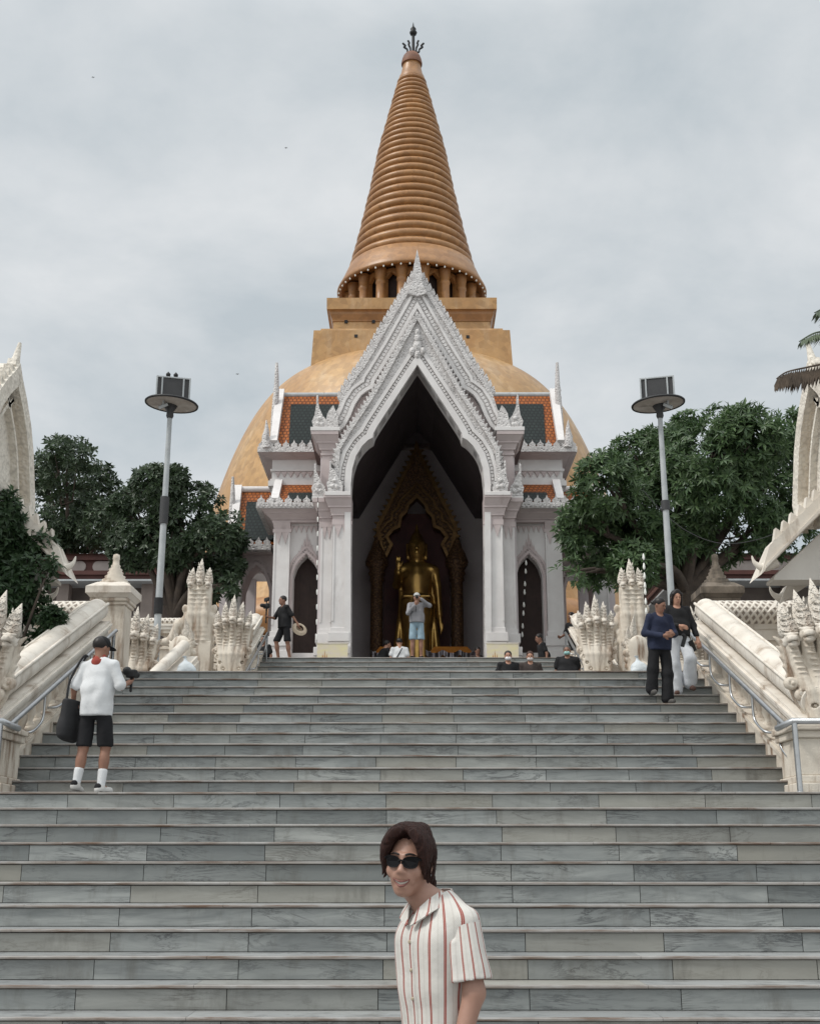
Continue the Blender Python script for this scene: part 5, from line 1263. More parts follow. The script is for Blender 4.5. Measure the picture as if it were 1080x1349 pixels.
# ------------------------------------------------------------------ trees
def leafmat(name, a, b, trans=.25):
    t = NT(name); g = t.n('NewGeometry'); col = t.mix(t.ramp(g.outputs['Random Per Island'], [(0, 0), (1, 1)]), a, b)
    v = t.co(1.0); col = t.mix(t.ramp(t.noise(v, .9, 3), [(.38, 0), (.66, .6)]), col, tuple(x * .5 for x in a))
    t.fin(col, .45, None, 0, .45)
    tr = t.n('BsdfTranslucent'); t.l(col, tr.inputs['Color']); mx = t.n('MixShader'); mx.inputs[0].default_value = trans
    t.l(t.b.outputs[0], mx.inputs[1]); t.l(tr.outputs[0], mx.inputs[2]); t.l(mx.outputs[0], t.t.nodes['Material Output'].inputs['Surface']); return t.mat
BARK = M('tree_bark', (.09, .07, .055), (.05, .04, .034), 4, .9, .6, 20, .02)
def crown(name, parent, blobs, n, k, ll, lw, m, seed, shell=.62, gap=.36, droop=.25, gs=.7):
    rg = np.random.default_rng(seed); vol = np.array([r ** 2.4 for c, r in blobs]); vol /= vol.sum(); C = []; N_ = []
    while len(C) < n:
        i = rg.choice(len(blobs), p=vol); c, r = blobs[i]; d = rg.normal(size=3); d /= np.linalg.norm(d)
        rad = r * (shell + (1.03 - shell) * rg.random() ** .7) if rg.random() < .8 else r * rg.random() ** .5
        p = np.array(c) + d * rad * np.array([1, .8, .95])
        if noise.noise(Vector(p) * gs + Vector((seed, 0, 0))) < gap - .5 and rg.random() < .85: continue
        C.append(p); N_.append(d * .8 + rg.normal(size=3) * .45 + np.array([0, -.25, .25]))
    C = np.array(C); N_ = np.array(N_); N_ /= np.linalg.norm(N_, axis=1)[:, None]
    V = []; Fq = []; base = 0
    for c, nn in zip(C, N_):
        u = np.cross(nn, [.3, .2, 1.0]); u /= np.linalg.norm(u) + 1e-9; w = np.cross(nn, u); kk = rg.integers(max(2, k - 2), k + 2); a0 = rg.random() * 6.28
        for j in range(kk):
            a = a0 + 6.283 * j / kk + rg.normal() * .25; d = u * np.cos(a) + w * np.sin(a) + nn * (.15 + .5 * rg.random()); d[2] -= droop * rg.random(); d /= np.linalg.norm(d)
            L = ll * (.6 + .7 * rg.random()); sd_ = np.cross(d, nn); sd_ /= np.linalg.norm(sd_) + 1e-9; up = np.cross(sd_, d)
            wd = lw * (.7 + .6 * rg.random()); b0 = c + d * .05 * L; md = c + d * L * .5; tp = c + d * L - np.array([0, 0, droop * L * .35])
            V += [b0, md + sd_ * wd + up * wd * .45, tp, md - sd_ * wd + up * wd * .45, md - up * .0]; Fq += [(base, base + 1, base + 4), (base + 1, base + 2, base + 4), (base, base + 4, base + 3), (base + 4, base + 2, base + 3)]; base += 5
    me = bpy.data.meshes.new(name); off = np.array(root_off(parent)); me.from_pydata([tuple(x) for x in (np.array(V) - off)], [], Fq); me.materials.append(m); me.update()
    o = bpy.data.objects.new(name, me); COL.objects.link(o); o.parent = parent; return o
def pxblobs(L, Y, dy=0): 
    out = []
    for i, q in enumerate(L):
        Yq = Y + (q[3] if len(q) > 3 else dy * ((i * 7919) % 5 - 2) / 2); p = at(q[0], q[1], Yq); out.append((tuple(p), q[2] / F * Yq * 1.02))
    return out
def tree(label, blobs, base, tr, n, k, ll, lw, m, seed, name='broadleaf_tree', **kw):
    T = thing(name, label, 'tree', base)
    mb = MB(); b0 = Vector(base); cen = sum((Vector(c) for c, r in blobs), Vector()) / len(blobs); fork = b0 + (cen - b0) * .45; fork.x = b0.x + (cen.x - b0.x) * .15
    mb.tube(spline([b0 - Vector((0, 0, .1)), b0 + (fork - b0) * .5 + Vector((.1 * tr, 0, 0)), fork], 4), [tr * (1.25 - .5 * i / 8) for i in range(9)], 10)
    for i, (c, r) in enumerate(blobs):
        c = Vector(c); mid = fork + (c - fork) * .5 + Vector((random.uniform(-.3, .3), random.uniform(-.3, .3), .25))
        P = spline([fork, mid, c], 4); mb.tube(P, [tr * .55 * (1 - .8 * j / 8) for j in range(9)], 7)
        for q in range(3):
            e_ = c + Vector((random.uniform(-1, 1), random.uniform(-1, 1), random.uniform(-.6, 1))) * r * .7; mb.tube([mid + (c - mid) * .5, (mid + e_) / 2 + Vector((0, 0, .1)), e_], [tr * .2, tr * .13, tr * .04], 5)
    mb.build('trunk', BARK, T); crown('crown', T, blobs, n, k, ll, lw, m, seed, **kw); return T
LEAF_D = leafmat('dark_leaf', (.062, .100, .046), (.028, .048, .026)); LEAF_G = leafmat('mango_leaf', (.100, .165, .062), (.042, .082, .036)); LEAF_S = leafmat('shrub_leaf', (.056, .105, .042), (.024, .050, .024))
tree('dark broadleaf tree rising between the white pavilion and the lamp post', pxblobs([(88, 612, 42), (62, 640, 34), (118, 640, 38), (95, 690, 50), (62, 700, 38), (140, 690, 36), (120, 730, 34), (75, 590, 22)], 50, 2), (xat(92, 800, 50), 50, TZ), .30, 2500, 6, .27, .056, LEAF_D, 3, gap=.42, gs=.9)
tree('dark broadleaf tree between the lamp post and the shrine\'s low wing', pxblobs([(205, 645, 36), (312, 698, 14), (172, 668, 30), (262, 672, 38), (232, 705, 50), (286, 706, 34), (292, 748, 28), (250, 750, 38), (180, 715, 40), (228, 632, 22), (300, 772, 18), (308, 715, 18), (300, 690, 20), (306, 745, 18), (272, 775, 22)], 34.3, .9), (xat(228, 800, 34.6), 34.6, TZ), .28, 3600, 6, .20, .043, LEAF_D, 5, gap=.42, gs=1.0)
tree('big green tree with long glossy leaves behind the two women', pxblobs([(800, 640, 50), (850, 612, 52), (790, 705, 52), (862, 690, 66), (930, 632, 72), (985, 580, 52), (1012, 640, 52), (935, 706, 48), (1000, 690, 40), (764, 690, 32), (752, 752, 22), (790, 758, 28), (1035, 570, 36), (885, 592, 36), (955, 565, 36), (835, 745, 34), (1030, 700, 40), (905, 560, 20)], 30.8, 1.3), (xat(900, 800, 31.5), 31.5, TZ), .30, 6600, 7, .235, .036, LEAF_G, 8, gap=.43, gs=1.0)
tree('leafy dark green shrub between the big naga and the white pavilion', pxblobs([(4, 672, 30), (34, 700, 20), (8, 730, 38), (52, 720, 22), (38, 760, 34), (68, 742, 13), (4, 790, 42), (48, 800, 18), (38, 850, 16), (-20, 700, 50), (-25, 800, 50)], 16.9, .25), (xat(2, 950, 16.9), 16.9, LZ1), .06, 2300, 6, .13, .026, LEAF_S, 11, name='leafy_shrub', gs=1.6)
tree('tuft of leaves growing before the parapet behind the sloping balustrade', pxblobs([(70, 815, 14), (62, 840, 14), (48, 862, 12)], 16.6, .2), (xat(60, 940, 16.6), 16.6, LZ1), .03, 220, 6, .12, .024, LEAF_S, 12, name='leafy_shrub', gs=1.6)
# palm at the edge
DEADL = M('dead_frond', (.115, .085, .062), (.055, .042, .032), 6, .8); PALML = M('palm_leaf', (.10, .125, .075), (.05, .07, .045), 5, .55)
Yp = 14.6; pb = at(1118, 900, Yp)
palm = thing('palm_tree', 'palm with one brown hanging frond reaching over the white pavilion', 'palm', (pb.x, Yp + .8, LZ1))
mb = MB(); top = at(1128, 462, Yp + .8); mb.tube([(pb.x + .3, Yp + .8, LZ1), (top.x + .1, Yp + .8, 5), tuple(top)], [.2, .15, .13], 12); mb.build('trunk', BARK, palm)
def frond(pts, m, L, hang, n=34, w=.022, name='frond'):
    mb = MB(); P = spline([Vector(p) for p in pts], 10); mb.tube(P, [.022 - .015 * i / (len(P) - 1) for i in range(len(P))], 6)
    for i in range(n):
        f = .08 + .9 * i / n; q = P[int(f * (len(P) - 1))]; t_ = (P[min(int(f * (len(P) - 1)) + 1, len(P) - 1)] - P[max(int(f * (len(P) - 1)) - 1, 0)]).normalized()
        for sd_ in (-1, 1):
            ln = L * (.55 + .45 * math.sin(PI * min(1, f * 1.1))) * random.uniform(.75, 1.1); side = t_.cross(Vector((0, 0, 1))).normalized() * sd_
            d = (side * (1 - hang) + Vector((0, 0, -1)) * hang + t_ * .35).normalized(); e_ = q + d * ln + Vector((random.uniform(-.02, .02), 0, -ln * .12)); mid = q + d * ln * .5; ww_ = t_ * w * random.uniform(.7, 1.5)
            mb.add([q, mid + ww_, e_, mid - ww_], [(0, 1, 2, 3)], False)
    return mb.build(name, m, palm, recalc=False)
frond([at(1126, 470, Yp + .8), at(1100, 476, Yp + .2), at(1062, 484, Yp), at(1036, 490, Yp - .1), at(1022, 499, Yp - .1)], DEADL, .34, .88, 60, .03)
frond([at(1126, 462, Yp + .8), at(1100, 440, Yp + .3), at(1075, 438, Yp), at(1052, 450, Yp - .1)], PALML, .26, .55)
frond([at(1126, 460, Yp + .8), at(1110, 420, Yp + .4), at(1092, 405, Yp), at(1072, 412, Yp - .1)], PALML, .3, .5)
frond([at(1126, 460, Yp + .8), at(1150, 420, Yp + .4), at(1190, 405, Yp), at(1230, 430, Yp - .1)], PALML, .5, .5)
# ------------------------------------------------------------------ strings of lamps, cable, birds
def bulb_string(label, a, b, n, sag=0, r=.03):
    T = thing('light_string', label, 'string lights', a)
    P = [Vector(a) + (Vector(b) - Vector(a)) * (i / 20) - Vector((0, 0, sag * math.sin(PI * i / 20))) for i in range(21)]
    mb = MB(); mb.tube(P, .008, 5); mb.build('wire', BLACK, T)
    for i in range(n):
        q = P[int((i + .5) / n * 20)]; mb = MB(); mb.lathe([(.012, .05), (.02, .02), (r, -.04), (r * .8, -.08), (.008, -.10)], 8, q); mb.build('bulb', LAMP, T)
bulb_string('string of white bulbs hanging down the doorway beside the seated masked group', at(693, 735, 33.2), at(687, 846, 33.2), 8, 0, .034)
bulb_string('string of white bulbs hanging beside the rust stained naga pillar', at(847, 728, 26.0), at(851, 812, 26.0), 7)
bulb_string('string of white bulbs hung along the outer edge of the doorway near the straw hat', at(419, 655, 31.9), at(417, 848, 31.9), 10, 0, .018)
T = thing('cable', 'thin slack cable strung across the big green tree', 'cable', at(846, 645, 26.5)); mb = MB()
mb.tube(spline([at(846, 645, 26.5), at(870, 672, 26.5), at(905, 700, 26.4), (at(950, 716, 26.2)), at(1000, 710, 26), at(1056, 688, 25.6)], 6), .008, 6); mb.build('wire', DGREY, T)
for px, py, lab in ((123, 102, 'tiny dark bird flying high in the clear sky beside the spire, topmost of three'), (377, 195, 'tiny dark bird flying nearest the ringed spire'), (313, 493, 'tiny bird flying above the dark tree and left of the dome')):
    p = at(px, py, 80); T = thing('bird', lab, 'bird', p, 'birds in flight', 0, .5)
    b = SDF(); b.ell((0, 0, 0), (.06, .17, .06)); b.cap((0, -.15, .02), (0, -.24, .02), .04, .015, .02)
    for s in (-1, 1): b.chain([(s * .03, 0, .02), (s * .16, .0, .07), (s * .28, .06, .02)], [.035, .03, .012], k=.02)
    sdf_obj('body', b, (-.32, -.28, -.09), (.32, .22, .12), .02, BLACK, T)
WBAG = M('white_plastic_bag', (.62, .66, .68), (.5, .54, .56), 9, .4, .5, 18, .03)
for px, py, lab in ((245, 872, 'white plastic bag on the landing edge near the lamp'), (841, 876, 'white plastic bag on the landing edge beside the women')):
    p = at(px, 880, 18.6); T = thing('plastic_bag', lab, 'bag', (p.x, 18.6, LZ2), 'white plastic bags on the landing'); b = SDF()
    b.ell((0, 0, .11), (.13, .09, .12)); b.ell((.05, .0, .08), (.12, .08, .09), k=.04); b.cap((-.01, 0, .2), (-.02, .01, .29), .04, .018, .03); b.ell((-.03, .0, .31), (.035, .03, .018), k=.02); b.ell((-.06, -.03, .06), (.07, .06, .06), k=.03)
    b.fn(lambda P: P[:, 2] * -1, .01, 0); sdf_obj('sack', b, (-.2, -.14, -.02), (.22, .14, .32), .012, WBAG, T)
# ------------------------------------------------------------------ people
SKIN = M('skin', (.42, .235, .165), (.36, .19, .13), 6, .5, .05); SKIND = M('tanned_skin', (.27, .145, .10), (.22, .115, .08), 6, .5, .05)
HAIRB = M('black_hair', (.012, .010, .010), (.02, .016, .015), 20, .42, .3, 60); HAIRG = M('grey_hair', (.10, .095, .09), (.05, .048, .046), 20, .5, .3, 60)
def cloth(name, a, b=None, **kw): return M(name, a, b, 4, .9, .5, 7, .03, **kw)
BTEE = cloth('black_cotton', (.016, .016, .018), (.011, .011, .012)); WTEE = cloth('white_cotton', (.62, .63, .64), (.54, .55, .56)); NAVY = cloth('navy_blouse', (.022, .029, .058), (.014, .018, .038)); BLKT = cloth('black_trousers', (.014, .014, .016))
WPANT = cloth('white_trousers', (.60, .62, .65), (.50, .52, .55)); GREYJ = cloth('grey_jacket', (.25, .245, .26), (.18, .18, .19)); DENIM = cloth('light_denim', (.26, .36, .42), (.20, .28, .34)); BROWNS = cloth('brown_shirt', (.055, .042, .038), (.035, .028, .026)); WMASK = cloth('white_mask', (.68, .68, .70)); GMASK = cloth('green_mask', (.30, .52, .50)); REDC = cloth('red_bandana', (.36, .07, .045), (.25, .05, .04)); SHOEW = cloth('white_canvas', (.55, .54, .52)); SANDAL = cloth('brown_sandal', (.13, .075, .06)); SOLE = cloth('dark_shoe', (.10, .095, .09)); TOTE = cloth('charcoal_tote', (.028, .028, .03))
LIPS = M('muted_lips', (.25, .09, .08), None, 10, .5)
def lerp(a, b, t): return tuple(a[i] + (b[i] - a[i]) * t for i in range(3))
def hand(b, w, d, s, curl=.5, r=.0125):
    """palm and five fingers at wrist w pointing along d"""
    w = Vector(w); d = Vector(d).normalized(); side = d.cross(Vector((0, 1, 0))); side = (side if side.length > .2 else d.cross(Vector((1, 0, 0)))).normalized(); nn = side.cross(d)
    b.cap(w, w + d * .06, .024, .032, .02)
    for i, L in enumerate((.068, .078, .072, .056)):
        o = side * ((i - 1.5) * .019); k0 = w + d * .085 + o; k1 = k0 + (d + nn * curl * .6).normalized() * L * .55; k2 = k1 + (d + nn * curl * 1.8).normalized() * L * .45
        b.cap(w + d * .05 + o, k0, r * 1.1, r, .008); b.cap(k0, k1, r, r * .9, .004); b.cap(k1, k2, r * .9, r * .75, .004)
    t0 = w + d * .025 + side * -.028; b.cap(t0, t0 + (d * .6 - side * .8).normalized() * .035, r * 1.2, r, .012); b.cap(t0 + (d * .6 - side * .8).normalized() * .035, t0 + (d * 1.2 - side * .7 + nn * .4).normalized() * .065, r, r * .8, .006)
def headsdf(b, c, yaw=0, pit=0, sc=1.0):
    Mx = Matrix.Rotation(yaw, 3, 'Z') @ Matrix.Rotation(pit, 3, 'X'); e = [math.degrees(a) for a in Mx.to_euler()]; c = Vector(c)
    g = lambda *p: tuple(c + Mx @ (Vector(p) * sc)); z = lambda *r: tuple(a * sc for a in r)
    b.ell(g(0, .012, .03), z(.075, .094, .09), e, .02); b.ell(g(0, -.02, -.025), z(.062, .074, .085), e, .03); b.ell(g(0, -.045, -.08), z(.038, .042, .036), e, .03)
    b.cap(g(0, -.09, .02), g(0, -.112, -.022), .009, .012, .012); b.ell(g(0, -.085, -.062), z(.026, .012, .009), e, .008)
    for s in (-1, 1):
        b.ell(g(s * .077, .012, -.005), z(.011, .02, .032), e, .008); b.ell(g(s * .03, -.088, .014), z(.020, .014, .010), e, .006, -1); b.ell(g(s * .03, -.079, .014), z(.013, .011, .009), e, .004); b.cap(g(s * .012, -.088, .034), g(s * .048, -.078, .036), .007, .005, .008)
    return g, e, z
def person(label, loc, rot, H=1.7, sit=False, skin=None, hair='short', hairm=None, top=None, sleeve='short', bottom=None, legs='long', shoe=None, arms=None, head=(0, 0), mask=None, lean=0, step=None, wide=1.0, flare=0, h=.0135, female=False, extra=None, hem=None):
    skin = skin or SKIN; hairm = hairm or HAIRB; top = top or BTEE; bottom = bottom or BLKT; shoe = shoe or BTEE; k = H / 1.7
    T = thing('person', label, 'person', loc, None, rot, k)
    hz = .10 if sit else .90
    off = Vector((0, 0, 0)); up = lambda p: Vector((p[0], p[1] - (p[2] - hz) * math.tan(lean), p[2]))
    z0 = hz - .90
    sh = .185 * (1 if not female else .92) * (wide ** .5)
    J = {}
    for s in (-1, 1):
        if sit: J[s] = [(s * .10, 0, hz), (s * .15, -.42, hz + .02), (s * .14, -.40, hz - .43), (s * .14, -.55, hz - .46)]
        else:
            st = (step or {}).get(s, {}); kn = st.get('knee', (s * .105, -.01, .48)); an = st.get('ankle', (s * .11, .02, .07)); to = st.get('toe', (an[0] + s * .02, an[1] - .15, max(.03, an[2] - .04))); J[s] = [(s * .092, 0, .90), kn, an, to]
    A = {}
    for s in (-1, 1):
        el, wr, dr = (arms or {}).get(s, ((s * .25, .03, 1.13), (s * .27, -.05, .88), (0, -.1, -1)))
        A[s] = (up((s * sh, .0, 1.405 + z0)), up((el[0], el[1], el[2] + z0)), up((wr[0], wr[1], wr[2] + z0)), dr)
    hc = up((0, -.015, 1.585 + z0)) + Vector((0, -.02 * abs(head[1]), 0))
    b = SDF()
    b.ell(up((0, 0, .95 + z0)), (.132 * wide, .095 * wide, .12)); b.ell(up((0, 0, 1.14 + z0)), (.135 * wide, .095 * wide, .18), k=.06); b.ell(up((0, .0, 1.30 + z0)), (.16, .10, .15), k=.06)
    b.cap(up((0, .02, 1.38 + z0)), hc + Vector((0, .02, -.05)), .062, .055, .05)
    for s in (-1, 1):
        S_, E_, W_, dr = A[s]; b.cap(up((s * .06, .01, 1.40 + z0)), S_ + Vector((0, 0, -.03)), .045, .038, .03); b.chain([S_ + Vector((0, 0, -.03)), E_, W_], [.040, .036, .025], k=.02); hand(b, W_, dr, s)
        a, kn, an, to = J[s]; b.chain([a, kn, an], [.070 * wide, .054, .039], k=.03); b.ell(lerp(kn, an, .35), (.052, .058, .10), k=.03); b.cap(an, to, .036, .028, .02)
    g, e, zz2 = headsdf(b, hc, head[0], head[1])
    xs = [p[0] for s in (-1, 1) for p in (*A[s][:3], *J[s])] + [.2, -.2]; ys = [p[1] for s in (-1, 1) for p in (*A[s][:3], *J[s])] + [hc.y]; zs = [p[2] for s in (-1, 1) for p in (*A[s][:3], *J[s])] + [hc.z]
    lo = (min(xs) - .14, min(min(ys) - .14, hc.y - .15), min(zs) - .14); hi = (max(xs) + .14, max(max(ys) + .14, hc.y + .18), max(max(zs) + .14, hc.z + .17))
    sdf_obj('body', b, lo, hi, h, skin, T)
    # eyes, brows and mouth
    if h < .02 and rot < 2:
        mb = MB()
        for s in (-1, 1): mb.tube([g(s * .019, -.090, .013), g(s * .030, -.0915, .015), g(s * .041, -.086, .012)], [.002, .0055, .002], 6)
        mb.build('eye', HAIRB, T, world=False); mb = MB()
        for s in (-1, 1): mb.tube([g(s * .014, -.096, .034), g(s * .032, -.095, .039), g(s * .048, -.084, .034)], [.002, .004, .002], 6)
        mb.build('eyebrow', hairm, T, world=False)
        if not mask: mb = MB(); mb.tube([g(-.024, -.091, -.060), g(-.01, -.0995, -.059), g(.01, -.0995, -.059), g(.024, -.091, -.060)], [.002, .005, .005, .002], 6); mb.build('lips', LIPS, T, world=False)
    # hair
    q = SDF()
    q.ell(g(0, .024, .042), zz2(.086, .100, .094), e)
    if hair == 'long':
        for s in (-1, 1): q.chain([g(s * .015, -.03, .118), g(s * .066, -.045, .06), g(s * .078, -.01, -.05), g(s * .085, .0, -.16), g(s * .09, -.03, -.30)], [.026, .026, .026, .026, .012], k=.02)
        q.cap(g(0, .07, 0), g(0, .075, -.26), .075, .07, .04)
    if hair == 'bun': q.ell(g(0, .135, .0), (.045, .04, .045), k=.02)
    q.box(g(0, -.115, -.035), zz2(.060, .075, .098), e, .05, .035, -1)
    if hair not in ('long',): q.box(g(0, -.0, -.12), zz2(.2, .2, .09), e, .02, .03, -1)
    if hair != 'bald': sdf_obj('hair', q, (hc.x - .2, hc.y - .2, hc.z - .40), (hc.x + .2, hc.y + .22, hc.z + .2), .011, hairm, T)
    if mask:
        m_ = SDF(); m_.ell(g(0, -.045, -.048), zz2(.070, .078, .052), e); m_.box(g(0, .06, -.05), zz2(.2, .075, .2), e, .01, .01, -1); sdf_obj('face_mask', m_, (hc.x - .12, hc.y - .16, hc.z - .14), (hc.x + .12, hc.y + .12, hc.z + .06), .009, mask, T)
    # top
    t = SDF(); hm = (hem if hem is not None else .86) + z0 + (.06 if sit else 0)
    t.ell(up((0, 0, 1.30 + z0)), (.180 * max(1, wide * .9), .118 * wide, .17)); t.ell(up((0, 0, 1.10 + z0)), (.168 * wide, .122 * wide, .26), k=.08); t.box(up((0, .0, .88 + z0)), (.184 * wide, .142 * wide, .34), None, .11, .08)
    for s in (-1, 1):
        S_, E_, W_, dr = A[s]; t.cap(up((s * .05, .015, 1.43 + z0)), S_ + Vector((0, 0, -.012)), .045, .058, .05)
        if sleeve == 'long': t.chain([lerp(S_, E_, .05), E_, lerp(E_, W_, .92)], [.060, .052, .042], k=.03)
        elif sleeve == 'half': t.cap(lerp(S_, E_, .06), lerp(S_, E_, .90), .056, .064, .03)
        else: t.cap(lerp(S_, E_, .05), lerp(S_, E_, .62), .060, .070, .03)
    t.fn(folds(.0075, len(label)), mode=2)
    t.ell(up((0, -.08, 1.46 + z0)), (.07, .10, .06), k=.02, mode=-1)
    t.fn(lambda P, hm=hm: hm - P[:, 2], .012, 0)
    rr = [p for s in (-1, 1) for p in A[s][:3]]
    sdf_obj('shirt', t, (min(-.28 * wide, min(p[0] for p in rr) - .12), min(-.24, min(p[1] for p in rr) - .12, up((0, -.16, 1.3 + z0)).y - .02), hm - .03), (max(.28 * wide, max(p[0] for p in rr) + .12), max(.24, max(p[1] for p in rr) + .12, up((0, .16, 1 + z0)).y), max(1.52 + z0, max(p[2] for p in rr) + .12)), h, top, T)
    # trousers or shorts
    t = SDF(); t.ell((0, 0, .95 + z0), (.150 * wide, .115 * wide, .15))
    for s in (-1, 1):
        a, kn, an, to = J[s]
        if legs == 'shorts': t.cap(a, lerp(a, kn, .92), .086 * wide, .094 * wide, .03)
        else: t.chain([a, kn, lerp(kn, an, .93)], [.095 * wide, .074 + flare * .4, .058 + flare], k=.03)
    t.fn(folds(.006, len(label) + 2), mode=2)
    if legs == 'shorts' and not sit: t.fn(lambda P: .50 - P[:, 2], .012, 0)
    t.fn(lambda P, zc=1.03 + z0: P[:, 2] - zc, .01, 0)
    sdf_obj('shorts' if legs == 'shorts' else 'trousers', t, (min(xs) - .13, min(ys) - .14, min(zs) - .1), (max(xs) + .13, max(ys) + .14, 1.06 + z0), h, bottom, T)
    for s in (-1, 1):
        a, kn, an, to = J[s]; q = SDF(); d = Vector(to) - Vector(an); d.z = 0; d = d.normalized() if d.length > .01 else Vector((0, -1, 0)); an_ = Vector(an); to_ = Vector(to)
        q.cap(an_ - d * .04 + Vector((0, 0, -.03)), to_ + Vector((0, 0, .005)), .045, .038, .02); q.cap(an_ + Vector((0, 0, .0)), an_ - Vector((0, 0, .03)), .045, .045, .02)
        if an[2] < .12 or sit: q.fn(lambda P, zf=min(an[2] - .07, to[2] - .03): zf - P[:, 2], .006, 0)
        mn = [min(an[i], to[i]) - .11 for i in range(3)]; mx = [max(an[i], to[i]) + .11 for i in range(3)]
        sdf_obj('shoe', q, mn, mx, .011, shoe, T)
    if extra: extra(T, g, e, A, J, hc)
    return T
def solid(name, f, lo, hi, h, m, T): q = SDF(); f(q); return sdf_obj(name, q, lo, hi, h, m, T)
def wpt(T, p):                                          # local point of a person -> world
    return Matrix.LocRotScale(T.location, T.rotation_euler, T.scale) @ Vector(p)
# --- man climbing with tote bag, seen from behind
def ex(T, g, e, A, J, hc):
    solid('cap', lambda q: q.ell(g(0, .012, .055), (.086, .102, .085), e).box(g(0, .0, -.075), (.2, .2, .10), e, .01, .02, -1).ell(g(0, -.11, .045), (.07, .075, .012), e, .015), (hc.x - .22, hc.y - .22, hc.z - .1), (hc.x + .22, hc.y + .22, hc.z + .2), .01, BTEE, T)
    solid('bandana', lambda q: q.cap((0, .02, 1.425), (0, .01, 1.475), .085, .073, .02).box((0, .02, 1.475), (.055, .055, .06), None, .02, .01, -1), (-.13, -.13, 1.33), (.13, .15, 1.56), .01, REDC, T)
    for s in (-1, 1):
        an, kn = Vector(J[s][2]), Vector(J[s][1]); solid('sock', lambda q: q.cap(an, an + (kn - an) * .38, .043, .052), [min(an[i], kn[i]) - .07 for i in range(3)], [max(an[i], kn[i]) + .07 for i in range(3)], .01, WTEE, T)
    for s in (-1, 1):
        an, to = Vector(J[s][2]), Vector(J[s][3]); d = (to - an); d.z = 0; d = d.normalized()
        solid('shoe_heel', lambda q: q.ell(tuple(an - d * .05 + Vector((0, 0, -.005))), (.040, .034, .042)), list(an - d * .05 - Vector((.06, .06, .07))), list(an - d * .05 + Vector((.06, .06, .06))), .009, BTEE, T)
        mb = MB(); c = an.lerp(to, .45); c.z = min(an.z - .07, to.z - .03) + .012; mb.cbox(c, (.088, .25, .024), Matrix.Rotation(math.atan2(d.x, -d.y), 3, 'Z')); mb.build('shoe_sole', SOLE, T, world=False, bevel=.01)
m1 = person('man in white shirt and black shorts climbing the steps, seen from behind', (xat(120, 1038, 12.98), 12.98, LZ1 - .002), PI - .30, 1.66, top=WTEE, sleeve='half', bottom=BLKT, legs='shorts', shoe=SHOEW, skin=SKIND,
    arms={1: ((.27, .05, 1.15), (.30, .0, 1.0), (0, -.3, -1)), -1: ((-.27, -.02, 1.14), (-.21, -.26, 1.22), (.1, -1, .35))}, head=(-.35, .25), step={1: dict(knee=(.11, .03, .48), ankle=(.12, .10, .10), toe=(.13, .0, .03)), -1: dict(knee=(-.10, -.08, .50), ankle=(-.11, -.02, .07))}, extra=ex, hem=.83, wide=.94)
bag = thing('tote_bag', 'charcoal tote bag slung from the left shoulder of the man in the white shirt', 'bag', wpt(m1, (.29, .02, .9)), None, PI - .30, .976)
q = SDF(); q.box((0, .03, -.10), (.055, .16, .24), (8, 0, 0), .05, .02).ell((.02, .06, -.2), (.075, .14, .12), k=.06).box((0, .03, .28), (.2, .3, .16), None, .01, .03, -1); sdf_obj('sack', q, (-.14, -.22, -.42), (.14, .28, .2), .011, TOTE, bag)
mb = MB()
for dy in (-.06, .10): mb.tube(spline([Vector((.0, dy + .03, .10)), Vector((.0, dy * .6 + .03, .33)), Vector((-.10, dy * .3 + .0, .585)), Vector((-.14, .0, .60))], 5), .013, 6)
mb.build('strap', TOTE, bag, world=False)
gm_ = thing('camera_gimbal', 'small black camera in the raised hand of the man in the white shirt', 'camera', wpt(m1, (-.20, -.36, 1.25)), None, PI - .3)
q = SDF(); q.box((0, 0, .09), (.055, .04, .045), None, .012).cap((0, -.03, .09), (0, -.1, .09), .04, .04, .01).ell((.05, .02, .12), (.05, .045, .05), k=.01).cap((0, 0, .05), (0, .0, -.10), .016, .016, .01); sdf_obj('camera_body', q, (-.1, -.17, -.14), (.13, .1, .2), .009, BLACK, gm_)
# --- two women coming down
w1z, w1y = LZ1 + 8 * RISE, UY + 7 * UT + .16
def ex(T, g, e, A, J, hc): pass
person('older woman in navy blouse and wide black trousers looking down at her hands', (xat(872, 925, w1y), w1y - .02, w1z), .28, 1.47, female=True, hair='bun', top=NAVY, sleeve='long', bottom=BLKT, shoe=SOLE, skin=SKIND, flare=.04, wide=1.0, lean=.10,
    arms={1: ((.24, -.06, 1.13), (.10, -.30, 1.08), (-1, -.4, 0)), -1: ((-.26, -.0, 1.13), (-.08, -.30, 1.05), (1, -.3, .05))}, head=(.55, .45), step={-1: dict(knee=(-.12, .03, .56), ankle=(-.14, .08, .22)), 1: dict(knee=(.10, -.03, .48), ankle=(.09, .0, .07))})
w2z, w2y = LZ1 + 9 * RISE, UY + 8 * UT + .20
person('woman with long black hair in black top and flared white trousers', (xat(897, 905, w2y), w2y, w2z), .05, 1.52, female=True, hair='long', top=BTEE, sleeve='long', bottom=WPANT, shoe=SANDAL, flare=.055,
    arms={1: ((.26, .0, 1.13), (.30, -.06, .90), (.1, -.2, -1)), -1: ((-.24, -.04, 1.14), (-.06, -.28, 1.08), (1, -.3, -.3))}, head=(.12, .25), step={1: dict(knee=(.13, -.16, .56), ankle=(.14, -.0, .20), toe=(.16, -.13, .10)), -1: dict(knee=(-.09, -.01, .48), ankle=(-.09, .0, .07))}, hem=.95)
ph = thing('phone', 'black phone in the lowered hand of the woman in white trousers', 'phone', at(911.5, 851, w2y - .12), None, .3)
mb = MB(); mb.cbox((0, 0, 0), (.085, .012, .17), Euler((.2, R(-28), 0)).to_matrix()); mb.build('phone_body', BLACK, ph, world=False, bevel=.006)
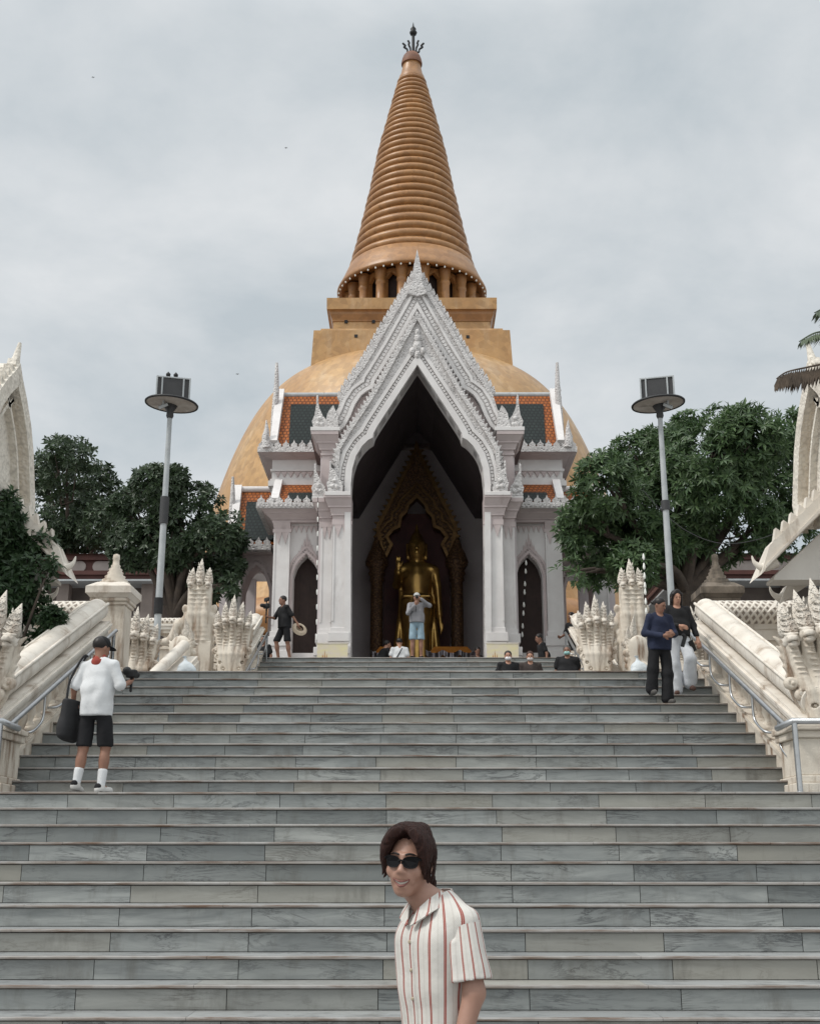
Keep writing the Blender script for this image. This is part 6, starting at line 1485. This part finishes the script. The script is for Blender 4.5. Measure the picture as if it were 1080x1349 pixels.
pu = thing('pouch', 'small black pouch held between the two women', 'pouch', at(900, 842, w2y - .34), None, .0)
q = SDF(); q.box((0, 0, -.03), (.028, .015, .085), (0, 18, 0), .012).ell((0, 0, .06), (.03, .02, .02), k=.02); sdf_obj('pouch_body', q, (-.09, -.06, -.15), (.09, .06, .12), .009, BLACK, pu)
# --- cameraman in black with straw hat in his other hand
cm = person('man in black holding a camera gimbal up, at the top of the upper flight', (xat(374, 864, 30.1), 30.1, TZ), -.95, 1.66, top=BTEE, sleeve='half', legs='shorts', skin=SKIND, lean=.10,
    arms={-1: ((-.22, -.16, 1.14), (-.10, -.40, 1.12), (.1, -1, .2)), 1: ((.26, .10, 1.15), (.33, .20, .95), (.2, .3, -1))}, head=(-.1, .1), step={-1: dict(knee=(-.1, -.18, .50), ankle=(-.1, -.10, .07)), 1: dict(knee=(.1, .04, .48), ankle=(.1, .12, .07))})
gm_ = thing('camera_gimbal', 'black video camera on a tall gimbal held by the man in black', 'camera', wpt(cm, (-.10, -.50, 1.15)), None, -.9)
q = SDF(); q.cap((0, 0, -.18), (0, .0, .15), .022, .02, .01).box((0, -.0, .25), (.10, .05, .06), None, .02).cap((0, 0, .15), (.07, .0, .22), .02, .02).cap((0, -.03, .25), (0, -.14, .25), .05, .05, .01).box((.0, 0, .42), (.10, .03, .05), None, .02).cap((0, 0, .3), (0, 0, .4), .015, .015); sdf_obj('gimbal_body', q, (-.16, -.24, -.23), (.16, .12, .52), .013, BLACK, gm_)
STRAW = M('straw', (.52, .43, .33), (.40, .32, .24), 12, .9, .5, 60); ht = thing('straw_hat', 'wide brimmed pale straw hat held behind the man in black', 'hat', at(395, 828, 30.2), None, .3)
mb = MB(); rm = Euler((R(62), R(18), 0)).to_matrix()
def lat2(mb, pr, n=28):
    k0 = len(mb.v); mb.lathe(pr, n, (0, 0, 0), True, False)
    for i in range(k0, len(mb.v)): mb.v[i] = tuple(rm @ Vector(mb.v[i]))
lat2(mb, [(.20, -.03), (.155, .0), (.105, .012), (.10, -.08), (.07, -.12), (.005, -.125)]); lat2(mb, [(.20, -.028), (.155, .006), (.10, .018), (.092, -.08), (.06, -.112), (.005, -.118)]); mb.build('hat_shell', STRAW, ht, world=False, recalc=False)
mb = MB(); lat2(mb, [(.096, .01), (.094, -.05)]); mb.build('hat_lining', cloth('brown_lining', (.07, .035, .03)), ht, world=False, recalc=False)
# --- man in grey jacket and denim shorts photographing
def ex(T, g, e, A, J, hc):
    solid('cap', lambda q: q.ell(g(0, .012, .05), (.084, .10, .085), e).box(g(0, 0, -.07), (.2, .2, .10), e, .01, .02, -1).ell(g(0, -.10, .05), (.06, .06, .012), e, .01), (hc.x - .2, hc.y - .2, hc.z - .08), (hc.x + .2, hc.y + .2, hc.z + .18), .011, cloth('pale_cap', (.42, .42, .41)), T)
gj = person('man in grey jacket and light denim shorts photographing before the golden Buddha', (xat(549, 866, 29.85), 29.85, TZ), .02, 1.69, top=GREYJ, sleeve='long', bottom=DENIM, legs='shorts', skin=SKIND,
    arms={1: ((.33, -.10, 1.36), (.08, -.22, 1.52), (-1, -.2, .1)), -1: ((-.22, -.14, 1.16), (-.04, -.20, 1.36), (.4, -.3, 1))}, head=(0, .05), extra=ex, hem=.93)
gm_ = thing('camera', 'black camera held to the face of the man in grey jacket', 'camera', wpt(gj, (0, -.20, 1.55)), None, 0)
q = SDF(); q.box((0, 0, 0), (.065, .03, .045), None, .012).cap((0, -.02, 0), (0, -.11, 0), .04, .038, .008).cap((-.02, 0, -.04), (-.03, .02, -.35), .012, .012, .01); sdf_obj('camera_body', q, (-.1, -.17, -.38), (.1, .06, .08), .011, BLACK, gm_)
# --- people seated on the terrace before the Buddha
def ex(T, g, e, A, J, hc):
    mb = MB(); mb.tube(spline([Vector((-.13, -.10, .64)), Vector((-.10, .02, .66)), Vector((0, .135, .48)), Vector((.10, .15, .30)), Vector((.17, .10, .16))], 5), .016, 6); mb.build('strap', BTEE, T, world=False)
person('seated man in white shirt with a black strap across his back', (xat(526, 866, 32.4), 32.4, TZ + .10), PI + .05, 1.66, sit=True, top=WTEE, extra=ex, head=(0, .2))
person('person in black bending forward at the edge of the terrace under the orange canopy', (xat(499, 866, 32.6), 32.6, TZ + .10), PI - 1.1, 1.66, sit=True, top=BTEE, lean=.35, arms={-1: ((-.25, -.2, 1.12), (-.2, -.42, 1.05), (0, -1, 0)), 1: ((.25, -.15, 1.12), (.18, -.4, 1.08), (0, -1, 0))})
person('seated person in dark clothes at the foot of the doorway, past the orange canopy', (xat(629, 866, 33.2), 33.2, TZ + .02), .15, 1.6, sit=True, top=BROWNS, skin=SKIND, head=(.1, .3))
person('seated person in black in profile below the carved door of the shrine', (xat(717, 866, 31.4), 31.4, TZ + .04), -1.35, 1.64, sit=True, top=BTEE, skin=SKIND, lean=.18, head=(0, .3))
person('standing person in dark shirt beside the green tree, leaning on the low wing', (xat(757, 850, 32.4), 32.4, TZ), -.9, 1.68, top=BTEE, sleeve='half', skin=SKIND, lean=.12, arms={1: ((.25, -.08, 1.13), (.2, -.3, 1.0), (0, -1, 0)), -1: ((-.25, -.08, 1.13), (-.2, -.32, 1.02), (0, -1, 0))}, head=(0, .35))
person('seated person in black behind the rail near the cameraman in black', (xat(347, 862, 31.6), 31.6, TZ + .05), -.5, 1.6, sit=True, top=BTEE, skin=SKIND)
# --- three with face masks seated on the upper flight
person('young man in black shirt and white face mask seated on the upper flight', (xat(669, 870, 26.72), 26.72, LZ2 + 5 * RISE - .02), .05, 1.70, sit=True, top=BTEE, mask=WMASK, head=(-.1, .1))
person('person in brown shirt and pale mask with reddish brown hair on the upper flight', (xat(698, 870, 26.72), 26.72, LZ2 + 5 * RISE - .02), .0, 1.68, sit=True, top=BROWNS, mask=cloth('pale_mask', (.50, .47, .46)), hairm=M('brown_hair', (.06, .028, .02), (.035, .018, .014), 20, .5, .3, 60), head=(-.1, .2), wide=1.05)
def ex(T, g, e, A, J, hc):
    mb = MB()
    for k in range(3): mb.box(-.07 + .055 * k, -.035 + .055 * k, -.172, -.165, .50, .525)
person('broad grey haired man in black shirt and green face mask seated on the upper flight', (xat(747, 870, 27.12), 27.12, LZ2 + 6 * RISE - .02), -.1, 1.74, sit=True, top=BTEE, mask=GMASK, hairm=HAIRG, skin=SKIND, head=(-.1, .1), wide=1.25)
# ------------------------------------------------------------------ the man in the striped shirt
YM = 4.85; BA, HA = R(-54), R(-17)
mx = xat(573, 1200, YM)
T = thing('person', 'smiling man in sunglasses and cream shirt with red stripes standing before the steps', 'person', (mx, YM, 0), None, 0, 1)
RB = Matrix.Rotation(BA, 3, 'Z'); RH = Matrix.Rotation(HA, 3, 'Z') @ Matrix.Rotation(R(4), 3, 'Y') @ Matrix.Rotation(R(3), 3, 'X')
BE = [0, 0, math.degrees(BA)]; HE = [math.degrees(a) for a in RH.to_euler()]
HCx = xat(538, 1130, YM) - mx
HC = Vector((HCx + .004, -.03, 1.560))
B = lambda x, y, z: tuple(RB @ Vector((x, y, z * 1.022))); G = lambda *p: tuple(HC + RH @ Vector(p))
MSKIN = NT('face_skin'); _v = MSKIN.co(1.0); MSKIN = MSKIN.fin(MSKIN.mix(MSKIN.ramp(MSKIN.noise(_v, 18, 4), [(.35, 0), (.7, 1)]), (.345, .20, .15), (.30, .168, .122)), .42, MSKIN.bump(MSKIN.noise(_v, 240, 3), .06, .002), spec=.4)
b = SDF()
b.ell(G(0, .012, .03), (.075, .094, .09), HE); b.ell(G(0, -.022, -.02), (.0685, .077, .088), HE, .03)
b.ell(G(0, -.040, -.074), (.033, .046, .040), HE, .03); b.ell(G(0, -.070, -.100), (.019, .018, .014), HE, .022)
for s in (-1, 1):
    b.cap(G(s * .049, .005, -.034), G(s * .017, -.058, -.096), .018, .014, .03); b.ell(G(s * .044, -.068, -.026), (.025, .021, .023), HE, .022)
    b.ell(G(s * .078, .014, -.006), (.011, .020, .032), HE, .008); b.ell(G(s * .0135, -.1005, -.0275), (.0095, .011, .0085), HE, .006)
    b.ell(G(s * .031, -.094, .016), (.022, .014, .012), HE, .012, -1); b.ell(G(s * .031, -.080, .014), (.014, .012, .010), HE, .004)
    b.cap(G(s * .012, -.092, .036), G(s * .05, -.076, .036), .008, .006, .012)
    b.cap(G(s * .022, -.094, -.034), G(s * .040, -.078, -.066), .004, .003, .012)
b.cap(G(0, -.090, .026), G(0, -.111, -.020), .0085, .0115, .012); b.ell(G(0, -.1115, -.024), (.0105, .010, .009), HE, .006)
b.ell(G(0, -.089, -.046), (.030, .016, .013), HE, .014); b.ell(G(0, -.084, -.082), (.020, .014, .008), HE, .012)
def surf(x, z, off=0.0, c=True):
    lo, hi = -.15, -.02
    for _ in range(22):
        m_ = (lo + hi) / 2
        if b.ev(np.array([G(x, m_, z)], dtype=np.float32))[0] > 0: lo = m_
        else: hi = m_
    return G(x, lo - off, z)
MW = .0335
UPL = [surf(MW * f, -.0600 + .0085 * f * f - .0012 * (1 - f * f) + (.0012 if abs(f) > .2 else 0) * (1 - abs(f)), .0012) for f in (-1, -.75, -.5, -.25, 0, .25, .5, .75, 1)]
LOL = [surf(MW * f, -.0775 + .0255 * f * f * (1 if abs(f) < 1 else 1.0), .0010) for f in (-1, -.75, -.5, -.25, 0, .25, .5, .75, 1)]
TE = [(surf(MW * f * .9, -.0612 + .0085 * f * f * .8, -.0015), surf(MW * f * .88, -.0722 + .0195 * f * f * .8, -.0012)) for f in [-1 + i / 7 for i in range(15)]]
# neck, trunk, arms, legs
b.cap(tuple(HC + RH @ Vector((0, .028, -.075))), B(0, -.01, 1.36), .053, .062, .03)
b.ell(B(0, .02, 1.28), (.145, .088, .14), BE, .05); b.ell(B(0, .015, 1.10), (.125, .085, .2), BE, .06); b.ell(B(0, .01, .95), (.118, .085, .12), BE, .05)
ARM = {}
for s in (-1, 1):
    P_ = [B(.150, .025, 1.325), B(.196, .03, 1.08), B(.195, -.06, .85)] if s > 0 else [B(-.138, .045, 1.325), B(-.145, .105, 1.08), B(-.135, .06, .85)]; ARM[s] = P_
    b.cap(B(s * .06, .01, 1.35), P_[0], .040, .036, .03); b.chain(P_, [.040, .040, .027], k=.02); hand(b, P_[2], (0, -.15, -1), s)
    L_ = [B(s * .095, .01, .90), B(s * .105, .0, .48), B(s * .105, .03, .07)]; b.chain(L_, [.066, .055, .04], k=.03); b.cap(L_[2], B(s * .115, -.13, .035), .036, .028, .02)
sdf_obj('body', b, (-.36, -.36, -.0), (.36, .36, 1.73), .01, MSKIN, T, segs=[[(-.36, -.13, .012), (-.13, .12, .0048), (.12, .36, .012)], [(-.36, -.20, .012), (-.20, .10, .0048), (.10, .36, .012)], [(.0, 1.38, .014), (1.38, 1.73, .0048)]])
# mouth: lips and teeth
LIP = M('lips', (.22, .085, .072), (.19, .075, .065), 30, .38, .05); TEETH = NT('teeth').fin((.50, .46, .41), .3)
mb = MB(); mb.tube(spline([Vector(p) for p in UPL], 3), [.0012 + .0022 * math.sin(PI * i / 24) for i in range(25)], 8); mb.tube(spline([Vector(p) for p in LOL], 3), [.0012 + .0034 * math.sin(PI * i / 24) for i in range(25)], 8); mb.build('lips', LIP, T, world=False)
mb = MB()
for (a1, c1), (a2, c2) in zip(TE, TE[1:]):
    d = RH @ Vector((0, -.0022, 0)); mb.add([Vector(a1) + d, Vector(a2) + d, Vector(c2) + d, Vector(c1) + d], [(0, 1, 2, 3)], False)
mb.build('teeth', TEETH, T, world=False, recalc=False)
# hair
MH = NT('chestnut_hair'); _v = MH.co((130, 130, 16)); nz = MH.noise(_v, 1.0, 5, .7)
MH = MH.fin(MH.mix(MH.ramp(nz, [(.3, 0), (.7, 1)]), (.016, .006, .005), (.048, .018, .013)), .5, MH.bump(nz, 1.0, .016), spec=.22)
q = SDF(); q.ell(G(0, .026, .044), (.082, .098, .094), HE); q.ell(G(0, .045, .01), (.076, .082, .095), HE, .02)
q.box(G(0, -.110, -.045), (.050, .085, .130), HE, .035, .02, -1); q.box(G(0, -.02, -.150), (.2, .085, .10), HE, .02, .03, -1)
for s in (-1, 1):
    for j in range(9):
        t_ = j / 8; y = -.060 + .105 * t_
        st = (.012 if s > 0 else .004, -.052 + .08 * t_, .128 + .010 * math.sin(PI * t_))
        ez = .030 * max(0, math.sin(PI * (t_ - .35) / .5)) if .35 < t_ < .85 else 0
        P_ = [G(*st), G(s * (.040 + .008 * t_), -.086 + .115 * t_, .116 + .010 * t_), G(s * (.068 + .012 * math.sin(PI * t_)), -.084 + .12 * t_, .070), G(s * .080, -.070 + .115 * t_, .018 + .004 * (j % 3) + ez), G(s * (.075 - .004 * (j % 2)), -.062 + .105 * t_, -.020 - .010 * ((j * 5) % 4) - .015 * t_ + ez * 1.3)]
        SP = [tuple(p) for p in spline([Vector(p) for p in P_], 3)]; q.chain(SP, [.013, .015, .0165, .0175, .0175, .0175, .017, .016, .0145, .013, .010, .007, .004], k=.012)
for j in range(9):
    f = -1 + j / 4
    if f < -.2: continue
    q.chain([tuple(p) for p in spline([Vector(G(f * .058, .082 - .02 * abs(f), .06)), Vector(G(f * .062, .088 - .03 * abs(f), -.02)), Vector(G(f * .056, .074 - .03 * abs(f), -.085)), Vector(G(f * .060, .066 - .03 * abs(f), -.125 - .008 * (j % 3)))], 3)], [.026 - .021 * (i / 9) ** 2 for i in range(10)], k=.012)
RHn = np.array(RH); HCn = np.array(HC)
def groove(P):
    L = (P - HCn) @ RHn; a = L[:, 1] + .25 * np.abs(L[:, 0]) + .012 * np.sin(L[:, 2] * 40) + .006 * np.sin(L[:, 0] * 90)
    return (.0016 * np.sin(a * 2 * PI / .0165) + .0014 * np.sin(a * 2 * PI / .043 + 1) + .0008 * np.sin(a * 2 * PI / .0098 + L[:, 2] * 30)).astype(np.float32)
for s in (-1, 1):
    for j, (y, z) in enumerate(((-.055, -.035), (-.03, -.05), (.0, -.045), (.075, -.11), (.085, -.13))):
        if s < 0 and j > 2: continue
        q.chain([G(s * .076, y, z + .06), G(s * .080, y - .004, z + .02), G(s * (.086 + .003 * j), y - .012, z - .012)], [.010, .008, .0025], k=.006)
q.fn(groove, mode=2)
sdf_obj('hair', q, (HC.x - .16, HC.y - .17, HC.z - .18), (HC.x + .16, HC.y + .18, HC.z + .18), .0043, MH, T)
mb = MB(); rr = random.Random(4)                      # fine loose strands over the hair body
for s in (-1, 1):
    for j in range(80):
        t_ = rr.random(); jx = rr.uniform(-.004, .004); rad = rr.choice((.0012, .0018, .003, .0036))
        P_ = [G(.008 + s * .004 + jx, -.050 + .085 * t_, .138 + .010 * math.sin(PI * t_)), G(s * .044 + jx, -.099 + .122 * t_, .129 + .010 * t_ + jx), G(s * (.081 + .012 * math.sin(PI * t_)) + jx, -.092 + .128 * t_, .074 + jx), G(s * .0935, -.076 + .122 * t_, .018), G(s * (.082 + jx), -.066 + .11 * t_, -.02 - .03 * rr.random())]
        mb.tube(spline([Vector(p) for p in P_], 4), [rad * (.5 + .5 * math.sin(PI * min(1, i / 11))) * (1 - .75 * i / 16) for i in range(17)], 4, False)
mb.build('hair_strands', MH, T, world=False)
for s in (-1, 1):
    mb = MB(); mb.tube(spline([Vector(G(s * .012, -.098, .036)), Vector(G(s * .03, -.0945, .041)), Vector(G(s * .052, -.079, .035))], 5), [.003, .004, .004, .004, .004, .004, .004, .004, .003, .002, .001], 6); mb.build('eyebrow', HAIRB, T, world=False)
    mb = MB(); c = G(s * .083, .012, -.040); mb.lathe([(.0005, -.004), (.004, -.002), (.004, .002), (.0005, .004)], 8, c); mb.build('earring', STEEL, T, world=False)
# sunglasses: worn, part of the person
LENS = NT('dark_lens').fin((.004, .004, .005), .22, spec=.18); FRM = NT('black_frame').fin((.006, .006, .007), .35, spec=.15)
sg = thing('sunglasses', 'black sunglasses worn by the man in the striped shirt', 'sunglasses', (mx + HC.x, YM + HC.y, HC.z))
GL = lambda *p: tuple(RH @ Vector(p))
for s in (-1, 1):
    out = []
    for i in range(20):
        a = 2 * PI * i / 20; ca, sa = math.cos(a), math.sin(a); x = .0285 * math.copysign(abs(ca) ** .75, ca); z = .0205 * math.copysign(abs(sa) ** .8, sa)
        if sa > 0: z += .005 * ca; x *= 1.07
        else: x *= .90
        out.append((x, z))
    def lens(sc, y): return [Vector(GL(s * (.0345 + x * sc), y + .010 * ((.0345 + x * sc) / .06) ** 2 * 1.6, .010 + z * sc)) for x, z in out]
    mb = MB(); mb.loft([lens(.90, -.1085), lens(.90, -.1065)], True, True, False); mb.build('lens', LENS, sg, world=False)
    mb = MB(); mb.loft([lens(.86, -.1095), lens(1.08, -.1110), lens(1.10, -.1060), lens(.86, -.1055), lens(.86, -.1095)], True, False, False); mb.build('frame', FRM, sg, world=False)
    mb = MB(); mb.tube([GL(s * .064, -.095, .022), GL(s * .0765, -.082, .022), GL(s * .083, .0, .016), GL(s * .082, .03, .004)], [.0045, .0045, .003, .002], 8); mb.build('temple', FRM, sg, world=False)
mb = MB(); mb.tube([GL(-.011, -.1105, .014), GL(0, -.1145, .018), GL(.011, -.1105, .014)], .0034, 8); mb.build('bridge', FRM, sg, world=False)
# shirt with woven stripes
t = NT('striped_shirt'); at_ = t.n('Attribute'); at_.attribute_name = 'stripe'; u = at_.outputs['Fac']
def band(c, w, per): 
    f = t.math('FRACT', t.math('DIVIDE', u, per)); d = t.math('ABSOLUTE', t.math('SUBTRACT', f, c)); return t.math('LESS_THAN', d, w)
per = .047
st = t.math('MAXIMUM', band(.5, .085, per), 0); inner = band(.5, .014, per); st = t.math('SUBTRACT', st, t.math('MULTIPLY', inner, .55))
v = t.co(1.0); wv = t.n('TexWave'); wv.inputs['Scale'].default_value = 1; wv.wave_type = 'BANDS'
rib = t.math('SINE', t.math('MULTIPLY', u, 2 * PI / .0052)); sepz = t.n('SeparateXYZ'); t.l(v, sepz.inputs[0]); knit = t.math('SINE', t.math('MULTIPLY', sepz.outputs[2], 2 * PI / .006))
tex = t.math('MULTIPLY', rib, knit)
base = t.mix(t.ramp(tex, [(.3, 0), (.9, 1)]), (.60, .58, .545), (.48, .46, .43))
tan = band(.0, .10, per); base = t.mix(t.math('MULTIPLY', tan, .30), base, (.40, .37, .34))
red = t.mix(t.ramp(knit, [(.35, 0), (.8, 1)]), (.33, .085, .065), (.22, .06, .05))
SHIRT = t.fin(t.mix(st, base, red), .9, t.bump(t.noise(v, 7, 4), .35, .03, t.bump(tex, .35, .002)), spec=.1)
def stripe(o, f):
    me = o.data; a = me.attributes.new('stripe', 'FLOAT', 'POINT'); co = np.empty(len(me.vertices) * 3, dtype=np.float32); me.vertices.foreach_get('co', co); a.data.foreach_set('value', f(co.reshape(-1, 3)).astype(np.float32))
Rn = np.array(RB)
def torso_u(P): L = P @ Rn; return .135 * np.arctan2(L[:, 0], -L[:, 1] + .02) + .0235
q = SDF(); q.ell(B(0, .015, 1.26), (.155, .105, .17), BE); q.box(B(0, .012, .90), (.150, .108, .43), BE, .09, .06)
for s in (-1, 1): q.cap(B(s * .055, .01, 1.372), B(s * .150, .025, 1.322), .048, .058, .05)
q.box(B(0, -.003, 1.18), (.148, .105, .15), BE, .085, .05)
q.chain([B(0, -.11, 1.315), B(0, -.085, 1.37), B(0, -.05, 1.43)], [.006, .042, .066], k=.01, mode=-1); q.cap(B(0, -.005, 1.392), B(0, -.01, 1.50), .062, .066, .01, -1)
q.fn(folds(.0055, 1.0, 1.2), mode=2)
SHQ = SDF(); SHQ.ops = list(q.ops)
q.fn(lambda P: .64 - P[:, 2], .008, 0)
o = sdf_obj('shirt', q, (-.33, -.33, .62), (.33, .33, 1.52), .0075, SHIRT, T); stripe(o, torso_u)
for s in (-1, 1):
    a0, a1 = Vector(ARM[s][0]), Vector(ARM[s][1]); d = (a1 - a0).normalized(); e_ = a0 + d * .215
    q = SDF(); q.cap(a0 + d * .004, a0 + d * .33, .057, .084, .02); cutn = np.array(d); cutp = np.array(e_)
    q.cap(a0 + d * .08 + Vector(RB @ Vector((0, -.07, 0))), a0 + d * .26 + Vector(RB @ Vector((0, -.085, 0))), .008, .014, .03)
    q.fn(folds(.0024, 2.0 + s, 1.5), mode=2)
    q.fn(lambda P, n_=cutn, p_=cutp: (P - p_) @ n_, .004, 0); q.cap(a0 + d * .10, a0 + d * .34, .053, .070, .006, -1)
    o = sdf_obj('sleeve', q, [min(a0[i], e_[i]) - .12 for i in range(3)], [max(a0[i], e_[i]) + .12 for i in range(3)], .0062, SHIRT, T)
    u1 = np.array(d.cross(Vector((0, 0, 1))).normalized()); u2 = np.cross(np.array(d), u1); A0 = np.array(a0)
    stripe(o, lambda P, u1=u1, u2=u2, A0=A0: .088 * np.arctan2((P - A0) @ u2, (P - A0) @ u1) + .012)
# camp collar: stand at the back and two lapels
mb = MB()
def lap(pts, th=.006):
    ctr = sum((Vector(p) for p in pts), Vector()) / len(pts); nrm = (Vector(pts[1]) - Vector(pts[0])).cross(Vector(pts[2]) - Vector(pts[0])).normalized()
    mb.loft([[Vector(p) - nrm * th / 2 for p in pts], [Vector(p) + nrm * th / 2 for p in pts]], True, True, False)
for s in (-1, 1):
    N1 = [B(s * .010, -.112, 1.302), B(s * .030, -.092, 1.356), B(s * .060, -.058, 1.394), B(s * .066, -.010, 1.420)]
    N2 = [B(s * .018, -.120, 1.296), B(s * .068, -.108, 1.320), B(s * .092, -.076, 1.345), B(s * .094, -.005, 1.376)]
    lift = [Vector(RB @ Vector((0, -.010, .008)))] * 4
    for i in range(3):
        q4 = [Vector(N1[i]) + lift[0], Vector(N2[i]) + lift[0], Vector(N2[i + 1]) + lift[0], Vector(N1[i + 1]) + lift[0]]; lap(q4)
bk = []
for i in range(9):
    a = PI * i / 8; bk.append((B(.066 * math.cos(a), -.010 + .076 * math.sin(a), 1.420 + .014 * math.sin(a)), B(.094 * math.cos(a), -.005 + .096 * math.sin(a), 1.376)))
for i in range(8): lap([bk[i][0], bk[i][1], bk[i + 1][1], bk[i + 1][0]])
o = mb.build('collar', SHIRT, T, world=False, bevel=.002); stripe(o, lambda P: torso_u(P) + .012)
def shsurf(x, z, off):
    lo, hi = -.22, -.03
    for _ in range(22):
        m_ = (lo + hi) / 2
        if SHQ.ev(np.array([B(x, m_, z)], dtype=np.float32))[0] > 0: lo = m_
        else: hi = m_
    return B(x, lo - off, z)
BUT = NT('shell_button').fin((.40, .33, .24), .3)
for k in range(5):
    z = 1.248 - .098 * k; mb = MB(); c = Vector(shsurf(.0, z, .0015)); mb.lathe([(.0005, -.003), (.0062, -.003), (.0068, 0), (.0062, .003), (.0005, .002)], 12, (0, 0, 0))
    for i in range(len(mb.v)): v_ = Vector(mb.v[i]); mb.v[i] = tuple(c + RB @ Vector((v_.x, -v_.z, v_.y)))
    mb.build('button', BUT, T, world=False)
mb = MB(); n = 20                                       # placket edge
P1 = [shsurf(.017, 1.25 - .5 * i / n, .0) for i in range(n + 1)]; mb.tube(P1, .0022, 5); mb.build('placket', SHIRT, T, world=False)
q = SDF(); q.ell(B(0, .01, .90), (.125, .090, .12), BE)
for s in (-1, 1): q.chain([B(s * .095, .01, .90), B(s * .105, .0, .48), B(s * .105, .03, .10)], [.080, .080, .075], k=.03)
q.fn(lambda P: P[:, 2] - .95, .01, 0); sdf_obj('trousers', q, (-.3, -.3, .02), (.3, .3, 1.02), .014, cloth('dark_trousers', (.03, .03, .034)), T)
for s in (-1, 1):
    q = SDF(); q.cap(B(s * .105, .06, .045), B(s * .115, -.14, .035), .045, .040); q.fn(lambda P: .002 - P[:, 2], .004, 0); c = B(s * .11, -.04, .05); sdf_obj('shoe', q, (c[0] - .2, c[1] - .2, -.02), (c[0] + .2, c[1] + .2, .13), .012, SHOEW, T)
